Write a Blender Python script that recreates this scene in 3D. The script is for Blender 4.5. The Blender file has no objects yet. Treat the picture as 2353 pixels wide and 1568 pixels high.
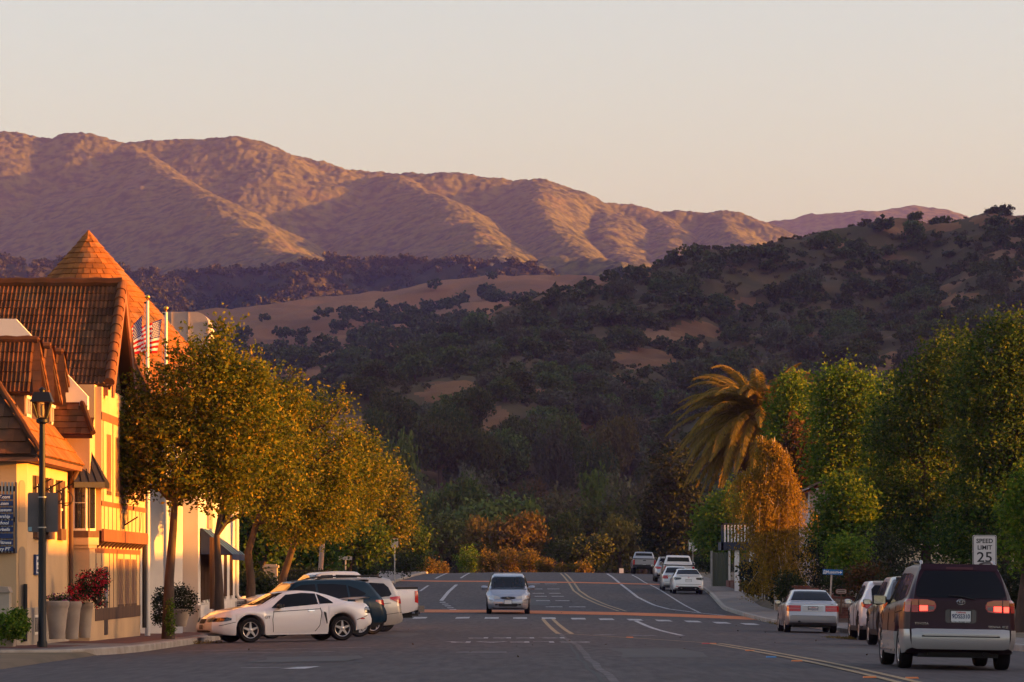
import bpy, math, random
import numpy as np
from mathutils import Vector, Matrix, Euler

random.seed(7)
RNG = np.random.default_rng(7)
SC = bpy.context.scene
COL = SC.collection
R = math.radians

# ------------------------------------------------------------------ camera, sky, sun, exposure
FPX, CX, YH, HC = 8823.75, 1176.5, 1316.0, 1.6      # focal length in reference units, eye height 1.6 m
cam_d = bpy.data.cameras.new('camera'); cam = bpy.data.objects.new('camera', cam_d); COL.objects.link(cam)
cam.location = (0, 0, HC); cam.rotation_euler = (R(90), 0, 0)
cam_d.lens = 135; cam_d.sensor_width = 36; cam_d.shift_y = (YH - 784) / 2353
cam_d.clip_start = .5; cam_d.clip_end = 40000
SC.camera = cam

SUN_EL, SUN_AZ = R(6.0), R(94.5)          # azimuth clockwise from +Y: low in the west, right of the road
w = bpy.data.worlds.new('World'); SC.world = w; w.use_nodes = True
nt = w.node_tree; nt.nodes.clear()
out = nt.nodes.new('ShaderNodeOutputWorld'); bg = nt.nodes.new('ShaderNodeBackground')
sky = nt.nodes.new('ShaderNodeTexSky'); sky.sky_type = 'NISHITA'; sky.sun_disc = False
sky.sun_elevation = SUN_EL; sky.sun_rotation = SUN_AZ; sky.altitude = 150
sky.air_density = 1.0; sky.dust_density = 3.0; sky.ozone_density = 1.0
tint = nt.nodes.new('ShaderNodeMix'); tint.data_type = 'RGBA'; tint.blend_type = 'MULTIPLY'
tint.inputs[0].default_value = 1.0; tint.inputs[7].default_value = (1.0, .885, .880, 1)
nt.links.new(sky.outputs[0], tint.inputs[6]); nt.links.new(tint.outputs[2], bg.inputs[0])
bg.inputs[1].default_value = 0.10
nt.links.new(bg.outputs[0], out.inputs[0])

sun_d = bpy.data.lights.new('sun', 'SUN'); sun = bpy.data.objects.new('sun', sun_d); COL.objects.link(sun)
sun_d.energy = 5.0; sun_d.color = (1.0, .345, .02); sun_d.angle = R(.6)
sdir = Vector((math.sin(SUN_AZ) * math.cos(SUN_EL), math.cos(SUN_AZ) * math.cos(SUN_EL), math.sin(SUN_EL)))
sun.rotation_euler = sdir.to_track_quat('Z', 'Y').to_euler()
sun.location = (60, -20, 40)
SC.view_settings.view_transform = 'Standard'; SC.view_settings.look = 'None'
SC.view_settings.exposure = 2.37; SC.view_settings.gamma = 1.0
SC.render.engine = 'CYCLES'
SC.cycles.max_bounces = 6; SC.cycles.volume_bounces = 1; SC.cycles.transparent_max_bounces = 8

# ------------------------------------------------------------------ helpers
def P(px, py, Y):                      # a point at distance Y seen in direction (px, py)
    return ((px - CX) / FPX * Y, Y, HC + (YH - py) / FPX * Y)

class MB:
    def __init__(s): s.v = []; s.f = []
    def add(s, vs, fs):
        n = len(s.v); s.v += [tuple(p) for p in vs]; s.f += [tuple(i + n for i in f) for f in fs]; return s
    def box(s, c, d, rot=None):
        h = [x / 2 for x in d]; vs = []
        for sx in (-1, 1):
            for sy in (-1, 1):
                for sz in (-1, 1):
                    p = Vector((sx * h[0], sy * h[1], sz * h[2]))
                    if rot is not None: p = rot @ p
                    vs.append(p + Vector(c))
        return s.add(vs, [(0, 1, 3, 2), (4, 6, 7, 5), (0, 4, 5, 1), (2, 3, 7, 6), (0, 2, 6, 4), (1, 5, 7, 3)])
    def bb(s, x0, x1, y0, y1, z0, z1):
        return s.box(((x0 + x1) / 2, (y0 + y1) / 2, (z0 + z1) / 2), (abs(x1 - x0), abs(y1 - y0), abs(z1 - z0)))
    def prism(s, poly, d):             # poly: list of 3d points, extruded by vector d
        n = len(poly); d = Vector(d); a = [Vector(p) for p in poly]
        return s.add(a + [p + d for p in a], [tuple(range(n))[::-1], tuple(range(n, 2 * n))] +
                     [(i, (i + 1) % n, n + (i + 1) % n, n + i) for i in range(n)])
    def tube(s, pts, rad, n=8, cap=True):
        pts = [Vector(p) for p in pts]
        if not hasattr(rad, '__len__'): rad = [rad] * len(pts)
        vs = []; fs = []; prev = None
        for i, p in enumerate(pts):
            t = (pts[min(i + 1, len(pts) - 1)] - pts[max(i - 1, 0)])
            t = t.normalized() if t.length > 1e-9 else Vector((0, 0, 1))
            if prev is None:
                u = t.orthogonal().normalized()
            else:
                u = prev - t * prev.dot(t); u = u.normalized() if u.length > 1e-6 else t.orthogonal().normalized()
            prev = u; b = t.cross(u)
            for k in range(n):
                a = 2 * math.pi * k / n
                vs.append(p + (u * math.cos(a) + b * math.sin(a)) * rad[i])
        for i in range(len(pts) - 1):
            for k in range(n):
                fs.append((i * n + k, i * n + (k + 1) % n, (i + 1) * n + (k + 1) % n, (i + 1) * n + k))
        if cap:
            fs.append(tuple(range(n))[::-1]); fs.append(tuple((len(pts) - 1) * n + k for k in range(n)))
        return s.add(vs, fs)
    def lathe(s, prof, c=(0, 0, 0), n=20, axis='z', cap=True):   # prof: (r, h)
        vs = []; fs = []
        for r, h in prof:
            for k in range(n):
                a = 2 * math.pi * k / n; x, y = r * math.cos(a), r * math.sin(a)
                p = (x, y, h) if axis == 'z' else ((x, h, y) if axis == 'y' else (h, x, y))
                vs.append((p[0] + c[0], p[1] + c[1], p[2] + c[2]))
        for i in range(len(prof) - 1):
            for k in range(n):
                fs.append((i * n + k, i * n + (k + 1) % n, (i + 1) * n + (k + 1) % n, (i + 1) * n + k))
        if cap: fs.append(tuple(range(n))[::-1]); fs.append(tuple((len(prof) - 1) * n + k for k in range(n)))
        return s.add(vs, fs)
    def grid(s, rows):                 # rows of points -> quads
        m = len(rows[0]); vs = [p for r in rows for p in r]
        return s.add(vs, [(i * m + j, i * m + j + 1, (i + 1) * m + j + 1, (i + 1) * m + j)
                          for i in range(len(rows) - 1) for j in range(m - 1)])
    def mesh(s, name, mat=None, smooth=None):
        me = bpy.data.meshes.new(name); me.from_pydata([tuple(p) for p in s.v], [], s.f); me.update()
        if mat: me.materials.append(mat)
        if smooth is not None:
            me.polygons.foreach_set('use_smooth', [True] * len(me.polygons))
            me.set_sharp_from_angle(angle=R(smooth))
        return me
    def build(s, name, mat, parent=None, smooth=None):
        return link(name, s.mesh(name, mat, smooth), parent)

def link(name, me, parent=None):
    o = bpy.data.objects.new(name, me); COL.objects.link(o)
    if parent is not None: adopt(o, parent)
    return o
def adopt(o, parent):
    o.parent = parent
    if parent.get('world_built'):
        o.matrix_parent_inverse = Matrix.Translation(-Vector(parent.location))
def tag(o, label, cat, group=None):
    o['label'] = label; o['category'] = cat
    if group: o['group'] = group
    return o
def thing(name, label, cat, loc=(0, 0, 0), group=None, world=True):
    o = bpy.data.objects.new(name, None); COL.objects.link(o); o.location = loc; o.empty_display_size = .2
    tag(o, label, cat, group)
    if world: o['world_built'] = 1
    return o
def struct(o): o['kind'] = 'structure'; return o
def stuff(o): o['kind'] = 'stuff'; return o
def npmesh(name, V, F, mat, parent=None, smooth=False, mats=None, mi=None):
    V = np.asarray(V, dtype=np.float32); F = np.asarray(F, dtype=np.int32); n, k = F.shape
    me = bpy.data.meshes.new(name)
    me.vertices.add(len(V)); me.vertices.foreach_set('co', V.ravel())
    me.loops.add(n * k); me.loops.foreach_set('vertex_index', F.ravel())
    me.polygons.add(n); me.polygons.foreach_set('loop_start', np.arange(0, n * k, k, dtype=np.int32))
    if smooth: me.polygons.foreach_set('use_smooth', np.ones(n, dtype=bool))
    for m in (mats or [mat]): me.materials.append(m)
    if mi is not None: me.polygons.foreach_set('material_index', np.asarray(mi, dtype=np.int32))
    me.update(calc_edges=True)
    return me if parent == 'mesh' else link(name, me, parent)
def text(name, body, loc, size, mat, parent=None, rot=(R(90), 0, 0), align='CENTER', sx=1.0, sy=1.0, ext=.002, shear=0, bold=0, mtx=None):
    c = bpy.data.curves.new(name, 'FONT'); c.body = body; c.size = size; c.align_x = align; c.align_y = 'CENTER'
    c.extrude = ext; c.shear = shear; c.offset = bold; c.resolution_u = 3
    t = bpy.data.objects.new(name, c); COL.objects.link(t)
    dg = bpy.context.evaluated_depsgraph_get(); dg.update()
    me = bpy.data.meshes.new_from_object(t.evaluated_get(dg)); bpy.data.objects.remove(t)
    me.materials.clear(); me.materials.append(mat)
    M = mtx if mtx is not None else Matrix.Translation(loc) @ Euler(rot).to_matrix().to_4x4()
    me.transform(M @ Matrix.Diagonal((sx, sy, 1, 1)))
    return link(name, me, parent)

# ------------------------------------------------------------------ materials
MATS = {}
def mat(name, c, c2=None, sc=3.0, rough=.7, metal=0.0, bump=0.0, bsc=25.0, spec=.4, coat=0.0, detail=4, emit=0, c3=None,
        sc3=.4, f3=(.45, .65), stretch=None, f=(.35, .65), bdist=.02, objvar=0):
    if name in MATS: return MATS[name]
    m = bpy.data.materials.new(name); m.use_nodes = True; MATS[name] = m
    n = m.node_tree.nodes; L = m.node_tree.links; b = n['Principled BSDF']
    b.inputs['Roughness'].default_value = rough; b.inputs['Metallic'].default_value = metal
    b.inputs['Specular IOR Level'].default_value = spec; b.inputs['Coat Weight'].default_value = coat
    b.inputs['Coat Roughness'].default_value = .06
    b.inputs['Base Color'].default_value = (*c, 1)
    if emit:
        b.inputs['Emission Color'].default_value = (*c, 1); b.inputs['Emission Strength'].default_value = emit
    g = n.new('ShaderNodeNewGeometry'); vec = g.outputs['Position']
    if stretch:
        mp = n.new('ShaderNodeMapping'); mp.inputs['Scale'].default_value = stretch; L.new(vec, mp.inputs[0]); vec = mp.outputs[0]
    def nz(scale, det=detail):
        t = n.new('ShaderNodeTexNoise'); t.inputs['Scale'].default_value = scale; t.inputs['Detail'].default_value = det
        L.new(vec, t.inputs['Vector']); return t.outputs['Fac']
    def ramp(fac, lo, hi):
        r = n.new('ShaderNodeMapRange'); r.inputs[1].default_value = lo; r.inputs[2].default_value = hi
        L.new(fac, r.inputs[0]); return r.outputs[0]
    def mix(fac, a, bb):
        x = n.new('ShaderNodeMix'); x.data_type = 'RGBA'; L.new(fac, x.inputs[0])
        for i, q in ((6, a), (7, bb)):
            if isinstance(q, tuple): x.inputs[i].default_value = (*q, 1)
            else: L.new(q, x.inputs[i])
        return x.outputs[2]
    col = None
    if c2: col = mix(ramp(nz(sc), *f), c, c2)
    if c3: col = mix(ramp(nz(sc3), *f3), col if col else c, c3)
    if objvar:
        oi = n.new('ShaderNodeObjectInfo'); hsv = n.new('ShaderNodeHueSaturation')
        mr = n.new('ShaderNodeMapRange'); mr.inputs[3].default_value = 1 - objvar; mr.inputs[4].default_value = 1 + objvar
        L.new(oi.outputs['Random'], mr.inputs[0]); L.new(mr.outputs[0], hsv.inputs['Value'])
        if col: L.new(col, hsv.inputs['Color'])
        else: hsv.inputs['Color'].default_value = (*c, 1)
        col = hsv.outputs[0]
    if col: L.new(col, b.inputs['Base Color'])
    if bump:
        bn = n.new('ShaderNodeBump'); bn.inputs['Strength'].default_value = bump; bn.inputs['Distance'].default_value = bdist
        L.new(nz(bsc, 3), bn.inputs['Height']); L.new(bn.outputs[0], b.inputs['Normal'])
    return m
def leafmat(name, c1, c2, c3=None, trans=.4, rough=.5, objvar=0):
    if name in MATS: return MATS[name]
    m = bpy.data.materials.new(name); m.use_nodes = True; MATS[name] = m
    n = m.node_tree.nodes; L = m.node_tree.links; b = n['Principled BSDF']; o = n['Material Output']
    g = n.new('ShaderNodeNewGeometry'); cr = n.new('ShaderNodeValToRGB'); e = cr.color_ramp.elements
    e[0].color = (*c1, 1); e[1].color = (*c2, 1)
    if c3:
        e[1].position = .75; x = cr.color_ramp.elements.new(1.0); x.color = (*c3, 1)
    L.new(g.outputs['Random Per Island'], cr.inputs[0]); col = cr.outputs[0]
    if objvar:
        oi = n.new('ShaderNodeObjectInfo'); hsv = n.new('ShaderNodeHueSaturation')
        mr = n.new('ShaderNodeMapRange'); mr.inputs[3].default_value = 1 - objvar; mr.inputs[4].default_value = 1 + objvar
        L.new(oi.outputs['Random'], mr.inputs[0]); L.new(mr.outputs[0], hsv.inputs['Value']); L.new(col, hsv.inputs['Color'])
        mh = n.new('ShaderNodeMapRange'); mh.inputs[3].default_value = .47; mh.inputs[4].default_value = .53
        L.new(oi.outputs['Random'], mh.inputs[0]); L.new(mh.outputs[0], hsv.inputs['Hue']); col = hsv.outputs[0]
    L.new(col, b.inputs['Base Color']); b.inputs['Roughness'].default_value = .65; b.inputs['Specular IOR Level'].default_value = .12
    t = n.new('ShaderNodeBsdfTranslucent'); L.new(col, t.inputs[0])
    mx = n.new('ShaderNodeMixShader'); mx.inputs[0].default_value = trans
    L.new(b.outputs[0], mx.inputs[1]); L.new(t.outputs[0], mx.inputs[2]); L.new(mx.outputs[0], o.inputs[0])
    return m
def glassmat(name, tintc=(.6, .65, .65), through=.7, rough=.03):
    if name in MATS: return MATS[name]
    m = bpy.data.materials.new(name); m.use_nodes = True; MATS[name] = m
    n = m.node_tree.nodes; L = m.node_tree.links; o = n['Material Output']; n.remove(n['Principled BSDF'])
    t = n.new('ShaderNodeBsdfTransparent'); t.inputs[0].default_value = (*[x * through for x in tintc], 1)
    gl = n.new('ShaderNodeBsdfGlossy'); gl.inputs['Roughness'].default_value = rough
    fr = n.new('ShaderNodeFresnel'); fr.inputs[0].default_value = 1.5
    mx = n.new('ShaderNodeMixShader'); L.new(fr.outputs[0], mx.inputs[0]); L.new(t.outputs[0], mx.inputs[1]); L.new(gl.outputs[0], mx.inputs[2])
    L.new(mx.outputs[0], o.inputs[0]); return m

# ------------------------------------------------------------------ terrain under the town
_py = np.array([0, 40, 62, 80, 102, 125, 145, 165, 190, 218, 245, 280, 308, 318, 330, 350, 380, 420, 500, 700, 30000], float)
_pz = np.array([0, .05, .09, -.02, -.16, -.29, -.29, -.2, .05, .47, .85, 1.33, 1.6, 1.63, 1.6, 1.35, 1.0, .7, .6, .6, .6], float)
_gy = np.arange(-200, 800, 1.0); _gz = np.interp(_gy, _py, _pz)
_k = np.exp(-np.arange(-18, 19) ** 2 / (2 * 6.0 ** 2)); _k /= _k.sum()
_gz = np.convolve(np.pad(_gz, 18, 'edge'), _k, 'valid')
def zc(Y): return np.interp(Y, _gy, _gz)
def road_z(X, Y):
    return zc(Y) - .018 * np.maximum(0, np.abs(np.asarray(X) - 1.5) - 3)
_ry = [-60, 60, 105, 125, 140, 150, 180, 200, 218, 245, 310, 420]; _rx = [11.9, 11.7, 11.5, 11.05, 10.8, 10.0, 9.9, 10.6, 11.2, 11.9, 12.3, 12.6]
_ly = [-60, 66, 78, 84, 90, 147, 215, 310, 420]; _lx = [-60, -60, -9.6, -8.35, -8.3, -8.4, -8.6, -7.0, -6.8]
def kerb_r(Y): return np.interp(Y, _ry, _rx)
def kerb_l(Y): return np.interp(Y, _ly, _lx)
def side_z(X, Y):                      # pavement level beside the road
    X = np.asarray(X, float)
    k = np.where(X < 0, np.maximum(kerb_l(Y), -9.6), kerb_r(Y)); return road_z(k, Y) + .15 + .01 * np.minimum(np.abs(X - k), 4)
def G(px, py, y0=45.0, y1=312.0):      # where the sight line meets the road
    for Y in np.arange(y0, y1, .2):
        X = (px - CX) / FPX * Y
        if YH - (float(road_z(X, Y)) - HC) * FPX / Y <= py: return (X, Y, float(road_z(X, Y)))
    return (float((px - CX) / FPX * y1), y1, float(road_z(0, y1)))
HAZE_D = 5.4e-5
# ------------------------------------------------------------------ ground, road, pavements
M_asph = mat('asphalt', (.040, .030, .032), (.084, .067, .068), sc=5.5, rough=.85, bump=.3, bsc=40, spec=.3, c3=(.040, .032, .034), sc3=.35, f3=(.48, .8), stretch=(1, .10, 1), detail=8, f=(.3, .7))
M_conc = mat('concrete', (.22, .185, .165), (.155, .13, .12), sc=1.2, rough=.9, bump=.2, bsc=40)
M_kerb = mat('kerb concrete', (.36, .32, .28), (.25, .21, .18), sc=2.2, rough=.9, bump=.2, bsc=30)
M_brick = mat('paver red', (.16, .055, .04), (.09, .035, .03), sc=5, rough=.85, bump=.2, bsc=40)
M_soil = mat('dry soil', (.16, .11, .065), (.10, .075, .04), sc=.5, rough=.95, bump=.4, bsc=8)
M_white = mat('road paint white', (.50, .48, .49), (.14, .13, .135), sc=5, rough=.8, f=(.42, .68))
M_yellow = mat('road paint yellow', (.40, .27, .14), (.13, .10, .07), sc=5, rough=.8, f=(.42, .72))
M_terra = mat('terracotta band', (.56, .16, .045), (.42, .12, .04), sc=2.5, rough=.85, f=(.4, .8))
M_tar = mat('tar', (.022, .02, .02), rough=.7)
M_tarp = mat('pale crack filler', (.13, .11, .112), (.06, .05, .052), sc=2, rough=.9, f=(.4, .6))

def sheet(name, xfun0, xfun1, ys, zfun, m, nx=8, dz=0.0):
    rows = []
    for Y in ys:
        a, b = float(xfun0(Y)), float(xfun1(Y)); rows.append([(x, Y, float(zfun(x, Y)) + dz) for x in np.linspace(a, b, nx)])
    return struct(MB().grid(rows).build(name, m, smooth=60))
YS = list(np.arange(-60, 56, 12.)) + list(np.arange(56, 340, 3.)) + list(np.arange(340, 421, 10.))
sheet('road', lambda Y: kerb_l(Y) - (0 if Y > 78 else 0), kerb_r, YS, road_z, M_asph, nx=26)
lw = [y for y in YS if y >= 66]
# far ground sheet that carries everything else
ys = np.concatenate([np.arange(-400, 0, 50), np.arange(0, 420, 6), np.arange(420, 900, 20), np.arange(900, 9300, 300)])
rows = []
for Y in ys:
    xs = np.concatenate([[-9000, -4000, -1500, -600, -200, -90], np.linspace(-60, -9, 18), np.linspace(-8, 12, 8), np.linspace(13, 60, 18), [90, 200, 600, 1500, 4000, 9000]])
    rows.append([(x, Y, float(np.where((x > -9) & (x < 13) & (Y < 420), zc(Y) - .6, (side_z(x, Y) - .06) if Y < 420 else zc(Y) - .1))) for x in xs])
struct(MB().grid(rows).build('ground', M_soil, smooth=60))
def kerb(name, kx, ys, sgn):
    pr = [(0, -.05), (0, .135), (.02, .155), (.16, .158), (.16, -.05)]
    rws = []
    for Y in ys:
        k = float(kx(Y)); z = float(road_z(max(k, -9.6) if sgn < 0 else k, Y)); rws.append([(k + sgn * a, Y, z + b) for a, b in pr])
    return struct(MB().grid(rws).build(name, M_kerb, smooth=35))
KY = list(np.arange(56, 340, 3.)) + list(np.arange(340, 421, 10.))
kerb('kerb_right', kerb_r, [y for y in YS if y < 56] + KY, 1)
kerb('kerb_left', kerb_l, [66.3, 69, 72, 75] + [y for y in KY if y >= 77], -1)
sheet('pavement_right', lambda Y: kerb_r(Y) + .155, lambda Y: kerb_r(Y) + 1.75, [y for y in YS], side_z, M_conc, nx=5, dz=.004)
# left pavement: concrete at the corner and along the kerb, red pavers beside the houses
def lp0(Y): return max(float(kerb_l(Y)), -40) - .155
sheet('pavement_left', lambda Y: lp0(Y) - (26 if Y < 86 else 5.5), lp0, [66.3, 69, 72, 75] + [y for y in KY if y >= 76.9], side_z, M_conc, nx=6, dz=.004)
sheet('brick_pavement', lambda Y: lp0(Y) - 3.4, lambda Y: lp0(Y) - .35, np.arange(88.5, 150, 3.), side_z, M_brick, nx=4, dz=.010)
sheet('brick_pavement_strip', lambda Y: lp0(Y) - 4.2, lambda Y: lp0(Y) - .8, np.arange(80.5, 84.6, 2.), side_z, M_brick, nx=4, dz=.010)

# ---- markings: sheets 4 mm above the asphalt
def ribbon(name, pts, wd, m, dz=.005, label=None):
    pts = [Vector((p[0], p[1], 0)) for p in pts]; fine = []
    for a, b in zip(pts, pts[1:]):
        n = max(1, int((b - a).length / 1.5))
        fine += [a.lerp(b, i / n) for i in range(n)]
    fine.append(pts[-1]); rws = []
    for i, p in enumerate(fine):
        t = (fine[min(i + 1, len(fine) - 1)] - fine[max(0, i - 1)]).normalized(); nrm = Vector((t.y, -t.x, 0))
        q0, q1 = p - nrm * wd / 2, p + nrm * wd / 2
        rws.append([(q.x, q.y, float(road_z(q.x, q.y)) + dz) for q in (q0, (q0 + q1) / 2, q1)])
    o = MB().grid(rws).build(name, m)
    return struct(o)
def GP(*pp): return [G(*p) for p in pp]
def rect(name, px, py, wd, ln, m, dz=.005):
    x, y, z = G(px, py); return ribbon(name, [(x, y - ln / 2), (x, y + ln / 2)], wd, m, dz)
# white lane lines
ribbon('lane_line', GP((1049, 1344), (1031, 1360), (1014, 1381)), .20, M_white)
for a, b in (((1028, 1317), (1001, 1330)), ((1080, 1317), (1059, 1329)), ((984, 1346), (965, 1359))):
    ribbon('lane_line', GP(a, b), .15, M_white)
for i in range(6):
    ribbon('lane_dash', GP((1016 + i * 6, 1384 + i * 4.2), (1018 + i * 6, 1385.2 + i * 4.2)), .3, M_white)
ribbon('lane_line', GP((1395, 1319), (1428, 1344), (1465, 1372.6), (1503, 1391), (1536, 1400), (1606, 1409), (1667, 1415)), .17, M_white)
ribbon('lane_line', GP((1452, 1321.5), (1480, 1338), (1506, 1350), (1573, 1391), (1609, 1409)), .11, M_white)
ribbon('lane_line', GP((1460.5, 1427), (1497, 1443), (1567, 1461)), .17, M_white)
# yellow centre lines
yl = GP((1293, 1318), (1312, 1338), (1325, 1358), (1345, 1372), (1385, 1390), (1430, 1405))
for d in (-.17, .17): ribbon('centre_line', [(x + d, y) for x, y, z in yl], .13, M_yellow)
yl = GP((1259, 1423), (1276, 1440), (1299, 1457))
for d in (-.2, .2): ribbon('centre_line', [(x + d, y) for x, y, z in yl], .14, M_yellow)
ribbon('faint_line', GP((1300, 1457), (1400, 1463), (1520, 1471), (1660, 1481)), .09, M_yellow)
yl = GP((1640, 1479), (1720, 1492), (1830, 1512), (1950, 1537), (2100, 1572), (2300, 1625))
for d in (-.15, .15): ribbon('centre_line', [(x + d, y) for x, y, z in yl], .14, M_yellow)
# brick coloured bands and the ladder of white bars in front
b0 = [(955, 1404.5), (1100, 1405.5), (1250, 1407.5), (1400, 1410.5), (1550, 1414.5), (1680, 1419.5), (1762, 1423)]
def bandz(name, pts, th0, th1):
    rws = []
    for i, (x, y) in enumerate(pts):
        th = th0 + (th1 - th0) * i / (len(pts) - 1); A = G(x, y + th / 2); B = G(x, y - th / 2)
        rws.append([(A[0] * (1 - t) + B[0] * t, A[1] * (1 - t) + B[1] * t, float(road_z(A[0] * (1 - t) + B[0] * t, A[1] * (1 - t) + B[1] * t)) + .008) for t in np.linspace(0, 1, 6)])
    fine = []
    for a, b in zip(rws, rws[1:]):
        for k in range(8):
            t = k / 8; fine.append([tuple((1 - t) * p + t * q for p, q in zip(u, v)) for u, v in zip(a, b)])
    fine.append(rws[-1]); fine = [[(p[0], p[1], float(road_z(p[0], p[1])) + .008) for p in r] for r in fine]
    return struct(MB().grid(fine).build(name, M_terra))
bandz('terracotta_crossing_band', b0, 6.4, 7.0)
bandz('terracotta_crossing_band', [(880, 1334), (1000, 1336), (1180, 1337.8), (1350, 1339.5), (1530, 1344)], 2.3, 2.4)
for px, py in ((965, 1420.5), (1063, 1420.5), (1130, 1420.8), (1195, 1421), (1261, 1421.5), (1329, 1422.6), (1393.5, 1423.8), (1459, 1425), (1525, 1427), (1592, 1429), (1658, 1432), (1723, 1435)):
    rect('crossing_bar', px, py, .56, 3.6, M_white, .009)
# KEEP CLEAR painted for the oncoming lane
def roadtext(body, px, py, length, width):
    x, y, z = G(px, py); z = float(road_z(x, y)) + .006
    slope = float(road_z(x, y + 1) - road_z(x, y - 1)) / 2
    M = Matrix.Translation((x, y, z)) @ Euler((math.atan(slope), 0, 0)).to_matrix().to_4x4() @ Euler((0, 0, math.pi)).to_matrix().to_4x4()
    o = text('road_lettering', body, None, 1.0, M_white, mtx=M, ext=0); bb = [v.co for v in o.data.vertices]
    wx = max(v.x for v in bb) - min(v.x for v in bb); wy = max(v.y for v in bb) - min(v.y for v in bb)
    o.data.transform(Matrix.Translation((x, y, z)) @ Matrix.Diagonal((width / wx, length / wy, length / wy, 1)) @ Matrix.Translation((-x, -y, -z)))
    return struct(o)
roadtext('KEEP', 1190, 1466.5, 2.5, 2.6); roadtext('CLEAR', 1192, 1476, 2.4, 3.6)
for px, py, wpx in ((1246, 1342, 70), (1252, 1354, 70), (1256, 1364, 68), (1262, 1371, 70), (1270, 1381, 80), (1300, 1395, 95)):
    x, y, z = G(px, py); wd = wpx / FPX * y
    for s in (-1, 1): ribbon('faded_lettering', [(x + s * wd * .28, y - .5), (x + s * wd * .28, y + .5)], wd * .4, M_white)
for a, b, wd in (((1048, 1499.5), (1164, 1499.5), .35), ((421, 1497), (853, 1488), .14), ((470, 1502), (770, 1498), .10), ((554, 1536), (686, 1534), .13), ((1370, 1459), (1410, 1459.6), .3), ((1448, 1460.4), (1500, 1461.2), .3)):
    ribbon('parking_line', GP(a, b), wd, M_white)
A = G(700, 1535); struct(MB().add([(A[0] - .35, A[1] - .9, A[2] + .006), (A[0] + .05, A[1] - .9, A[2] + .006), (A[0] + .22, A[1] + .8, A[2] + .006), (A[0] - .1, A[1] + .3, A[2] + .006)], [(0, 1, 2, 3)]).build('arrow_head', M_white))
# asphalt seams and sealed cracks
rr = random.Random(3)
for py, x0, x1 in ((1434, 1060, 1240), (1445, 1120, 1205), (1450, 600, 690), (1481, 1290, 1520), (1497, 820, 1330), (1508, 1440, 2353), (1513, 1120, 1330), (1524, 700, 1240), (1537, 1090, 1330), (1547, 880, 1310), (1557, 1500, 1900), (1527, 1330, 1460), (1489, 1330, 1560)):
    n = 14; pts = [G(x0 + (x1 - x0) * i / n, py + rr.uniform(-.5, .5) + (x0 + (x1 - x0) * i / n - 1176) * .0035) for i in range(n + 1)]
    ribbon('asphalt_seam', pts, .10, M_tar, .003)
pts = [G(x + rr.uniform(-4, 4), y) for x, y in ((1285, 1455), (1296, 1464), (1312, 1475), (1330, 1483), (1338, 1493), (1346, 1505), (1352, 1515), (1366, 1525), (1378, 1537), (1395, 1551), (1412, 1570))]
ribbon('sealed_crack', pts, .13, M_tarp, .004); ribbon('sealed_crack', [(x - .17, y + .05) for x, y, z in pts], .06, M_tar, .004)
yl = GP((1297, 1320), (1316, 1342), (1330, 1362), (1352, 1376), (1392, 1393)); ribbon('sealed_crack', [(x - .02, y) for x, y, z in yl], .12, M_tar, .004)
for px, py, w_, l_ in ((900, 1460, 1.3, 9), (1500, 1500, 1.6, 12), (1950, 1495, 1.4, 9), (1230, 1383, 1.2, 16), (700, 1515, 1.8, 6)):
    x, y, z = G(px, py); ribbon('worn_wheel_track', [(x, y - l_ / 2), (x + .2, y), (x, y + l_ / 2)], w_, mat('asphalt worn', (.056, .05, .05), (.075, .067, .066), sc=2, rough=.85), .002)
# raised markers
M_ro = mat('marker orange', (.62, .16, .02), rough=.5); M_rb = mat('marker blue', (.02, .17, .38), rough=.4); M_rr = mat('marker red', (.4, .03, .03), rough=.5)
mk = [(1447, 1465.5, M_ro, 'far off on the faint yellow line'), (1622, 1480, M_rr, 'beside the end of the double yellow line'), (1637, 1480, M_ro, 'touching the red marker'), (1723, 1496, M_ro, 'left of the double yellow line'),
      (1772, 1511, M_rb, 'left of the double yellow line'), (1831, 1520, M_ro, 'just past the blue marker'), (1998, 1557.5, M_ro, 'left of the two at the bottom edge'), (2095, 1560, M_ro, 'right of the two at the bottom edge')]
for px, py, m, where in mk:
    x, y, z = G(px, py); cn = m.name.split()[1]
    o = MB().prism([(-.1, -.09, 0), (.1, -.09, 0), (.085, -.05, .02), (-.085, -.05, .02)], (0, .1, 0)).build('road_marker', m); o.location = (x, y, z)
    tag(o, f'small {cn} raised road marker {where}', 'road marker', 'raised markers on the asphalt')

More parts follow.
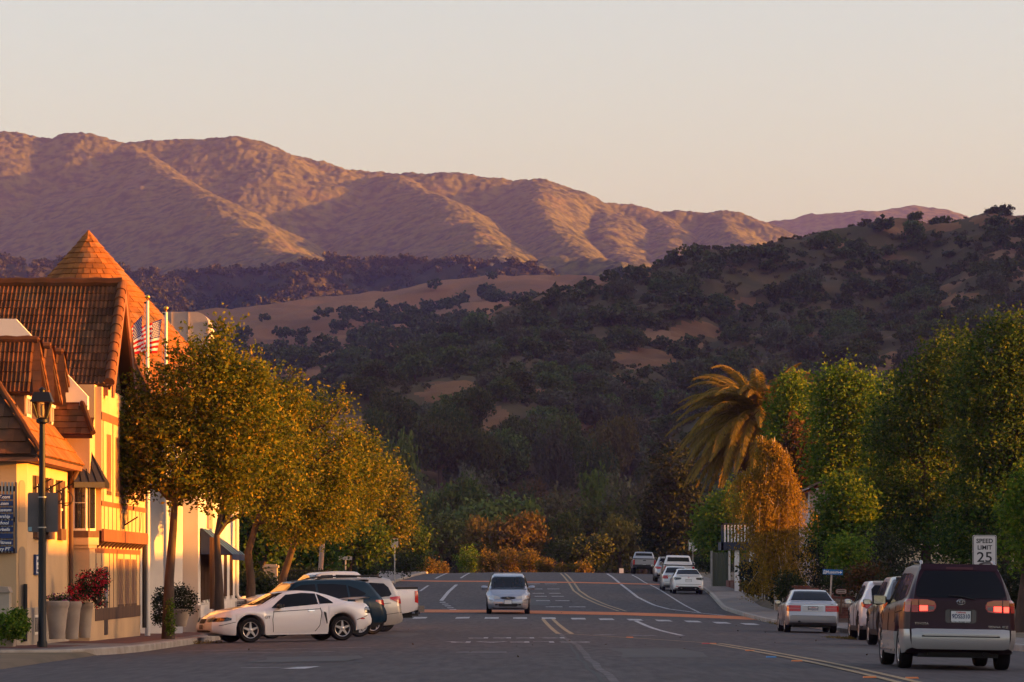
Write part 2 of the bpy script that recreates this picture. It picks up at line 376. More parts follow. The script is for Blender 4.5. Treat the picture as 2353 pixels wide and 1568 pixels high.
# ------------------------------------------------------------------ hills and mountains
def fbm(X, Y, sc, oct=4, seed=0):
    r = np.random.default_rng(seed); out = np.zeros_like(X); amp = 1.0; f = 1 / sc
    for o in range(oct):
        for k in range(4):
            a = r.uniform(0, 2 * math.pi); ph = r.uniform(0, 6.28, 2); s = r.uniform(.7, 1.4)
            out += amp * .35 * np.sin((X * math.cos(a) + Y * math.sin(a)) * f * s * 6.28 + ph[0] + 1.3 * np.sin((X * math.sin(a) - Y * math.cos(a)) * f * s * 4 + ph[1]))
        amp *= .5; f *= 2.1
    return out
def canopy(X, Y, cell, seed):          # rounded bumps like tree tops, 0..1
    ix = np.floor(X / cell).astype(np.int64); iy = np.floor(Y / cell).astype(np.int64); best = np.zeros_like(X)
    for dx in (-1, 0, 1):
        for dy in (-1, 0, 1):
            cx = ix + dx; cy = iy + dy
            h = (cx * 374761393 + cy * 668265263 + seed * 1442695) & 0x7fffffff
            h = ((h ^ (h >> 13)) * 1274126177) & 0x7fffffff
            u = (h & 1023) / 1023.; v = ((h >> 10) & 1023) / 1023.; q = ((h >> 20) & 255) / 255.
            d2 = ((X / cell - cx - u) ** 2 + (Y / cell - cy - v) ** 2) / (.35 + .4 * q) ** 2
            best = np.maximum(best, (.45 + .55 * q) * np.sqrt(np.maximum(0, 1 - d2)))
    return best
def ridges(X, Y, lines, base, asym=0):
    z = np.full_like(X, base)
    for li, (pts, k, rnd) in enumerate(lines):
        W = [P(*p) for p in pts]
        for a, b in zip(W, W[1:]):
            dx, dy = b[0] - a[0], b[1] - a[1]; t = np.clip(((X - a[0]) * dx + (Y - a[1]) * dy) / (dx * dx + dy * dy), 0, 1)
            d = np.hypot(X - a[0] - t * dx, Y - a[1] - t * dy)
            kk = np.where(X > a[0] + t * dx, k * (1 + asym), k * (1 - asym)) if (asym and li) else k
            z = np.maximum(z, a[2] + (b[2] - a[2]) * t - kk * (np.sqrt(d * d + rnd * rnd) - rnd))
    return z
def terrain(name, pxs, Ys, zf, m):
    PX, YY = np.meshgrid(pxs, Ys); X = (PX - CX) / FPX * YY; Z = zf(X, YY); n, k = X.shape
    V = np.stack([X, YY, Z], -1).reshape(-1, 3); i = np.arange(n * k).reshape(n, k)
    F = np.stack([i[:-1, :-1], i[:-1, 1:], i[1:, 1:], i[1:, :-1]], -1).reshape(-1, 4)
    return struct(npmesh(name, V, F, m, smooth=True))
M_mtn = mat('chaparral mountain', (.018, .027, .006), (.105, .100, .016), sc=.06, rough=1, c3=(.12, .09, .03), sc3=.008, f3=(.60, .76), spec=.05, detail=8, f=(.36, .60))
M_wood = mat('wooded ridge', (.032, .032, .016), (.05, .042, .02), sc=.05, rough=1, spec=.05, c3=(.16, .095, .05), sc3=.009, f3=(.66, .7))
M_grass = mat('dry grass hill', (.27, .135, .062), (.20, .10, .048), sc=.02, rough=1, spec=.05, c3=(.15, .078, .04), sc3=.012, f3=(.5, .68), detail=6, stretch=(1, .35, 1))
M_scrub = mat('scrub hill', (.062, .054, .025), (.09, .066, .032), sc=.05, rough=1, spec=.05, c3=(.21, .115, .062), sc3=.014, f3=(.60, .67), detail=6)

L4 = [([(1500, 520, 8200), (1780, 511, 8000), (1880, 501, 8000), (1990, 489, 8000), (2060, 479, 8000), (2130, 481, 8000), (2160, 490, 8000), (2200, 506, 8000), (2353, 522, 8000), (2700, 540, 8000)], .4, 60)]
terrain('far_ridge', np.linspace(1300, 3000, 160), np.linspace(6900, 8300, 60), lambda X, Y: ridges(X, Y, L4, 0) + 6 * fbm(X, Y, 260, 4, 9) + 4 * canopy(X, Y, 14, 3), M_mtn)
crest = [(-900, 300), (-500, 330), (-200, 300), (0, 297), (40, 305), (80, 317), (130, 318), (170, 306), (220, 312), (260, 318), (290, 325), (380, 317), (440, 312), (530, 309), (600, 318), (660, 342), (740, 362), (800, 385), (850, 389), (900, 391), (930, 386), (1000, 391), (1100, 404), (1180, 409), (1225, 404), (1250, 399), (1268, 416), (1290, 431), (1330, 453), (1390, 459), (1450, 462), (1520, 484), (1600, 487), (1660, 483), (1700, 487), (1750, 506), (1835, 548), (1950, 590), (2353, 640), (2900, 660)]
L3 = [([(x, y, 6000) for x, y in crest], .50, 12),
      ([(290, 326, 6000), (340, 372, 5800), (450, 430, 5500), (560, 508, 5100), (630, 562, 4750), (730, 612, 4250)], .50, 20),
      ([(900, 391, 6000), (960, 428, 5800), (1040, 474, 5500), (1092, 532, 5100), (1150, 590, 4600), (1260, 640, 4100)], .50, 20),
      ([(1250, 405, 5950), (1232, 452, 5750), (1250, 500, 5500), (1310, 560, 5050), (1400, 610, 4600)], .52, 16),
      ([(1060, 590, 4700), (1200, 596, 4500), (1300, 600, 4350), (1400, 612, 4200), (1500, 640, 4000)], .5, 15),
      ([(1200, 618, 4100), (1290, 600, 4000), (1360, 591, 3950), (1420, 604, 3900), (1500, 640, 3850)], .5, 15),
      ([(1390, 459, 6000), (1400, 510, 5700), (1420, 570, 5250), (1480, 620, 4700)], .55, 18),
      ([(1520, 485, 6000), (1530, 535, 5700), (1570, 590, 5250), (1640, 640, 4700)], .55, 18),
      ([(1660, 484, 6000), (1670, 530, 5700), (1720, 570, 5350), (1800, 620, 4900)], .55, 18)]
def hz3(X, Y):
    wx = 14 * fbm(X, Y, 420, 3, 1); wy = 16 * fbm(X, Y, 420, 3, 2); z = ridges(X + wx * .6, Y + wy, L3, 0, .12)
    return z + 6.0 * fbm(X, Y, 460, 3, 7) + 1.6 * fbm(X, Y, 140, 5, 3) + 2.0 * canopy(X, Y, 11, 5) + 2.0 * canopy(X, Y, 6.5, 6) - 5
terrain('mountains', np.linspace(-500, 2200, 760), np.concatenate([np.linspace(3800, 6060, 460), np.linspace(6080, 6700, 20)]), hz3, M_mtn)
L2 = [([(-700, 600, 3200), (-300, 588, 3200), (0, 592, 3200), (60, 596, 3200), (120, 610, 3200), (330, 627, 3200), (420, 634, 3200), (560, 626, 3200), (700, 618, 3200), (760, 606, 3200), (800, 598, 3180), (840, 610, 3170), (900, 617, 3150), (960, 610, 3120), (1010, 613, 3100), (1070, 608, 3080), (1150, 606, 3060), (1210, 622, 3050), (1300, 646, 3050), (1600, 690, 3000), (2400, 700, 3000)], .42, 20),
      ([(800, 598, 3180), (730, 650, 3000), (640, 700, 2800)], .5, 12), ([(420, 634, 3200), (360, 690, 2950), (330, 720, 2800)], .5, 12)]
def hz2(X, Y): return ridges(X + 12 * fbm(X, Y, 200, 3, 4), Y, L2, 40) + 4 * fbm(X, Y, 90, 4, 5) + 3.5 * canopy(X, Y, 9, 8) - 3
terrain('wooded_ridge', np.linspace(-600, 1700, 420), np.linspace(2650, 3400, 150), hz2, M_wood)
L1 = [([(-600, 800, 2100), (100, 795, 2200), (300, 765, 2250), (480, 737, 2300), (560, 717, 2350), (650, 699, 2400), (720, 687, 2400), (880, 682, 2400), (960, 662, 2400), (1080, 642, 2450), (1160, 632, 2450), (1230, 629, 2450), (1300, 639, 2430), (1400, 643, 2400), (1470, 645, 2380), (1530, 650, 2350), (1700, 660, 2300), (2000, 670, 2300), (2600, 670, 2300)], .33, 45),
      ([(880, 682, 2400), (740, 722, 2150), (800, 792, 1880), (720, 850, 1700)], .30, 40),
      ([(1230, 629, 2450), (1200, 682, 2200), (1080, 745, 1900), (930, 815, 1600), (780, 920, 1300), (650, 1020, 1050)], .33, 35),
      ([(720, 687, 2400), (600, 742, 2100), (520, 792, 1900), (400, 860, 1600), (250, 960, 1300)], .33, 35)]
def hz1(X, Y): return ridges(X + 10 * fbm(X, Y, 180, 3, 14), Y, L1, -8) + 2.2 * fbm(X, Y, 120, 4, 15)
terrain('grass_hill', np.linspace(-900, 2700, 300), np.linspace(900, 2620, 220), hz1, M_grass)
crest0 = [(2900, 470, 1500), (2600, 470, 1480), (2353, 489, 1450), (2270, 499, 1440), (2230, 514, 1440), (2140, 524, 1440), (2060, 508, 1440), (2000, 524, 1430), (1960, 546, 1420), (1840, 552, 1400), (1720, 567, 1380), (1640, 590, 1360), (1580, 608, 1340), (1530, 637, 1320), (1400, 720, 1250), (1270, 794, 1150), (1130, 853, 1060), (1050, 880, 1000), (950, 894, 950), (850, 965, 900), (700, 1060, 850)]
L0 = [(crest0, .40, 18),
      ([(1530, 637, 1320), (1500, 760, 1200), (1400, 850, 1080), (1220, 893, 960), (1140, 935, 890), (1030, 1010, 820), (930, 1090, 760)], .5, 10),
      ([(1960, 546, 1420), (1900, 700, 1250), (1700, 870, 1050), (1450, 1012, 860), (1340, 1075, 780)], .5, 10),
      ([(2353, 489, 1450), (2330, 650, 1250), (2150, 800, 1020), (2000, 860, 920), (1800, 980, 780)], .48, 10),
      ([(2700, 480, 1480), (2650, 700, 1150), (2400, 850, 900)], .48, 10)]
def hz0(X, Y): return ridges(X + 7 * fbm(X, Y, 110, 3, 24), Y + 7 * fbm(X, Y, 110, 3, 25), L0, -8) + 1.6 * fbm(X, Y, 60, 4, 26)
CLEAR = [(1040, 905, 85, 30), (1215, 905, 40, 18), (1410, 1040, 45, 22), (2070, 835, 65, 28), (2110, 520, 90, 18), (1250, 900, 20, 10), (1480, 830, 70, 26), (1600, 760, 60, 20), (1930, 560, 60, 12), (1130, 960, 40, 30), (1560, 905, 45, 18), (1330, 985, 30, 18), (2200, 690, 60, 16), (1700, 700, 45, 13), (2300, 505, 70, 14), (1420, 880, 40, 14)]
_cx = np.linspace(500, 2700, 500); _cY = np.linspace(640, 1560, 180); _A, _B = np.meshgrid(_cx, _cY)
_cz = YH - (hz0((_A - CX) / FPX * _B, _B) - HC) * FPX / _B; _cp = _cz.min(0)      # the hill's own skyline
def bare(px, py, X, Y):                # where the hill is dry grass instead of scrub
    e = .35 * fbm(X, Y, 40, 3, 61); b = np.zeros_like(px, dtype=bool)
    for cx, cy, rx, ry in CLEAR: b |= ((px - cx) / rx) ** 2 + ((py - cy) / ry) ** 2 < 1 + e
    cp = np.interp(px, _cx, _cp); return b | ((px > 930) & (px < 1500) & (py - cp < 7 + 12 * e))
sh = terrain('scrub_hill', np.linspace(-300, 3000, 560), np.linspace(620, 1600, 320), hz0, M_scrub)
sh.data.materials.append(mat('hill grass patch', (.20, .105, .05), (.14, .075, .038), sc=.06, rough=1, spec=.05))
n_ = len(sh.data.polygons); cc = np.zeros(n_ * 3, dtype=np.float32); sh.data.polygons.foreach_get('center', cc); cc = cc.reshape(-1, 3).astype(float)
cpx = CX + cc[:, 0] / cc[:, 1] * FPX; cpy = YH - (cc[:, 2] - HC) * FPX / cc[:, 1]
sh.data.polygons.foreach_set('material_index', bare(cpx, cpy, cc[:, 0], cc[:, 1]).astype(np.int32))
# unseen high ground right of the picture, added and shaped to shade the valley
LW = [([(900, 0), (760, 700), (720, 1400), (720, 2200), (760, 3000), (800, 3250)], 300)]
def west():
    ys = np.linspace(290, 3700, 130); xs = np.linspace(430, 1500, 50); X, Y = np.meshgrid(xs, ys)
    h = 318 * np.clip((Y - 300) / 60, 0, 1) * np.clip((3480 - Y) / 320, 0, 1)
    Z = h * np.exp(-((X - 860) / 260) ** 2) + 10 * fbm(X, Y, 300, 3, 33) - 14
    n, k = X.shape; i = np.arange(n * k).reshape(n, k); F = np.stack([i[:-1, :-1], i[:-1, 1:], i[1:, 1:], i[1:, :-1]], -1).reshape(-1, 4)
    struct(npmesh('unseen_west_hill', np.stack([X, Y, Z], -1).reshape(-1, 3), F, M_scrub, smooth=True))
west()
# ------------------------------------------------------------------ vehicles
def paint(name, c, metal=.0, rough=.28): return mat(name, c, rough=rough, metal=metal, coat=.8, spec=.5)
M_glass = mat('tinted car glass', (.006, .006, .008), rough=.05, spec=.22)
M_rubber = mat('tyre rubber', (.012, .011, .012), rough=.8, spec=.2)
M_black = mat('black plastic', (.014, .013, .014), rough=.6)
M_gap = mat('panel gap', (.012, .011, .012), rough=.9)
M_rim = mat('alloy rim', (.52, .49, .49), rough=.3, metal=.6)
M_rimd = mat('dark wheel', (.012, .011, .012), rough=.7)
M_chrome = mat('chrome', (.65, .62, .62), rough=.12, metal=1)
M_tail = mat('tail lens red', (.42, .012, .012), rough=.15, coat=.6)
M_taila = mat('tail lens amber', (.42, .09, .012), rough=.2, coat=.6)
M_lit = mat('lit brake lamp', (1.0, .05, .03), rough=.3, emit=.9)
M_lens = mat('clear lens', (.5, .47, .44), rough=.1, metal=.3, coat=1)
M_dlens = mat('smoked lens', (.025, .022, .02), rough=.1, coat=1)
M_amber = mat('amber lens', (.5, .16, .03), rough=.2, coat=1)
M_plate = mat('plate white', (.68, .66, .66), rough=.5)
M_plater = mat('plate red ink', (.5, .06, .06), rough=.6)
M_ink = mat('plate blue ink', (.02, .03, .10), rough=.6)
M_badge = mat('badge chrome', (.6, .58, .58), rough=.2, metal=.8)
M_clear = glassmat('windscreen glass', (.9, .92, .92), .92)

def sinterp(pts, sig):
    p = np.array(sorted(pts), float); g = np.arange(p[0, 0] - .6, p[-1, 0] + .6, .01); v = np.interp(g, p[:, 0], p[:, 1])
    n = max(1, int(sig * 300)); k = np.exp(-np.arange(-n, n + 1) ** 2 / (2 * (sig * 100) ** 2)); k /= k.sum()
    v = np.convolve(np.pad(v, n, 'edge'), k, 'valid')
    return lambda x: np.interp(x, g, v)

class Car:
    def __init__(s, name, label, cat, body, top, belt, w, z0, wr, axf, axr, tr, tw, rear=(), front=(), fr=1.0, ff=.8, cr=.06, cf=.10, group=None, sig=.04, arch=.07, sidez=None):
        s.top = sinterp(top, sig); s.belt = sinterp(belt, .05); s.w = sinterp(w, .03); s.zb = sinterp(z0, .03); s.wr = wr
        s.xr, s.xf = top[0][0], top[-1][0]; s.ax = (axf, axr); s.tr, s.tw = tr, tw; s.ra = tr + arch
        ro = list(rear) or [(0, 0), (2.2, 0)]; fo = list(front) or [(0, 0), (2.2, 0)]
        s.ro = lambda z: np.interp(z, [a for a, b in ro], [b for a, b in ro]); s.fo = lambda z: np.interp(z, [a for a, b in fo], [b for a, b in fo])
        s.fr, s.ff, s.cr, s.cf = fr, ff, cr, cf; s.body = body; s.wmax = max(b for a, b in w)
        xs = np.linspace(s.xr, s.xf, 60); s.hg = max(float(s.top(x) - s.belt(x)) for x in xs)
        s.root = thing(name, label, cat, group=group, world=False); s.name = name
    def z0(s, x, pad=0):
        z = float(s.zb(x)); r = s.ra + pad
        for a in s.ax:
            d = abs(x - a)
            if d < r: z = max(z, s.tr + math.sqrt(r * r - d * d))
        return z
    def sec(s, x):
        w = float(s.w(x)); t = float(s.top(x)); b = min(float(s.belt(x)), t - .015); zb = min(s.z0(x), b - .08); hh = b - zb; h = t - b
        q = max(0, min(1, h / s.hg)); q = q * q * (3 - 2 * q); wt = w * .88 * (1 - q) + s.wr * q; wt = min(wt, w * .9); e = min(.07, h * .35)
        o = [(w * .84, zb), (w * .945, zb + .012), (w * .985, zb + hh * .16), (w, zb + hh * .40), (w * .997, zb + hh * .62), (w * .985, zb + hh * .82), (w * .965, b - .02), (w * .935, b + .004)]
        for f in (.2, .4, .6, .8, 1.): o.append((w * .93 * (1 - f) + wt * f + .014 * math.sin(math.pi * f) * q, b + .008 + f * (h - e - .008)))
        o += [(wt - .025, t - e * .5), (wt - .075, t - e * .2), (wt * .6, t - e * .04), (wt * .3, t - .002), (0, t)]
        return o
    def warp(s, x, y, z):
        a = max(0, 1 - (x - s.xr) / s.fr); b = max(0, 1 - (s.xf - x) / s.ff); c = (y / s.wmax) ** 2
        return (x + a * (float(s.ro(z)) + s.cr * c) - b * (float(s.fo(z)) + s.cf * c), y, z)
    def side(s, x, z):
        o = s.sec(x)[1:13]; return float(np.interp(z, [p[1] for p in o], [p[0] for p in o]))
    def roof(s, x, y):
        o = s.sec(x)[12:][::-1]; return float(np.interp(abs(y), [p[0] for p in o], [p[1] for p in o]))
    def body_mesh(s, hole=None):
        st = set(np.round(np.linspace(s.xr, s.xf, 64), 4))
        for a in s.ax:
            for d in np.linspace(-1, 1, 19): st.add(round(a + d * s.ra * .999, 4))
            st.add(round(a - s.ra - .004, 4)); st.add(round(a + s.ra + .004, 4))
        for d in (.02, .05, .09, .14): st.add(round(s.xr + d, 4)); st.add(round(s.xf - d, 4))
        xs = sorted(x for x in st if s.xr <= x <= s.xf); m = MB(); rings = []
        for x in xs:
            h = s.sec(x); rings.append([s.warp(x, y, z) for y, z in h] + [s.warp(x, -y, z) for y, z in h[-2::-1]])
        k = len(rings[0]); vs = [p for r in rings for p in r]; fs = []
        for i in range(len(rings) - 1):
            for j in range(k):
                f = (i * k + j, i * k + (j + 1) % k, (i + 1) * k + (j + 1) % k, (i + 1) * k + j)
                if hole:
                    c = [sum(vs[q][d] for q in f) / 4 for d in range(3)]
                    if hole(*c): continue
                fs.append(f)
        m.add(vs, fs)
        for x, sg in ((s.xr, 1), (s.xf, -1)):
            h = s.sec(x); rows = [[s.warp(x, y * t, z) for t in np.linspace(sg, -sg, 11)] for y, z in h]; m.grid(rows)
        return m
    def make(s, hole=None):
        s.body_mesh(hole).build('body', s.body, s.root, 42)
        z = float(s.zb(0)); wi = s.wmax - s.tw - .06
        MB().bb(s.xr + .35, s.xf - .4, -wi, wi, z - .02, s.tr * 2).build('underbody', M_black, s.root)
        return s
    # ---- patches laid over the shell, a few millimetres proud
    def cols(s, cl, fn, nz=5, step=.06, name='panel', m=None, parent=None):
        cl = sorted(cl); rows = []; xs = []
        for a, b in zip(cl, cl[1:]):
            n = max(1, int((b[0] - a[0]) / step)); xs += [a[0] + (b[0] - a[0]) * i / n for i in range(n)]
        xs.append(cl[-1][0]); A = [c[0] for c in cl]
        for x in xs:
            lo = float(np.interp(x, A, [c[1] for c in cl])); hi = float(np.interp(x, A, [c[2] for c in cl]))
            rows.append([fn(x, lo + (hi - lo) * k / nz) for k in range(nz + 1)])
        return MB().grid(rows).build(name, m, parent or s.root, 40)
    def sidep(s, name, cl, m, sides=(1, -1), off=.006, parent=None, nz=5):
        r = []
        for sg in sides:
            def fn(x, z):
                y = s.side(x, z); p = s.warp(x, y, z); return (p[0] - (.004 if x < s.xr + .2 else 0), sg * (p[1] + off), p[2])
            r.append(s.cols(cl, fn, nz=nz, name=name, m=m, parent=parent))
        return r
    def endp(s, name, cl, m, end=-1, off=.006, mirror=False, parent=None, nz=4):
        r = []
        for sg in ((1, -1) if mirror else (1,)):
            def fn(y, z):
                p = s.warp(s.xr if end < 0 else s.xf, y * sg, z); return (p[0] + end * off, p[1], p[2])
            r.append(s.cols(cl, fn, nz=nz, name=name, m=m, parent=parent))
        return r
    def topp(s, name, x0, x1, m, y0=1.0, y1=1.0, curve=.0, inset=.07, off=.006, n=9, parent=None):   # windscreen, rear window, bonnet panels
        rows = []
        for u in np.linspace(0, 1, n):
            x = x0 + (x1 - x0) * u; wt = s.sec(x)[12][0] - inset; f = y0 + (y1 - y0) * u; row = []
            for v in np.linspace(-1, 1, 15):
                y = v * wt * f; xx = x + curve * v * v; z = s.roof(xx, y); p = s.warp(xx, y, z); row.append((p[0] + (.5 * off if x0 > x1 else -.0), p[1], p[2] + off))
            rows.append(row)
        return MB().grid(rows).build(name, m, parent or s.root, 50)
    def lines(s, *ls, m=None, sides=(1, -1)):   # panel gaps: each a list of (x, z)
        for sg in sides:
            for l in ls:
                f = []
                for a, b in zip(l, l[1:]):
                    n = max(1, int(math.hypot(b[0] - a[0], b[1] - a[1]) / .08)); f += [(a[0] + (b[0] - a[0]) * i / n, a[1] + (b[1] - a[1]) * i / n) for i in range(n)]
                f.append(l[-1]); pts = []
                for x, z in f:
                    p = s.warp(x, s.side(x, z), z); pts.append((p[0], sg * (p[1] + .001), p[2]))
                MB().tube(pts, .0085, 5).build('panel_gap', m or M_gap, s.root)
    def wheels(s, style=5, rimm=None, sides=(1, -1), rr=None, hubw=.15):
        rr = rr or s.tr * .66; rimm = rimm or M_rim; T = s.tr; tw = s.tw / 2
        ty = MB().lathe([(rr * .97, -tw * .7), (rr * 1.03, -tw * .86), (T * .90, -tw), (T * .97, -tw * .86), (T, -tw * .6), (T, tw * .6), (T * .97, tw * .86), (T * .90, tw), (rr * 1.03, tw * .86), (rr * .97, tw * .7)], n=32, axis='y', cap=False).mesh('tyre', M_rubber, 40)
        dk = MB().lathe([(rr * .98, -tw * .5), (rr * .98, -tw * .05)], n=24, axis='y').mesh('wheel', M_rimd, 40)
        rm = MB().lathe([(rr * .94, tw * .80), (rr * 1.0, tw * .86), (rr * 1.0, tw * .3), (rr * .96, tw * .3)], n=28, axis='y', cap=False)
        rm.lathe([(rr * .22, tw * .3), (rr * .22, tw * .82), (rr * .14, tw * .9)], n=14, axis='y')
        ns = abs(style)
        for k in range(ns):
            a = 2 * math.pi * k / ns + .3
            for da in ((0,) if style > 0 else (-.13, .13)):
                hw0, hw1 = (rr * hubw, rr * hubw * .55) if style > 0 else (rr * .055, rr * .085)
                d0 = Vector((math.cos(a), 0, math.sin(a))); d1 = Vector((math.cos(a + da), 0, math.sin(a + da))); n0 = Vector((-math.sin(a), 0, math.cos(a)))
                pts = [d0 * rr * .16 - n0 * hw0, d0 * rr * .16 + n0 * hw0, d1 * rr * .95 + n0 * hw1, d1 * rr * .95 - n0 * hw1]
                rm.prism([Vector((p.x, tw * .62, p.z)) for p in pts], (0, tw * .2, 0))
        rm = rm.mesh('rim', rimm, 40)
        for ax in s.ax:
            for sg in (1, -1):
                yy = sg * (s.wmax - tw - .025)
                o = link('wheel', dk, s.root); o.location = (ax, yy, T); o.rotation_euler = (0, 0, 0 if sg > 0 else math.pi)
                link('tyre', ty, o); link('rim', rm, o)
    def mirror(s, x, z, m, sz=(.14, .20, .15), y=None, glass_to_rear=True):
        for sg in (1, -1):
            yb = s.side(x, z) if y is None else y; b = MB(); prof = []
            for t, k in ((0, .55), (.3, .9), (.7, 1.), (1, .75)):
                prof.append([(x + sz[0] * k * .5 * math.cos(a) + .02, sg * (yb + .03 + sz[1] * t), z + .05 + sz[2] * k * .5 * math.sin(a)) for a in np.linspace(0, 2 * math.pi, 11)])
            b.grid(prof); n = len(b.v); b.add(prof[-1][:-1], [tuple(range(10))]); b.add(prof[0][:-1], [tuple(range(10))])
            b.box((x + .02, sg * (yb + .01), z + .03), (.08, .08, .05)); o = b.build('wing_mirror', m, s.root, 50)
            MB().box((x - sz[0] * .5 + .012, sg * (yb + .03 + sz[1] * .52), z + .05), (.012, sz[1] * .8, sz[2] * .72)).build('mirror_glass', M_chrome, o)
    def plate(s, y=0, z=.8, end=-1, txt=None, w=.31, h=.155):
        sg = end; p = s.warp(s.xr if end < 0 else s.xf, y, z); x = p[0] + sg * .014
        MB().box((p[0] + sg * .006, y, z), (.008, w + .03, h + .03)).build('plate_frame', M_black, s.root)
        o = MB().box((x, y, z), (.008, w, h)).build('licence_plate', M_plate, s.root)
        rot = Euler((R(90), 0, R(-90) if end < 0 else R(90)))
        if txt:
            text('plate_number', txt, (x + sg * .005, y, z - .008), h * .62, M_ink, o, rot=rot, sx=.80, sy=1.0, bold=.002)
            text('plate_script', 'California', (x + sg * .005, y, z + h * .36), h * .25, M_plater, o, rot=rot, sx=1.0, bold=.001)
        return o, x
    def place(s, X, Y, yaw, dz=0, z=None):
        c, n = math.cos(yaw), math.sin(yaw); zf = float(road_z(X + c * s.ax[0], Y + n * s.ax[0])); zr = float(road_z(X + c * s.ax[1], Y + n * s.ax[1]))
        hl = .75; zl = float(road_z(X - n * hl, Y + c * hl)); zrr = float(road_z(X + n * hl, Y - c * hl))
        pit = math.atan2(zf - zr, s.ax[0] - s.ax[1]); roll = math.atan2(zl - zrr, 2 * hl)
        s.root.location = (X, Y, (zf + zr) / 2 - (zf - zr) / (s.ax[0] - s.ax[1]) * (s.ax[0] + s.ax[1]) / 2 + dz); s.root.rotation_euler = (roll, -pit, yaw)
        s.root.rotation_mode = 'XYZ'; return s
    def btext(s, body, y, z, size, end=-1, m=None, sx=1, shear=0, off=.012):
        p = s.warp(s.xr if end < 0 else s.xf, y, z)
        text('badge', body, (p[0] + end * off, y, z), size, m or M_badge, s.root, rot=Euler((R(90), 0, R(-90) if end < 0 else R(90))), sx=sx, shear=shear, ext=.004, bold=.001)
    def rails(s, x0, x1, y, m, rise=.06, rad=.016, parent=None):
        for sg in (1, -1):
            pts = []
            for i, u in enumerate(np.linspace(0, 1, 12)):
                x = x0 + (x1 - x0) * u; yy = min(y, s.sec(x)[12][0] - .03); p = s.warp(x, yy, s.roof(x, yy)); b = min(1, min(u, 1 - u) * 7); pts.append((p[0], sg * p[1], p[2] + rise * b))
            MB().tube(pts, rad, 8).build('roof_rail', m, s.root, 50)

def ell(cx, cz, a, b, n=9, p=2.0):     # lens shaped column list
    return [(cx + a * t, cz - b * (1 - abs(t) ** p) ** (1 / p), cz + b * (1 - abs(t) ** p) ** (1 / p)) for t in np.linspace(-1, 1, n)]
def rbox(x0, x1, z0, z1, r=.02):
    return [(x0, z0 + r, z1 - r), (x0 + r, z0, z1), (x1 - r, z0, z1), (x1, z0 + r, z1 - r)]

YAW_P = R(203)
# --- white two-door coupe, nose to the left kerb
P_white = paint('car paint white', (.74, .71, .73)); P_white2 = paint('car paint bright white', (.78, .76, .76))
c = Car('coupe_car', 'white two-door coupe with dark windows parked nose to the left kerb', 'car', P_white,
        top=[(-2.33, .88), (-2.28, .99), (-2.05, 1.035), (-1.58, 1.05), (-1.12, 1.235), (-.72, 1.34), (-.27, 1.37), (.03, 1.345), (.21, 1.30), (.87, .965), (1.4, .91), (1.9, .82), (2.14, .735), (2.26, .64)],
        belt=[(-2.33, .84), (-1.5, 1.01), (-.77, .965), (.58, .885), (1.3, .82), (1.95, .72), (2.26, .56)],
        w=[(-2.33, .76), (-2.2, .87), (-1.9, .92), (-1.4, .93), (-.4, .90), (.6, .895), (1.17, .92), (1.7, .895), (2.05, .80), (2.26, .64)],
        z0=[(-2.33, .40), (-2.15, .30), (-1.6, .23), (1.6, .19), (2.0, .21), (2.26, .27)], wr=.57, axf=1.17, axr=-1.42, tr=.33, tw=.245,
        rear=[(.3, .09), (.45, .0), (.62, .0), (.7, .05), (1.05, .06)], front=[(.2, .12), (.3, .03), (.42, .0), (.52, .02), (.66, .10), (.8, .2)], fr=.6, ff=.6, cr=.05, cf=.16).make()
c.topp('windscreen', .83, .23, M_glass, curve=-.10, inset=.05); c.topp('rear_window', -1.54, -.79, M_glass, y0=.9, y1=.95, inset=.07)
c.sidep('side_window', [(-.755, .985, 1.27), (-.37, .955, 1.295), (.08, .925, 1.25), (.33, .905, 1.08), (.55, .9, .915)], M_glass)
c.sidep('quarter_window', [(-1.17, 1.0, 1.03), (-1.07, 1.0, 1.12), (-.89, .995, 1.225), (-.79, .99, 1.262)], M_glass)
c.lines([(.49, .90), (.55, .6), (.53, .24)], [(-.77, .98), (-.83, .75), (-.77, .42), (-.62, .24)], [(.53, .24), (-.62, .24)], [(.53, .80), (-.80, .86)], [(1.17 + .42, .55), (2.1, .46)], [(-1.82, .55), (-2.2, .66)])
c.sidep('side_scoop', [(-1.0, .42, .72), (-.98, .42, .785), (-.89, .42, .80), (-.85, .70, .80)], P_white, off=.022); c.sidep('scoop_opening', [(-.975, .47, .52), (-.95, .46, .75), (-.91, .62, .78), (-.88, .74, .78)], M_black, off=.028)
c.sidep('door_handle', rbox(-.63, -.45, .80, .835, .01), M_chrome, off=.016); c.sidep('side_skirt', [(-1.0, .19, .265), (.74, .19, .265)], P_white, off=.018)
c.sidep('side_marker', rbox(-2.08, -1.94, .565, .595, .006), M_tail, off=.008)
c.endp('headlight', [(.30, .575, .64), (.45, .555, .675), (.62, .565, .70), (.66, .60, .69)], M_dlens, 1, mirror=True); c.sidep('headlight_wrap', [(1.72, .60, .655), (1.9, .575, .68), (2.1, .565, .675), (2.25, .565, .655)], M_dlens)
c.sidep('turn_lens', [(1.98, .60, .64), (2.1, .59, .65)], M_amber, off=.009)
c.endp('grille', rbox(-.22, .22, .525, .645, .02), M_black, 1, off=.008); c.endp('air_intake', [(-.55, .30, .33), (-.42, .285, .345), (.42, .285, .345), (.55, .30, .33)], M_black, 1, off=.008)
c.endp('plate_bracket', rbox(-.15, .15, .37, .49, .01), mat('grey bracket', (.12, .11, .11), rough=.6), 1, off=.012)
c.endp('tail_light', rbox(.42, .72, .70, .88), M_dlens, -1, mirror=True); c.sidep('tail_light_wrap', [(-2.33, .72, .88), (-2.2, .72, .90), (-2.13, .74, .86)], M_dlens)
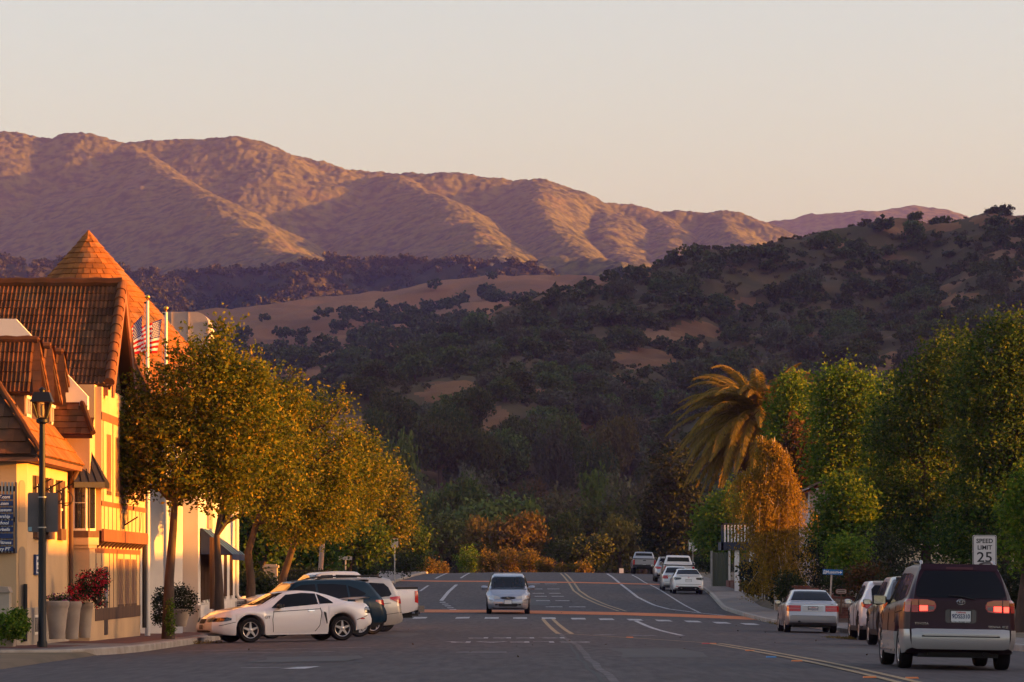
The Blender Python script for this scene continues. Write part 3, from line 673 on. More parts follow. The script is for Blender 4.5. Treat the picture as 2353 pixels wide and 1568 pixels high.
c.mirror(.36, .90, M_black, (.17, .19, .13)); c.wheels(5, hubw=.17)
sp = MB()
for sg in (1, -1): sp.bb(-2.12, -1.92, sg * .60 - .03, sg * .60 + .03, 1.0, 1.11)
rws = [[(x, y, z + .01 * (1 - (y / .8) ** 2)) for y in np.linspace(-.80, .80, 9)] for x, z in ((-1.86, 1.095), (-2.0, 1.125), (-2.2, 1.15), (-2.26, 1.145), (-2.2, 1.115), (-2.0, 1.09), (-1.86, 1.085))]
sp.grid(rws).build('rear_spoiler', P_white, c.root, 50)
c.topp('bonnet_scoop', 1.45, 1.1, M_black, y0=.25, y1=.3, off=.012)
for sg in (1, -1): text('badge', 'GT', (.70, sg * (c.side(.70, .66) + .012), .66), .10, M_badge, c.root, rot=(R(90), 0, R(180) if sg > 0 else 0), ext=.004, bold=.003, sx=1.25)
c.place(-6.17, 102.8, YAW_P)

# --- dark teal compact suv beside it
def suv(name, label, pm, L, W, H, tail='wrap', group=None, clad=True, rimstyle=-10, rail=True, hood=1.02):
    r, f = -L / 2, L / 2
    c = Car(name, label, 'car', pm, top=[(r, H - .12), (r + .18, H - .06), (r + 1.0, H), (.2, H + .0), (.55, H - .05), (1.22, hood + .06), (1.75, hood - .02), (f - .12, hood - .16), (f, hood - .30)],
            belt=[(r, 1.12), (-1.2, 1.10), (0, 1.03), (1.1, .98), (f - .3, .86), (f, .70)], w=[(r, W * .41), (r + .12, W * .475), (r + .5, W * .5), (.0, W * .495), (f - .7, W * .495), (f - .25, W * .44), (f, W * .34)],
            z0=[(r, .45), (r + .25, .30), (-1, .26), (1, .26), (f - .3, .26), (f, .36)], wr=W * .335, axf=L * .5 - .93, axr=L * .5 - .93 - L * .59, tr=.355, tw=.235,
            rear=[(.3, .10), (.48, 0), (.72, .0), (.8, .06), (1.08, .10), (1.15, .16), (H - .1, .52), (H, .5)], front=[(.3, .05), (.5, 0), (.8, .08), (1.0, .2)], fr=1.3, ff=.7, cr=.10, cf=.16, group=group).make()
    c.topp('windscreen', 1.16, .52, M_glass, curve=-.08, inset=.05)
    a = c.ax[1]
    c.sidep('side_window', [(-.05, 1.07, H - .13), (.35, 1.05, H - .14), (.6, 1.04, H - .24), (.98, 1.02, 1.05)], M_glass); c.sidep('side_window', [(-1.02, 1.12, H - .17), (-.6, 1.105, H - .13), (-.12, 1.075, H - .125)], M_glass)
    c.sidep('quarter_window', [(-1.75, 1.24, 1.27), (-1.5, 1.17, 1.40), (-1.1, 1.125, H - .18)], M_glass)
    c.endp('rear_window', [(-.60, 1.16, 1.42), (-.5, 1.13, H - .12), (.5, 1.13, H - .12), (.60, 1.16, 1.42)], M_glass)
    c.lines([(1.02, 1.0), (1.05, .6), (.95, .32)], [(-.08, 1.05), (-.1, .32)], [(-1.05, 1.1), (a + c.ra + .06, .75), (a + c.ra + .1, .36)], [(.95, .32), (-1.0, .32)])
    c.sidep('door_handle', rbox(.02, .2, .93, .96, .008), pm, off=.02); c.sidep('door_handle', rbox(-.95, -.77, .97, 1.0, .008), pm, off=.02)
    c.endp('headlight', [(.42, .74, .80), (.7, .74, .86)], M_lens, 1, mirror=True); c.sidep('headlight_wrap', [(f - .38, .82, .90), (f - .1, .76, .86), (f, .75, .84)], M_lens)
    c.endp('grille', rbox(-.42, .42, .55, .80), M_black, 1); c.endp('tail_light', [(.40, .93, .99), (.55, .90, 1.04), (.78, .88, 1.06)], M_tail, -1, mirror=True)
    c.sidep('tail_light_wrap', [(r, .90, 1.06), (r + .12, .93, 1.06), (r + .30, 1.02, 1.06)], M_tail)
    c.endp('bumper_cladding', [(-.76, .40, .62), (.76, .40, .62)], M_black, -1, off=.012); c.endp('reflector', rbox(.52, .72, .60, .64, .01), M_tail, -1, off=.018, mirror=True); c.plate(0, .84)
    if clad:
        xs = np.linspace(r + .1, f - .1, 90)
        for x0, x1 in ((r + .06, f - .06),):
            cl = [(x, c.z0(x), max(c.z0(x) + .002, min(max(.40, c.z0(x, .055)), float(c.belt(x)) - .1))) for x in xs]
            c.sidep('wheel_arch_cladding', cl, M_black, off=.010, nz=2)
    c.mirror(.86, 1.02, pm, (.15, .2, .15)); c.wheels(rimstyle)
    if rail: c.rails(-1.7, .25, W * .30, M_black, .05)
    sp = MB().grid([[c.warp(x, y, z + dz) for y in np.linspace(-W * .30, W * .30, 7)] for x, z, dz in ((r + .25, H - .03, .02), (r - .02, H - .04, .02), (r - .02, H - .06, -.02), (r + .2, H - .06, 0))]); sp.build('roof_spoiler', pm, c.root, 50)
    return c
P_teal = mat('car paint teal', (.003, .020, .040), rough=.3, coat=.12, spec=.25)
suv('suv_car', 'dark teal compact suv with bright multi-spoke wheels beside the white coupe', P_teal, 4.58, 1.86, 1.68, rail=False, rimstyle=-10).place(-6.0, 112.1, YAW_P)
P_wsuv = paint('car paint pearl', (.66, .62, .64))
suv('suv_car', 'white crossover at the right kerb partly hidden by the maroon minivan', P_wsuv, 4.55, 1.84, 1.66, rail=False, rimstyle=5).place(10.52, 108.3, R(90.5))
P_grey = paint('car paint grey', (.10, .095, .10), metal=.4)
suv('suv_car', 'grey suv at the right kerb showing only its mirror and wheel beside the maroon minivan', P_grey, 4.6, 1.84, 1.70, rail=False, rimstyle=5).place(9.78, 94.5, R(90.5))
P_silver = paint('car paint silver', (.42, .40, .42), metal=.55, rough=.3)
suv('suv_car', 'silver suv peeking out left of the white pickup on the right kerb', P_silver, 4.6, 1.84, 1.70, rimstyle=5).place(10.55, 262, R(90))

# --- minivans
def van(name, label, pm, L, W, H, lower=None, face='rear', hole=None, wrk=.335, rearp=None, group=None, glassrow=True):
    r, f = -L / 2, L / 2
    c = Car(name, label, 'car', pm, top=[(r, H - .06), (r + .25, H - .01), (-.6, H), (.3, H - .03), (.72, H - .13), (1.62, 1.06), (2.0, .98), (f - .12, .84), (f, .72)],
            belt=[(r, 1.12), (-1.0, 1.08), (.6, 1.02), (1.4, .96), (f - .3, .82), (f, .66)], w=[(r, W * .43), (r + .1, W * .485), (r + .5, W * .5), (.0, W * .5), (f - .9, W * .495), (f - .3, W * .43), (f - .08, W * .36), (f, W * .32)],
            z0=[(r, .36), (r + .2, .27), (-1, .22), (1, .22), (f - .3, .2), (f, .27)], wr=W * wrk, axf=L * .5 - .96, axr=L * .5 - .96 - L * .588, tr=.335, tw=.22,
            rear=rearp or [(.28, .08), (.40, 0), (.60, 0), (.66, .05), (1.12, .09), (1.2, .11), (H - .1, .36), (H, .40)], front=[(.2, .10), (.32, .02), (.5, 0), (.62, .03), (.78, .16), (1.0, .34)], fr=1.2, ff=.8, cr=.09, cf=.20, group=group).make(hole)
    c.sidep('side_window', [(.12, 1.06, H - .17), (.5, 1.045, H - .22), (.75, 1.035, H - .34), (1.28, 1.01, 1.04)], M_glass); c.sidep('side_window', [(-.92, 1.10, H - .16), (0, 1.065, H - .16), (.06, 1.06, H - .165)], M_glass)
    c.sidep('quarter_window', [(r + .30, 1.22, H - .32), (r + .42, 1.16, H - .2), (-1.5, 1.12, H - .17), (-.98, 1.105, H - .16)], M_glass)
    c.lines([(1.28, 1.0), (1.3, .6), (1.1, .28)], [(.09, 1.04), (.06, .28)], [(-.95, 1.08), (-.98, .75)], [(-.98, .9), (r + .4, .95)], [(1.1, .28), (-.9, .28)])
    c.sidep('door_handle', rbox(.16, .36, .90, .935, .008), pm, off=.02); c.sidep('door_handle', rbox(-.18, .0, .90, .935, .008), pm, off=.02)
    return c
P_mar = mat('car paint maroon', (.026, .004, .011), rough=.35, coat=.08, spec=.2); P_sil2 = paint('car paint light silver', (.40, .37, .36), metal=.35, rough=.34)
c = van('minivan_car', 'maroon minivan with silver lower body and glowing brake lights', P_mar, 4.93, 1.86, 1.72, wrk=.345); c.topp('windscreen', 1.55, .78, M_glass, curve=-.12, inset=.05)
r = c.xr
c.endp('rear_window', [(-.72, 1.20, 1.26), (-.68, 1.17, 1.40), (-.57, 1.165, 1.60), (.57, 1.165, 1.60), (.68, 1.17, 1.40), (.72, 1.20, 1.26)], M_glass, nz=8)
c.endp('bumper', [(-.79, .36, .655), (-.70, .335, .665), (.70, .335, .665), (.79, .36, .655)], P_sil2, -1, off=.028)
xs = np.linspace(r + .0, c.xf - .05, 110); cl = [(x, c.z0(x), max(c.z0(x) + .002, .60 + (.05 if x < r + .5 else 0))) for x in xs]; c.sidep('lower_body', cl, P_sil2, off=.010, nz=4)
c.endp('tailgate_trim', [(-.62, .565, .655), (-.58, .55, .66), (.58, .55, .66), (.62, .565, .655)], P_sil2, -1, off=.040); c.endp('bumper_gap', [(-.63, .535, .555), (.63, .535, .555)], M_gap, -1, off=.036)
for sg, nm in ((1, 1), (-1, -1)):
    base = c.endp('tail_light', [(sg * y, a, b) for y, a, b in ((.40, 1.0, 1.06), (.44, .945, 1.11), (.54, .93, 1.135), (.79, .925, 1.14))], M_tail, -1, off=.012)[0]
    c.endp('amber_lens', [(sg * y, a, b) for y, a, b in ((.42, 1.045, 1.10), (.54, 1.045, 1.13), (.79, 1.04, 1.135))], M_taila, -1, off=.016, parent=base)
    c.endp('brake_lamp', [(sg * .535, .955, 1.035), (sg * .66, .95, 1.035)], M_lit, -1, off=.018, parent=base)
    c.endp('reverse_lens', [(sg * .43, .975, 1.02), (sg * .525, .965, 1.03)], mat('grey lens', (.16, .12, .12), rough=.2), -1, off=.018, parent=base)
    c.endp('lens_gap', [(sg * .672, .93, 1.135), (sg * .682, .93, 1.135)], M_gap, -1, off=.02, parent=base)
    if sg < 0: c.endp('brake_lamp', [(sg * .70, .945, 1.03), (sg * .78, .945, 1.03)], M_lit, -1, off=.018, parent=base)
c.sidep('tail_light_wrap', [(r, .93, 1.14), (r + .08, .93, 1.14), (r + .2, .95, 1.13)], M_tail, off=.010); c.sidep('amber_wrap', [(r, 1.045, 1.135), (r + .2, 1.05, 1.125)], M_taila, off=.013)
c.endp('number_recess', rbox(-.25, .25, .76, .985, .03), mat('maroon shade panel', (.022, .005, .010), rough=.35, coat=.6), -1, off=.008)
c.endp('tailgate_handle', rbox(-.26, .26, .985, 1.03, .012), P_mar, -1, off=.035); o, x = c.plate(0, .875, txt='9DSS310', w=.315, h=.16)
text('plate_frame_text', 'MASTERS AUTOBODY', (x - .005, 0, .783), .028, M_plate, c.root, rot=Euler((R(90), 0, R(-90))), sx=1.1, shear=.2, bold=.001)
MB().box((x + .004, 0, .784), (.006, .345, .034)).build('plate_frame_bar', M_black, c.root)
p = c.warp(r, 0, 1.10)
em = MB()
for rx, ry, ang in ((.065, .045, 0), (.022, .044, 0), (.045, .018, 0)):
    dzz = .012 if rx == .045 else 0
    em.tube([(p[0] - .016, rx * math.cos(t), 1.10 + dzz + ry * math.sin(t)) for t in np.linspace(0, 2 * math.pi, 21)], .006, 6)
em.build('emblem', M_badge, c.root, 50)
c.btext('TOYOTA', .63, .745, .05, sx=1.1); c.btext('SIENNA XLE', -.60, .705, .052, sx=1.15, shear=.2)
c.endp('high_brake_light', rbox(-.22, .22, 1.625, 1.665, .008), mat('dark red lens', (.07, .01, .012), rough=.3), -1, off=.016)
c.endp('roof_lip', [(-.62, 1.60, 1.705), (-.55, 1.615, 1.715), (.55, 1.615, 1.715), (.62, 1.60, 1.705)], P_mar, -1, off=.010)
q0, q1 = c.warp(r, .18, 1.19), c.warp(r, -.22, 1.135)
MB().tube([(q0[0] - .02, .20, 1.205), (q0[0] - .03, 0, 1.19), (q1[0] - .03, -.24, 1.14)], .009, 6).build('wiper', M_black, c.root)
c.rails(-2.0, .3, .58, M_black, .055, .017); fo = MB()
for sg in (1, -1):
    pp = c.warp(-2.05, .60, c.roof(-2.05, .58)); fo.tube([(pp[0] - .12, sg * .60, pp[2] - .02), (pp[0] - .02, sg * .59, pp[2] + .05), (pp[0] + .14, sg * .58, pp[2] + .06)], [.012, .03, .02], 8)
fo.build('rail_foot', P_sil2, c.root, 50)
c.endp('headlight', rbox(.35, .6, .62, .74), M_lens, 1, mirror=True); c.mirror(1.12, 1.06, M_black, (.16, .24, .19)); c.wheels(5)
ub = MB().bb(r + .28, r + .5, -.5, .5, .24, .42); ub.tube([(r + .2, -.42, .27), (r + .7, -.40, .27)], .035, 8); ub.build('exhaust', M_black, c.root)
ru = MB().bb(-.95, .75, .915, .985, .27, .31); ru.bb(-.95, .75, -.985, -.915, .27, .31); ru.build('running_board', M_chrome, c.root)
c.place(7.22, 64.3, R(90.0))

P_sil3 = paint('car paint champagne silver', (.46, .42, .39), metal=.35, rough=.3)
c = van('minivan_car', 'silver minivan with black roof rails between teal suv and white pickup', P_sil3, 5.0, 1.96, 1.76, wrk=.345); c.topp('windscreen', 1.55, .78, M_glass, curve=-.12, inset=.05)
c.endp('rear_window', [(-.72, 1.18, 1.4), (-.6, 1.16, 1.62), (.6, 1.16, 1.62), (.72, 1.18, 1.4)], M_glass); c.endp('tail_light', rbox(.60, .82, .92, 1.16), M_tail, -1, mirror=True)
c.sidep('tail_light_wrap', [(c.xr, .92, 1.16), (c.xr + .12, .95, 1.16), (c.xr + .42, 1.08, 1.13)], M_tail, off=.012); c.endp('headlight', rbox(.35, .62, .62, .76), M_lens, 1, mirror=True)
c.lines([(c.xr + .0, .66), (c.ax[1] - c.ra - .03, .60)]); c.rails(-2.1, .35, .62, M_black, .07, .024); c.mirror(1.12, 1.04, P_sil3, (.15, .22, .17)); c.wheels(5); c.plate(0, .85)
c.place(-5.92, 118.4, YAW_P)

P_ody = paint('car paint blue silver', (.36, .37, .43), metal=.55, rough=.3)
c = van('minivan_car', 'light silver minivan driving towards the viewer with its driver visible', P_ody, 5.1, 1.92, 1.74, wrk=.36,
        hole=lambda x, y, z: (.80 < x < 1.58 and z > 1.13 and abs(y) < .74))
c.topp('windscreen', 1.66, .72, M_clear, curve=-.12, inset=.02)
f = c.xf
c.endp('headlight', [(.33, .665, .73), (.45, .645, .775), (.60, .655, .80)], M_lens, 1, mirror=True); c.sidep('headlight_wrap', [(f - .42, .74, .80), (f - .2, .675, .80), (f, .655, .795)], M_lens)
c.sidep('amber_wrap', [(f - .40, .745, .79), (f - .30, .72, .79)], M_amber, off=.01); c.endp('grille', [(-.34, .69, .70), (-.25, .655, .745), (0, .635, .755), (.25, .655, .745), (.34, .69, .70)], M_black, 1, off=.012)
h = MB()
for y in (-.035, .035): h.box((c.warp(f, 0, .7)[0] + .03, y, .70), (.02, .018, .085))
h.box((c.warp(f, 0, .7)[0] + .03, 0, .70), (.02, .07, .018)); h.build('emblem', M_badge, c.root)
c.endp('air_intake', [(-.42, .38, .43), (-.36, .33, .455), (.36, .33, .455), (.42, .38, .43)], M_black, 1, off=.01); c.endp('fog_lamp', rbox(.44, .56, .375, .44, .012), M_black, 1, off=.012, mirror=True)
c.plate(0, .52, 1, None); c.lines([(f - .5, .62), (f - .05, .6)]); c.rails(-2.0, .35, .66, M_black, .05, .018); c.mirror(1.12, 1.08, P_ody, (.17, .27, .19)); c.wheels(5)
dash = MB(); dash.bb(1.15, 1.62, -.78, .78, .85, 1.08); dash.bb(-.1, .25, .18, .62, .45, 1.05); dash.bb(-.1, .25, -.62, -.18, .45, 1.05)
for y in (.4, -.4): dash.box((-.12, y, 1.02), (.16, .44, .7)); dash.box((-.16, y, 1.43), (.12, .26, .18))
dash.tube([(.95 + .06 * math.cos(t), .4 + .18 * math.sin(t), 1.0 + .17 * math.cos(t)) for t in np.linspace(0, 6.283, 17)], .016, 6); dash.build('interior', M_black, c.root)
c.place(-.17, 167.4, R(-90))
ODY = c

# --- pickups
def pickup(name, label, pm, L, W, H, bed, tr, lift=0, grp=None, cabx=(.95, -.95), dark=False):
    r, f = -L / 2, L / 2; a, b = cabx; bz = bed
    c = Car(name, label, 'pickup', pm, top=[(r, bz - .02), (b - .22, bz), (b - .10, bz + .02), (b - .04, H - .12), (b + .10, H - .02), (-.2, H), (a - .62, H - .03), (a - .45, H - .10), (a + .22, bz - .06), (a + .6, bz - .07), (f - .22, bz - .16), (f - .05, bz - .24), (f, bz - .34)],
            belt=[(r, bz - .04), (b, bz - .03), (a, bz - .10), (f - .3, bz - .22), (f, bz - .40)], w=[(r, W * .485), (r + .06, W * .498), (0, W * .5), (f - .5, W * .5), (f - .15, W * .465), (f, W * .42)],
            z0=[(r, .56 + lift), (r + .4, .46 + lift), (-1.2, .40 + lift), (1.2, .40 + lift), (f - .3, .38 + lift), (f, .46 + lift)], wr=W * .375, axf=f - .98, axr=f - .98 - L * .62, tr=tr, tw=.27,
            rear=[(.3, 0), (2, 0)], front=[(.4, .04), (.6, 0), (bz - .3, .0), (bz, .10)], fr=.4, ff=.6, cr=.02, cf=.08, group=grp, sig=.025, arch=.09).make()
    c.topp('windscreen', a + .16, a - .42, M_glass, curve=-.06, inset=.05, n=7)
    zt = H - .12
    c.sidep('side_window', [(.02, bz + .02, zt), (a - .55, bz - .0, zt - .01), (a - .3, bz - .03, zt - .16), (a + .02, bz - .05, bz + .0)], M_glass); c.sidep('side_window', [(b + .12, bz + .03, zt - .12), (b + .2, bz + .03, zt - .02), (-.08, bz + .02, zt)], M_glass)
    row = [[(c.warp(xx, 0, 0)[0] - .012, y, z) for y in np.linspace(-wd, wd, 5)] for z, wd, xx in ((bz + .07, W * .37, b - .075), (zt - .01, W * .335, b - .045))]
    rw = MB().grid(row).build('rear_window', M_glass, c.root); c.lines([(a + .04, bz - .08), (a + .02, c.zb(0) + .08)], [(-.03, bz - .02), (-.05, float(c.zb(0)) + .08)], [(b + .06, bz), (b + .10, float(c.zb(0)) + .08)], [(b - .16, bz - .03), (b - .16, float(c.zb(0)) + .06)])
    c.sidep('door_handle', rbox(.06, .26, bz - .14, bz - .10, .01), M_chrome if not dark else M_black, off=.02); c.sidep('door_handle', rbox(b + .2, b + .4, bz - .14, bz - .10, .01), M_chrome if not dark else M_black, off=.02)
    bd = MB().bb(r + .04, b - .2, -W * .42, W * .42, bz - .02, bz + .004); bd.build('truck_bed', M_black, c.root)
    rl = MB()
    for sg in (1, -1): rl.bb(r + .02, b - .2, sg * W * .40, sg * W * .47, bz - .03, bz + .03)
    rl.bb(r - .005, r + .06, -W * .46, W * .46, bz - .03, bz + .035); rl.build('bed_rail', M_black if lift else pm, c.root)
    c.endp('tailgate_gap', [(-W * .40, c.zb(0) + .14, bz - .04), (-W * .395, c.zb(0) + .14, bz - .04)], M_gap, -1); c.endp('tailgate_gap', [(W * .395, c.zb(0) + .14, bz - .04), (W * .40, c.zb(0) + .14, bz - .04)], M_gap, -1)
    c.endp('tailgate_handle', rbox(-.12, .12, bz - .16, bz - .09), M_black, -1, off=.012)
    c.endp('tail_light', rbox(W * .41, W * .475, bz - .50, bz - .08), M_tail, -1, off=.012, mirror=True); c.sidep('tail_light_wrap', [(r, bz - .50, bz - .08), (r + .13, bz - .46, bz - .10)], M_tail, off=.008)
    bp = MB(); bp.box((r - .09, 0, .60 + lift), (.22, W * .98, .20)); bp.build('rear_bumper', M_chrome if not dark else M_black, c.root)
    MB().bb(r + .1, f - .5, -W * .32, W * .32, .36 + lift * .6, .5 + lift).build('chassis', M_black, c.root); c.plate(0, .66 + lift)
    o = [x for x in c.root.children if x.name.startswith('licence_plate')]
    gr = c.endp('grille', rbox(-.50, .50, bz - .62, bz - .27, .04), M_chrome, 1, off=.02)[0]
    c.endp('grille_mesh', rbox(-.46, -.03, bz - .58, bz - .31, .02), M_black, 1, off=.028, parent=gr); c.endp('grille_mesh', rbox(.03, .46, bz - .58, bz - .31, .02), M_black, 1, off=.028, parent=gr)
    for k in range(5): c.endp('grille_bar', [(-.46, bz - .55 + k * .055, bz - .535 + k * .055), (.46, bz - .55 + k * .055, bz - .535 + k * .055)], M_chrome, 1, off=.034, parent=gr)
    c.endp('headlight', rbox(.56, .80, bz - .56, bz - .33), M_lens, 1, mirror=True); c.sidep('headlight_wrap', [(f - .22, bz - .52, bz - .36), (f, bz - .55, bz - .34)], M_lens)
    c.mirror(a - .12, bz + .02, pm if not dark else M_black, (.16, .24, .22)); c.wheels(6, hubw=.13)
    return c
ram = pickup('pickup_truck', 'white crew-cab pickup with chrome bumper and black bed rails at left kerb', P_white, 5.75, 2.0, 2.0, 1.40, .40, .12); ram.place(-6.06, 125.1, YAW_P)
h = MB().bb(ram.xr - .35, ram.xr - .05, -.05, .05, .48, .56); h.bb(ram.xr - .40, ram.xr - .28, -.06, .06, .54, .62); h.build('tow_hitch', M_black, ram.root)
P_whp = paint('car paint cream white', (.70, .67, .68))
pickup('pickup_truck', 'white pickup with tinted rear window behind the small white sedans', P_whp, 5.8, 2.0, 1.94, 1.33, .40, .02).place(10.66, 248, R(90))
P_slv = paint('car paint dusty silver', (.33, .32, .34), metal=.5, rough=.35)
pickup('pickup_truck', 'grey-silver pickup with black bumper on the crest of the road', P_slv, 5.4, 1.9, 1.80, 1.22, .385, .06, dark=True).place(10.6, 310.5, R(90))

# --- saloons
def saloon(name, label, pm, L, W, H, deck, tail='block', wing=False, group=None):
    r, f = -L / 2, L / 2
    c = Car(name, label, 'car', pm, top=[(r, deck - .06), (r + .10, deck), (r + .62, deck + .03), (r + 1.25, H - .07), (r + 1.65, H - .0), (-.05, H), (.28, H - .04), (1.12, .96), (1.6, .90), (f - .2, .76), (f, .60)],
            belt=[(r, deck - .05), (r + .6, deck - .02), (0, .93), (1.0, .90), (f - .4, .76), (f, .56)], w=[(r, W * .44), (r + .1, W * .48), (r + .5, W * .5), (0, W * .5), (f - .7, W * .49), (f - .2, W * .42), (f, W * .34)],
            z0=[(r, .34), (r + .2, .25), (-1, .2), (1, .2), (f, .26)], wr=W * .335, axf=f - .93, axr=f - .93 - L * .575, tr=.315, tw=.205,
            rear=[(.25, .08), (.36, 0), (.56, 0), (.62, .04), (deck, .10)], front=[(.2, .08), (.4, 0), (.6, .05), (.8, .2)], fr=.8, ff=.7, cr=.08, cf=.16, group=group).make()
    c.topp('windscreen', 1.06, .30, M_glass, curve=-.08, inset=.05); c.topp('rear_window', r + .68, r + 1.40, M_glass, y0=.95, y1=.97, inset=.05)
    c.sidep('side_window', [(-.18, .96, H - .10), (.15, .95, H - .10), (.4, .945, H - .18), (.85, .935, .96)], M_glass); c.sidep('side_window', [(r + 1.12, .99, 1.06), (r + 1.35, .985, H - .18), (-.7, .975, H - .11), (-.24, .965, H - .10)], M_glass)
    c.lines([(.9, .92), (.92, .6), (.85, .26)], [(-.21, .95), (-.24, .26)], [(r + 1.3, .97), (c.ax[1] + c.ra + .05, .65), (c.ax[1] + c.ra + .1, .28)])
    c.sidep('door_handle', rbox(-.14, .04, .83, .86, .008), pm, off=.02); c.sidep('door_handle', rbox(-1.0, -.82, .85, .88, .008), pm, off=.02)
    c.endp('bumper_strip', [(-W * .40, .555, .57), (W * .40, .555, .57)], M_gap, -1, off=.008); c.endp('headlight', rbox(.42, .62, .58, .70), M_lens, 1, mirror=True)
    c.mirror(.72, .93, pm, (.13, .19, .13)); c.wheels(5)
    return c
v = saloon('sedan_car', 'silver four-door sedan with square red tail lights by the museum sign', P_silver, 4.72, 1.76, 1.41, 1.0)
v.endp('tail_light', [(.40, .705, .895), (.78, .70, .90)], M_tail, -1, off=.012, mirror=True); v.sidep('tail_light_wrap', [(v.xr, .70, .90), (v.xr + .16, .71, .89)], M_tail, off=.010)
v.endp('lens_strip', [(.41, .79, .81), (.78, .79, .81)], mat('pale red lens', (.5, .16, .15), rough=.3), -1, off=.016, mirror=True); v.endp('number_recess', rbox(-.33, .33, .69, .88, .02), P_sil2, -1, off=.010); v.plate(0, .78, txt='4WEX020', w=.30, h=.15)
v.endp('bumper_panel', [(-.75, .34, .56), (.75, .34, .56)], P_slv, -1, off=.02); v.endp('exhaust_tip', ell(.45, .37, .05, .03), M_black, -1, off=.03); v.endp('boot_strip', [(-.35, .885, .905), (.35, .885, .905)], M_chrome, -1, off=.014)
v.btext('S70', -.62, .94, .05); MB().box((v.xr + .9, 0, 1.02), (.3, .5, .01)).build('parcel_shelf', M_black, v.root)
v.place(9.78, 127.4, R(90.4))
v = saloon('sedan_car', 'white sport sedan with dark rear diffuser nearest of the far parked row', P_white2, 4.55, 1.76, 1.42, 1.04)
v.endp('tail_light', [(.42, .86, .92), (.5, .83, .94), (.76, .80, .96)], M_dlens, -1, off=.012, mirror=True); v.sidep('tail_light_wrap', [(v.xr, .80, .96), (v.xr + .22, .90, .95)], M_dlens, off=.010)
v.endp('diffuser', [(-.62, .30, .36), (-.5, .26, .44), (.5, .26, .44), (.62, .30, .36)], M_black, -1, off=.016); v.endp('reflector', rbox(.56, .72, .42, .46, .008), M_tail, -1, off=.02, mirror=True); v.plate(0, .76)
for y in (-.40, .40): MB().lathe([(.045, 0), (.045, .08)], (v.xr - .03, y, .33), 12, 'x').build('exhaust_tip', M_chrome, v.root)
w_ = MB()
for sg in (1, -1): w_.bb(v.xr + .18, v.xr + .28, sg * .6 - .02, sg * .6 + .02, 1.02, 1.12)
w_.bb(v.xr + .08, v.xr + .32, -.68, .68, 1.11, 1.135); w_.build('rear_wing', P_white2, v.root)
em = MB().tube([(v.xr + .085, .035 * math.cos(t), .95 + .03 * math.sin(t)) for t in np.linspace(0, 6.283, 13)], .008, 5); em.build('emblem', M_tail, v.root)
v.place(9.98, 220.2, R(90.8))
v = saloon('sedan_car', 'silver small sedan squeezed between white sedan and white pickup', paint('car paint pale silver', (.55, .52, .53), metal=.3), 4.4, 1.72, 1.43, 1.0)
v.endp('tail_light', rbox(.50, .78, .72, .92), M_tail, -1, off=.012, mirror=True); v.sidep('tail_light_wrap', [(v.xr, .72, .92), (v.xr + .14, .74, .92)], M_tail, off=.010); v.plate(0, .72)
v.place(9.72, 229.5, R(90.4))

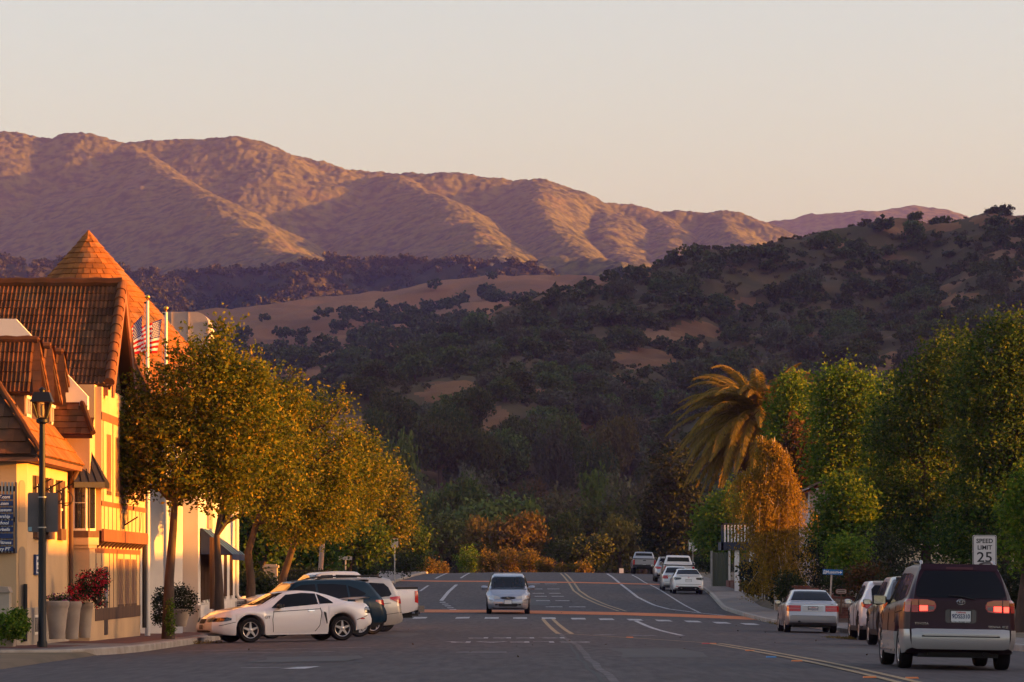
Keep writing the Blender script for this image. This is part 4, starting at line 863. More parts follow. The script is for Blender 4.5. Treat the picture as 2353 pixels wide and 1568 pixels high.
# --- the driver of the oncoming minivan
def person():
    root = thing('person', 'driver in a dark top with a red cap behind the oncoming minivan windscreen', 'person', (0, 0, 0), world=False)
    bm_v = [(-.02, 0, .62), (.0, 0, .85), (.02, 0, 1.10), (.02, 0, 1.20), (.05, 0, 1.32), (.02, .19, 1.12), (.16, .25, .92), (.42, .17, 1.02), (.02, -.19, 1.12), (.16, -.25, .92), (.42, -.17, 1.02), (.30, .10, .60), (.30, -.10, .60)]
    ed = [(0, 1), (1, 2), (2, 3), (3, 4), (2, 5), (5, 6), (6, 7), (2, 8), (8, 9), (9, 10), (0, 11), (0, 12)]
    rad = [.15, .14, .15, .06, .075, .07, .05, .035, .07, .05, .035, .08, .08]
    me = bpy.data.meshes.new('body'); me.from_pydata(bm_v, ed, []); o = bpy.data.objects.new('body', me); COL.objects.link(o)
    sk = o.modifiers.new('skin', 'SKIN'); su = o.modifiers.new('sub', 'SUBSURF'); su.levels = su.render_levels = 2
    for i, rr_ in enumerate(rad): me.skin_vertices[0].data[i].radius = (rr_, rr_)
    me.skin_vertices[0].data[0].use_root = True
    dg = bpy.context.evaluated_depsgraph_get(); dg.update(); m2 = bpy.data.meshes.new_from_object(o.evaluated_get(dg)); bpy.data.objects.remove(o)
    M_skin = mat('skin', (.42, .22, .15), rough=.55); M_top = mat('dark top', (.05, .05, .05), rough=.9)
    m2.materials.clear(); m2.materials.append(M_top); m2.materials.append(M_skin)
    for p in m2.polygons:
        p.use_smooth = True
        if p.center.z > 1.18 or p.center.x > .36: p.material_index = 1
    link('body', m2, root)
    hd = MB()
    def hp(u, v):                      # head with brow, nose and chin along +x
        x, y, z = math.cos(v) * math.cos(u), math.cos(v) * math.sin(u), math.sin(v)
        nose = .028 * math.exp(-((u) / .22) ** 2 - ((v + .1) / .25) ** 2); k = 1 - .16 * max(0, -v)
        eye = -.008 * (math.exp(-((abs(u) - .42) / .16) ** 2 - ((v - .08) / .12) ** 2)); chin = .012 * math.exp(-(u / .4) ** 2 - ((v + .85) / .25) ** 2)
        return (.06 + (.098 * k + nose + eye + chin) * x, .078 * k * y, 1.40 + .122 * z)
    hd.grid([[hp(u, v) for u in np.linspace(-math.pi, math.pi, 33)] for v in np.linspace(-1.55, 1.55, 25)])
    for sg in (1, -1): hd.box((.05, sg * .083, 1.39), (.03, .016, .055))
    h = hd.build('head', M_skin, root, 80)
    MB().grid([[(.055 + .106 * math.cos(v) * math.cos(u), .088 * math.cos(v) * math.sin(u), 1.412 + .125 * math.sin(v)) for u in np.linspace(-math.pi, math.pi, 25)] for v in np.linspace(.28, 1.56, 8)]).box((.17, 0, 1.455), (.09, .13, .012)).build('cap', mat('red cap', (.45, .03, .03), rough=.8), root, 60)
    mo = MB().box((.148, 0, 1.345), (.012, .045, .008)).build('mouth', mat('lips', (.3, .1, .09), rough=.5), root)
    e = MB()
    for sg in (1, -1): e.lathe([(.002, -.01), (.011, -.004), (.011, .004), (.002, .01)], (.143, sg * .034, 1.408), 8, 'x')
    e.build('eyes', mat('eye dark', (.03, .02, .02), rough=.2), root)
    M = ODY.root.matrix_basis; bpy.context.view_layer.update()
    root.matrix_world = ODY.root.matrix_world @ Matrix.Translation((.02, .40, .06))
person()
# ------------------------------------------------------------------ left side: the old-country style shops
M_stuc = mat('cream stucco', (.56, .375, .21), (.48, .32, .18), sc=.8, rough=.9, bump=.15, bsc=35)
M_stucg = mat('grey stucco base', (.40, .33, .26), (.32, .27, .22), sc=1.5, rough=.9, bump=.15, bsc=35)
M_stucw = mat('white stucco', (.66, .61, .58), (.58, .53, .50), sc=.8, rough=.9, bump=.1, bsc=35)
M_timb = mat('brown timber', (.11, .055, .03), (.07, .035, .02), sc=4, rough=.75, stretch=(1, 1, .2))
M_fascia = mat('rust brown fascia', (.22, .085, .04), (.16, .06, .03), sc=2, rough=.7)
M_tile = mat('clay tile', (.135, .052, .024), (.082, .034, .018), sc=3, rough=.9, spec=.1, bump=.3, bsc=40, objvar=.35, c3=(.07, .045, .028), sc3=1.1, f3=(.5, .75))
M_tile2 = mat('clay shingle', (.30, .108, .030), (.19, .072, .024), sc=3, rough=.9, spec=.1, bump=.3, bsc=40, objvar=.22, c3=(.20, .14, .09), sc3=.9, f3=(.5, .75))
M_under = mat('roof underlay', (.07, .035, .022), rough=.9)
M_metal = mat('dark sheet metal', (.035, .03, .03), rough=.45, metal=.5)
M_iron = mat('black iron', (.012, .012, .014), rough=.5, metal=.4)
M_frame = mat('white window frame', (.66, .60, .52), rough=.6)
M_pane = mat('dark window pane', (.014, .014, .018), rough=.05, spec=.7)
M_navy = mat('navy canvas', (.006, .016, .065), (.008, .022, .085), sc=2, rough=.8); M_lblue = mat('light blue stripe', (.05, .17, .40), rough=.8)
M_signb = mat('blue sign board', (.010, .03, .12), rough=.5); M_letter = mat('white lettering', (.75, .73, .72), rough=.6)
M_grey = mat('grey sign back', (.10, .09, .09), (.13, .11, .11), sc=3, rough=.55, metal=.3)
M_galv = mat('galvanised steel', (.38, .36, .36), (.30, .29, .29), sc=6, rough=.4, metal=.6)

def flat_tile(w, l, t, m):
    return MB().add([(-w / 2, 0, t * .2), (w / 2, 0, t * .2), (w / 2, l, -t * .6), (-w / 2, l, -t * .6), (-w / 2, 0, t * 1.2), (w / 2, 0, t * 1.2), (w / 2, l, 0), (-w / 2, l, 0)],
                    [(0, 3, 2, 1), (4, 5, 6, 7), (0, 1, 5, 4), (1, 2, 6, 5), (2, 3, 7, 6), (3, 0, 4, 7)]).mesh('tile', m)
def roll_tile(w, l, m, rolls=2, h=.035):
    n = rolls * 4; prof = [(-w / 2 + w * i / n, h * (.5 - .5 * math.cos(2 * math.pi * i / 4))) for i in range(n + 1)]
    return MB().grid([[(x, y, z * k + dz) for x, z in prof] for y, dz, k in ((0, -.012, .6), (0, .030, 1), (l, .004, 1))]).mesh('tile', m, 60)
def place_tile(me, o, U, V, parent, name='tile'):
    N = U.cross(V).normalized(); ob = link(name, me, parent)
    ob.matrix_basis = Matrix(((U.x, V.x, N.x, o.x), (U.y, V.y, N.y, o.y), (U.z, V.z, N.z, o.z), (0, 0, 0, 1))); return ob
def tile_roof(parent, O, U, V, width, length, me, tw, tl, inside=None, rnd=.006, stagger=0):
    O, U, V = Vector(O), Vector(U).normalized(), Vector(V).normalized(); N = U.cross(V); r = random.Random(int(abs(O.x * 100 + O.z * 10))); k = 0
    for j in range(int(length / tl + .5)):
        for i in range(int(width / tw + .5) + (1 if stagger else 0)):
            u = (i + .5) * tw - (stagger * tw if j % 2 else 0); v = j * tl
            if inside and not inside(u, v + tl * .5): continue
            p = O + U * (u + r.uniform(-rnd, rnd)) + V * (v + r.uniform(-rnd, rnd)) + N * (.012 + r.uniform(0, rnd)); place_tile(me, p, U, V, parent); k += 1
    return k
def quadslab(pts, th):                 # roof slab below four or three top points
    a, b, c = [Vector(p) for p in pts[:3]]; n = (b - a).cross(c - a).normalized()
    if n.z < 0: n = -n
    return MB().prism([Vector(p) - n * .004 for p in pts], -n * th)
def wbox(root, name, x0, x1, y0, y1, z0, z1, m): return MB().bb(x0, x1, y0, y1, z0, z1).build(name, m, root)
T_flat = flat_tile(.27, .40, .03, M_tile); T_roll = roll_tile(.215, .36, M_tile); T_lit = flat_tile(.30, .42, .03, M_tile2); T_roll2 = roll_tile(.20, .36, M_tile, 2, .03)

# ---- A: cream corner shop with three dormers
A = thing('corner_shop', 'cream stucco corner shop with three tiled dormers behind the lamp post', 'building', (-12, 86, 0))
XA = -10.6
MB().prism([(-17, 83.7, -.2), (-10.8, 83.7, -.2), (XA, 83.95, -.2), (XA, 91.75, -.2), (-17, 91.75, -.2)], (0, 0, 4.35)).build('wall', M_stuc, A)
MB().prism([(-17, 83.66, -.2), (-10.79, 83.66, -.2), (XA + .035, 83.93, -.2), (XA + .035, 91.7, -.2), (-12, 91.7, -.2), (-12, 84.2, -.2), (-17, 84.2, -.2)], (0, 0, 1.03)).build('plinth', M_stucg, A)
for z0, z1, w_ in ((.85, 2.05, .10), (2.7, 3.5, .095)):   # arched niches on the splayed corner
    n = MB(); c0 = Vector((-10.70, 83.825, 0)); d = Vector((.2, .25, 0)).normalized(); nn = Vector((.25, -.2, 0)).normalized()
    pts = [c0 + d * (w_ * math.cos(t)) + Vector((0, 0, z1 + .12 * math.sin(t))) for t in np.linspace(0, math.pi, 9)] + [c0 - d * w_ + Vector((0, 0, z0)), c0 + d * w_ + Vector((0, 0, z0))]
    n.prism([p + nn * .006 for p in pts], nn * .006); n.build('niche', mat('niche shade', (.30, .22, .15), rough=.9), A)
MB().tube([(-10.62, 83.80, .1), (-10.62, 83.80, 1.35)], .045, 8).build('standpipe', M_iron, A)
g = MB().prism([(-17, 83.30, 4.02), (-10.28, 83.30, 4.02), (-10.28, 91.95, 4.02), (-10.9, 91.95, 4.02), (-10.9, 83.9, 4.02), (-17, 83.9, 4.02)], (0, 0, .17)); g.build('eaves_gutter', M_fascia, A)
MB().tube([(-10.35, 91.55, 4.05), (-10.5, 91.6, 3.75), (-10.52, 91.6, 3.3), (-10.52, 91.6, .1)], .055, 10).build('downpipe', M_timb, A, 40)
ez, tz = 4.15, 6.65
e0, e1, t0, t1 = (-10.25, 83.25, ez), (-10.25, 92.0, ez), (-12.0, 85.3, tz), (-12.0, 92.0, tz)
rf = quadslab([e0, e1, t1, t0], .12).build('roof', M_under, A)
quadslab([(-17.5, 83.25, ez), e0, t0, (-17.5, 85.3, tz)], .12).build('roof', M_under, A)
quadslab([(-17.5, 85.3, tz), t0, t1, (-17.5, 92, tz)], .12).build('roof', M_under, A)
Vs = Vector((-1.75, 0, tz - ez)); Ls = Vs.length
tile_roof(A, e0, (0, 1, 0), Vs, 8.7, Ls, T_lit, .30, .36, inside=lambda u, v: u > v / Ls * 2.05 and not (v > 1.2 and u > 2.0), stagger=.5)  # sunward slope takes the brighter tile, sunlight put into its colour
Vf = Vector((0, 2.05, tz - ez)); Lf = Vf.length
tile_roof(A, (-12.6, 83.25, ez), (1, 0, 0), Vf, 2.35, 2.0, T_flat, .27, .36, inside=lambda u, v: u < 2.35 - v / Lf * 1.75, stagger=.5)
hp = MB().tube([Vector(e0).lerp(Vector(t0), i / 12) + Vector((.02, -.02, .05 + .02 * (i % 2))) for i in range(13)], .075, 8).build('hip_tiles', M_tile, A, 30)
for k, (yr, xr_) in enumerate(((86.85, -10.72), (89.2, -10.72), (91.5, -10.72))):      # dormers
    zr, ze, hw = 6.80 + k * .0, 5.62, .80
    d = MB().bb(-13.2, -10.98, yr - hw + .12, yr + hw - .12, 4.3, ze + .08); d.prism([(-13.2, yr - hw + .12, ze + .08), (-13.2, yr + hw - .12, ze + .08), (-13.2, yr, zr - .15)], (2.22, 0, 0)); dm = d.build('dormer', M_stuc, A)
    for s in (-1, 1):
        a0, a1, b0, b1 = (-14, yr + s * hw, ze), (xr_ + .14, yr + s * hw, ze), (-14, yr, zr), (xr_, yr, zr)
        quadslab([a0, a1, b1, b0] if s < 0 else [a1, a0, b0, b1], .08).build('dormer_roof', M_under, dm)
        U = Vector((1, 0, 0)) if s < 0 else Vector((-1, 0, 0)); O = (-14 + .3, yr - hw, ze) if s < 0 else (xr_ + .1, yr + hw, ze); Vd = Vector((0, -s * hw, zr - ze))
        tile_roof(dm, (-13.0, yr - hw, ze) if s < 0 else (xr_ + .1, yr + hw, ze), U, Vd, (2.3 if s < 0 else .9), Vd.length, T_roll2, .20, .28)
        vt = MB()
        for i in range(5):
            p = Vector(a1).lerp(Vector(b1), i / 5.) ; q = Vector(a1).lerp(Vector(b1), (i + 1.12) / 5.)
            vt.prism([p + Vector((-.16, 0, .06)), p + Vector((.05, 0, .06)), q + Vector((.03, 0, .045)), q + Vector((-.16, 0, .045))], (0, s * .05, -.16))
        vt.build('verge_tiles', M_tile, dm)
    MB().tube([(-13.6 + i * .24, yr, zr + .06 + .02 * (i % 2)) for i in range(13)], .085, 8).build('ridge_tiles', M_tile, dm, 30)
    wbox(dm, 'corner_post', -11.16, -10.94, yr - hw + .09, yr - hw + .30, 4.3, ze + .05, M_timb); wbox(dm, 'corner_post', -11.16, -10.94, yr + hw - .30, yr + hw - .09, 4.3, ze + .05, M_timb)
    wn = wbox(dm, 'window', -10.985, -10.95, yr - .36, yr + .36, 4.75, 5.55, M_pane)
    for a, b, c_, e in ((yr - .40, yr - .33, 4.70, 5.6), (yr + .33, yr + .40, 4.70, 5.6), (yr - .025, yr + .025, 4.7, 5.6)): wbox(wn, 'window_frame', -10.97, -10.92, a, b, c_, e, M_frame)
    for zz in (4.70, 5.12, 5.53): wbox(wn, 'window_frame', -10.968, -10.925, yr - .4, yr + .4, zz, zz + .06, M_frame)
for yy in (85.5, 87.7, 90.0):          # street windows with brown surrounds
    wn = wbox(A, 'window', XA - .02, XA + .012, yy - .38, yy + .38, 2.62, 3.62, M_pane)
    wbox(wn, 'surround', XA, XA + .07, yy - .52, yy - .36, 2.45, 3.75, M_timb); wbox(wn, 'surround', XA, XA + .07, yy + .36, yy + .52, 2.45, 3.75, M_timb)
    wbox(wn, 'sill', XA, XA + .10, yy - .52, yy + .52, 2.36, 2.62, M_timb); wbox(wn, 'surround', XA, XA + .065, yy - .36, yy + .36, 3.58, 3.75, M_timb)
    wbox(wn, 'mullion', XA, XA + .035, yy - .03, yy + .03, 2.62, 3.58, M_frame); wbox(wn, 'mullion', XA, XA + .033, yy - .36, yy + .36, 3.05, 3.10, M_frame)
for yy in (85.3, 87.8, 90.3):
    wn = wbox(A, 'cellar_window', XA + .0, XA + .045, yy - .36, yy + .36, .22, .66, M_frame)
    for s in (-1, 1): wbox(wn, 'pane', XA + .03, XA + .05, yy + s * .17 - .13, yy + s * .17 + .13, .28, .60, mat('cellar pane', (.10, .10, .11), rough=.2))
for yy in (84.9, 87.0, 89.2):          # scrolled iron sign brackets
    b = MB().tube([(XA + .02, yy, 3.10), (XA + .02, yy, 3.75)], .018, 6); b.tube([(XA + .02, yy, 3.45), (XA + .42, yy, 3.68)], .018, 6); b.tube([(XA + .02, yy, 3.2), (XA + .36, yy, 3.22)], .012, 6)
    b.tube([(XA + .24 + .16 * math.cos(t), yy, 3.32 + .16 * math.sin(t)) for t in np.linspace(-2.2, 1.4, 14)], .013, 6); b.build('sign_bracket', M_iron, A)
pl = MB().bb(XA + .01, XA + .06, 85.0, 85.95, 1.55, 2.0); pl = pl.build('wall_plaque', M_signb, A); wbox(pl, 'plaque_face', XA + .06, XA + .066, 85.12, 85.9, 1.58, 1.96, M_letter)
for zz, w_ in ((1.86, .3), (1.74, .22), (1.64, .3)): wbox(pl, 'plaque_line', XA + .066, XA + .07, 85.5 - w_, 85.5 + w_, zz - .03, zz + .03, M_signb)

# ---- the directory board on the front wall
D = thing('directory_sign', 'blue directory board with white lettering at the left picture edge', 'sign', (-11.2, 83.5, 1.6)); yb = 83.50
x_r = P(36, 0, 83.5)[0]
for i in range(6): wbox(D, 'slat', x_r - .10 - i * .075, x_r - .06 - i * .075, yb + .05, yb + .10, P(0, 1270, 83.5)[2], P(0, 1106, 83.5)[2] - .02 * (5 - i) * .2, M_galv)
wbox(D, 'post', x_r - .02, x_r + .02, yb + .03, yb + .12, P(0, 1271, 83.5)[2], P(0, 1108, 83.5)[2], M_grey)
for zz in (1123, 1194, 1266): wbox(D, 'rail', x_r - 1.6, x_r, yb + .11, yb + .15, P(0, zz + 6, 83.5)[2], P(0, zz - 6, 83.5)[2], M_timb)
for i, tx in enumerate(('T.com', '.com', 'Museum', 'nership', 'chool', 'rbells', '', 'Fitness', 'erry PT')):
    zc_ = P(0, 1142 + i * 14.95, 83.5)[2]; xr_ = P(30, 0, 83.5)[0]
    bd = wbox(D, 'board', xr_ - 1.5, xr_, yb, yb + .04, zc_ - .052, zc_ + .052, M_signb)
    if tx: text('lettering', tx, (xr_ - (.07 if i not in (2, 7) else .04) - (.03 if i in (1, 4) else 0), yb - .004, zc_ - .004), .098, M_letter, bd, align='RIGHT', shear=.22, bold=.0022, ext=.002)

# ---- B: half-timbered gabled shop
B = thing('half_timbered_shop', 'half-timbered shop with big brown tiled gable roof', 'building', (-11.5, 98, 0)); XB = -10.1
MB().bb(-18, XB, 92.9, 104.3, -.3, 6.15).build('wall', M_stuc, B)
MB().prism([(XB, 93.75, 6.15), (XB, 99.6, 6.15), (XB, 96.55, 8.6)], (-7, 0, 0)).build('gable', M_stuc, B)
MB().bb(-14, XB + .0, 91.8, 92.9, -.3, 2.05).build('bay_base', M_stuc, B)
yr, zr, ye, ze = 96.5, 8.80, 93.45, 6.16; ye2 = 2 * yr - ye; xv = -9.78
quadslab([(-22, ye, ze), (xv, ye, ze), (xv, yr, zr), (-22, yr, zr)], .14).build('roof', M_under, B); quadslab([(xv, ye2, ze), (-22, ye2, ze), (-22, yr, zr), (xv, yr, zr)], .14).build('roof', M_under, B)
Vb = Vector((0, yr - ye, zr - ze)); nB = tile_roof(B, (-14.2, ye, ze), (1, 0, 0), Vb, 4.3, Vb.length, T_roll, .215, .305, rnd=.004)
for s, yy in ((1, ye), (-1, ye2)):
    vt = MB()
    for i in range(11):
        p = Vector((xv - .02, yy, ze)).lerp(Vector((xv - .02, yr, zr)), i / 11.); q = Vector((xv - .02, yy, ze)).lerp(Vector((xv - .02, yr, zr)), (i + 1.1) / 11.)
        vt.tube([p + Vector((0, 0, .07)), q + Vector((0, 0, .05))], [.135, .115], 10)
    vt.build('verge_tiles', M_tile, B, 40)
    MB().prism([(xv + .03, yy, ze - .02), (xv + .03, yr, zr - .02), (xv + .03, yr, zr - .42), (xv + .03, yy + s * .25, ze - .30), (xv + .03, yy, ze - .30)], (.05, 0, 0)).build('barge_board', M_fascia, B)
MB().tube([(-22 + i * .33, yr, zr + .07 + .02 * (i % 2)) for i in range(38)], .13, 8).build('ridge_tiles', M_tile, B, 30)
MB().bb(-22, xv - .05, ye - .06, ye + .02, ze - .26, ze - .06).build('fascia', M_fascia, B)
MB().bb(-14, XB - .3, 93.3, 93.42, 5.0, 6.0).build('upper_wall', mat('salmon stucco', (.50, .27, .17), (.44, .23, .14), sc=1, rough=.9), B)
for xx in (-11.0, -10.45): wbox(B, 'timber_post', xx - .09, xx + .09, 93.24, 93.31, 4.9, 6.0, M_timb)
# parapet between the shops
pa = [(-17, 92.0, 7.72)] + [P(36, 733, 92.0), P(201, 911, 92.0), P(201, 941, 92.0), (-11.6, 92.0, 5.2), (-17, 92.0, 5.2)]
MB().prism(pa, (0, .32, 0)).build('parapet', M_stucw, B)
# low dark hip roof above the bay
hr = [P(112, 1000, 91.2), P(212, 1000, 91.2), P(178, 905, 92.4), P(120, 880, 92.6)]
quadslab(hr, .10).build('porch_roof', M_under, B); a, b = Vector(hr[0]), Vector(hr[1]); Vh = (Vector(hr[3]) - a); U_ = (b - a).normalized(); Vh = (Vh - U_ * Vh.dot(U_)); tile_roof(B, a, U_, Vh, (b - a).length, Vh.length, T_flat, .20, .22, inside=lambda u, v: u < (b - a).length - v * .35)
MB().tube([Vector(hr[1]).lerp(Vector(hr[2]), i / 6) + Vector((.02, -.03, .05)) for i in range(7)], .07, 8).build('hip_tiles', M_tile, B, 30)
MB().bb(-12, XB, 91.85, 92.9, 2.05, 5.3).build('bay_wall', M_stuc, B)
# bay window
by = 91.80; bx0, bx1 = P(160, 0, by)[0], P(199, 0, by)[0]
bay = wbox(B, 'bay_window', bx0, bx1, by - .02, by + .05, 2.60, 3.72, M_frame)
for i in range(2):
    for j in range(2):
        xa = bx0 + .13 + i * .125; za = 2.66 if j == 0 else 3.28; wbox(bay, 'pane', xa, xa + .115, by - .03, by - .015, za, za + (.60 if j == 0 else .38), M_pane)
MB().prism([(bx1, by, 2.6), (bx1 + .18, by + .35, 2.6), (bx1 + .14, by + .4, 2.6), (bx1 - .04, by + .05, 2.6)], (0, 0, 1.12)).build('bay_side', M_frame, B)
MB().prism([(bx1 + .03, by + .03, 2.66), (bx1 + .16, by + .29, 2.66), (bx1 + .175, by + .28, 2.66), (bx1 + .045, by + .02, 2.66)], (0, 0, 1.0)).build('pane', M_pane, bay)
for z0, z1, o_, m in ((2.44, 2.60, .06, M_timb), (2.26, 2.44, .05, M_stuc), (2.18, 2.26, .0, M_stuc), (2.10, 2.18, -.06, M_stuc)):
    MB().prism([(bx0 - .02, by - o_, z0), (bx1 + .05, by - o_, z0), (bx1 + .2 + o_, by + .4, z0), (bx0 - .02, by + .4, z0)], (0, 0, z1 - z0)).build('bay_moulding', m, B)
hd = [P(170, 1108, 91.5), P(241, 1108, 91.9), (-9.75, 93.0, P(0, 1108, 91.5)[2]), P(205, 1030, 92.3), P(168, 1030, 92.0)]
h = MB().add([hd[0], hd[1], hd[3], hd[4]], [(0, 1, 2, 3)]); h.add([hd[1], hd[2], hd[3]], [(0, 1, 2)]); h.build('bay_hood', M_metal, B)
for t in (.0, .25, .5, .75, 1): MB().tube([Vector(hd[0]).lerp(Vector(hd[1]), t) + Vector((0, -.01, .01)), Vector(hd[4]).lerp(Vector(hd[3]), t) + Vector((0, -.01, .01))], .014, 5).build('hood_seam', M_metal, B)
MB().prism([Vector(hd[0]) + Vector((0, 0, 0)), Vector(hd[1]), Vector(hd[2]), Vector((-10.4, 93, hd[0][2]))], (0, 0, -.13)).build('hood_fascia', M_metal, B)
# timbering on the street front
def vt_(y, z0, z1, w_=.13, x=XB, m=M_timb, name='timber_post'): return wbox(B, name, x - .01, x + .009, y - w_ / 2, y + w_ / 2, z0, z1, m)
XU = XB + .16
MB().bb(XB - .2, XU, 93.0, 104.25, 2.62, 6.1).build('upper_storey', M_stuc, B)
wbox(B, 'timber_beam', XU, XU + .06, 93.0, 104.28, 2.36, 2.66, M_fascia); wbox(B, 'timber_beam', XU - .01, XU + .014, 93.0, 104.27, 3.22, 3.34, M_fascia); wbox(B, 'timber_beam', XB - .01, XB + .014, 93.0, 104.27, .42, .72, M_timb)
wbox(B, 'timber_beam', XB - .01, XB + .014, 93.0, 104.27, 2.08, 2.2, M_fascia); wbox(B, 'timber_beam', XU - .01, XU + .014, 93.0, 104.27, 5.3, 5.5, M_fascia)
for i in range(13): MB().prism([(XB + .0, 93.4 + i * .86, 2.2), (XB + .2, 93.4 + i * .86, 2.36), (XB, 93.4 + i * .86, 2.36)], (0, .2, 0)).build('bracket', M_timb, B)
for y in (93.6, 94.5, 95.5, 96.5, 97.5, 98.4, 99.4, 100.4, 101.4, 102.4, 103.4, 104.15): vt_(y, 2.66, 3.22, .08, XU)
for y in (93.3, 95.6, 98.6, 101.8, 104.1): vt_(y, 3.34, 5.3, .14, XU)
for y in (93.2, 94.4, 96.3, 97.3, 98.2, 99.9, 101.6, 103.3, 104.15): vt_(y, .72, 2.08, .09, XB)
for y0, y1, z0, z1, xx in ((94.2, 95.1, 3.6, 5.0, XU), (96.3, 98.0, 3.6, 5.0, XU), (99.3, 101.0, 3.6, 5.0, XU), (102.3, 103.6, 3.6, 5.0, XU), (98.5, 99.6, .78, 1.95, XB), (100.2, 101.3, .78, 1.95, XB), (101.9, 103.0, .78, 1.95, XB)):
    wn = wbox(B, 'window', xx - .02, xx + .005, y0, y1, z0, z1, mat('brown window', (.20, .11, .07), rough=.4)); wbox(wn, 'sill', xx - .01, xx + .02, y0 - .06, y1 + .06, z0 - .09, z0, M_timb)
    for yy in (y0, (y0 + y1) / 2, y1): wbox(wn, 'window_frame', xx - .01, xx + .011, yy - .03, yy + .03, z0, z1, MATS['brown window'])
dr = wbox(B, 'door', XB - .02, XB + .012, 95.1, 95.9, .05, 1.75, mat('brown door', (.05, .032, .026), rough=.5)); wbox(dr, 'door_pane', XB, XB + .016, 95.2, 95.8, .9, 1.6, M_pane)
for y0, z0, y1, z1 in ((99.4, 2.7, 99.0, 3.2), (102.5, 2.7, 102.9, 3.2)): MB().prism([(XU, y0, z0), (XU, y0 + .1, z0), (XU, y1 + .1, z1), (XU, y1, z1)], (.008, 0, 0)).build('timber_brace', M_timb, B)
MB().tube([(XU + .05, 97.9, 2.7), (XU + .05, 97.9, 3.12)], .02, 6).tube([(XU + .05, 97.9, 2.8), (XU + .40, 97.9, 3.02)], .02, 6).build('sign_bracket', M_iron, B)
MB().tube([(-9.72, 104.2, 5.9), (XB + .12, 104.25, 5.5), (XB + .12, 104.25, .1)], .06, 8).build('downpipe', M_metal, B)
# hip roof of the rear block
z_ = 5.75; q = [(-14, 100.2, z_), (-9.25, 100.2, z_), (-9.25, 105.2, z_), (-14, 105.2, z_)]; rd = [P(250, 829, 101.8), P(304, 829, 101.8), (-10.2, 103.5, 7.17), (-12, 103.5, 7.17)]
quadslab([q[0], q[1], rd[1], rd[0]], .1).build('rear_roof', M_under, B); quadslab([q[1], q[2], rd[2], rd[1]], .1).build('rear_roof', M_under, B)
a, b = Vector(q[0]), Vector(q[1]); Vh = Vector((0, 1.6, 7.17 - z_)); tile_roof(B, (-12.0, 100.2, z_), (1, 0, 0), Vh, 2.75, Vh.length, T_flat, .27, .30, inside=lambda u, v: u < 2.75 - v * .33)
U2 = Vector((0, 1, 0)); V2 = Vector((-.9, 0, 1.42)); tile_roof(B, (-9.25, 100.4, z_), U2, V2, 4.6, 1.6, T_lit, .30, .33, inside=lambda u, v: u > v)  # street side painted as sunlit with the brighter tile, front slope keeps the dark one
MB().tube([Vector(q[1]).lerp(Vector(rd[1]), i / 8) + Vector((.02, -.02, .05)) for i in range(9)], .07, 8).build('hip_tiles', M_tile, B, 30)

# ---- round tower with the conical shingle roof
TW = thing('round_tower', 'round tower with tall conical shingle roof rising behind the shops', 'tower', (-12.36, 112, 0)); tx, ty, za, rb, zb = P(203, 0, 112)[0], 112.0, P(0, 533, 112)[2], 4.35, 6.60
MB().lathe([(2.75, -.3), (2.75, zb + .1)], (tx, ty, 0), 40).build('wall', M_stucw, TW, 40)
MB().lathe([(rb, zb), (rb - .02, zb + .02), (.0, za - .06)], (tx, ty, 0), 48).build('roof_core', M_under, TW, 60)
Vsl = math.hypot(rb, za - zb); nrow = 30; rowl = Vsl / nrow; cand = []
for j in range(nrow):
    rr_ = rb * (1 - j / nrow); cnt = max(6, int(2 * math.pi * rr_ / .19)); rt = random.Random(j)
    for i in range(cnt):
        a = 2 * math.pi * (i + (.5 if j % 2 else 0)) / cnt + rt.uniform(-.01, .01); cand.append((j, a, rr_, 2 * math.pi * rr_ / cnt, rt.uniform(0, .012)))
def cone_tile(j, a, rr_, w_, lift):
    rad = Vector((math.cos(a), math.sin(a), 0)); U = Vector((-math.sin(a), math.cos(a), 0)); V = (-rad * rb + Vector((0, 0, za - zb))).normalized()
    o = Vector((tx, ty, zb)) + rad * rr_ + Vector((0, 0, (za - zb) * j / nrow)) + rad * lift; return o, U, V
vis = [c_ for c_ in cand if math.cos(c_[1] + math.pi / 2) > -.05 and (c_[0] > 12 or math.cos(c_[1]) > .15)]
vis.sort(key=lambda c_: -(c_[3] * max(.05, math.cos(c_[1] + math.pi / 2)) + (.2 if c_[0] > 9 else 0))); first = set(id(c_) for c_ in vis[:300]); cache = {}
rest = MB()
for c_ in cand:
    o, U, V = cone_tile(*c_); N = U.cross(V); w_ = round(c_[3] * .96, 2); l = rowl * 1.25; t = .035
    wt_ = w_ * max(.35, 1 - rowl / max(c_[2], .2) * .9)
    if id(c_) in first:
        if w_ not in cache: cache[w_] = MB().add([(-w_ / 2, 0, .0), (w_ / 2, 0, .0), (wt_ / 2, l, -.01), (-wt_ / 2, l, -.01), (-w_ / 2, 0, t), (w_ / 2, 0, t), (wt_ / 2, l, .004), (-wt_ / 2, l, .004)], [(0, 3, 2, 1), (4, 5, 6, 7), (0, 1, 5, 4), (1, 2, 6, 5), (2, 3, 7, 6), (3, 0, 4, 7)]).mesh('shingle', M_tile2)
        place_tile(cache[w_], o, U, V, TW, 'shingle')
    else:
        rest.add([o + U * x + V * y + N * z for x, y, z in ((-w_ / 2, 0, t), (w_ / 2, 0, t), (wt_ / 2, l, .004), (-wt_ / 2, l, .004), (-w_ / 2, 0, 0), (w_ / 2, 0, 0))], [(0, 1, 2, 3), (4, 5, 1, 0)])
stuff(rest.build('shingles', M_tile2, TW))
MB().lathe([(.30, za - .30), (.27, za - .24), (.03, za + .03)], (tx, ty, 0), 8).build('cap', M_tile2, TW)

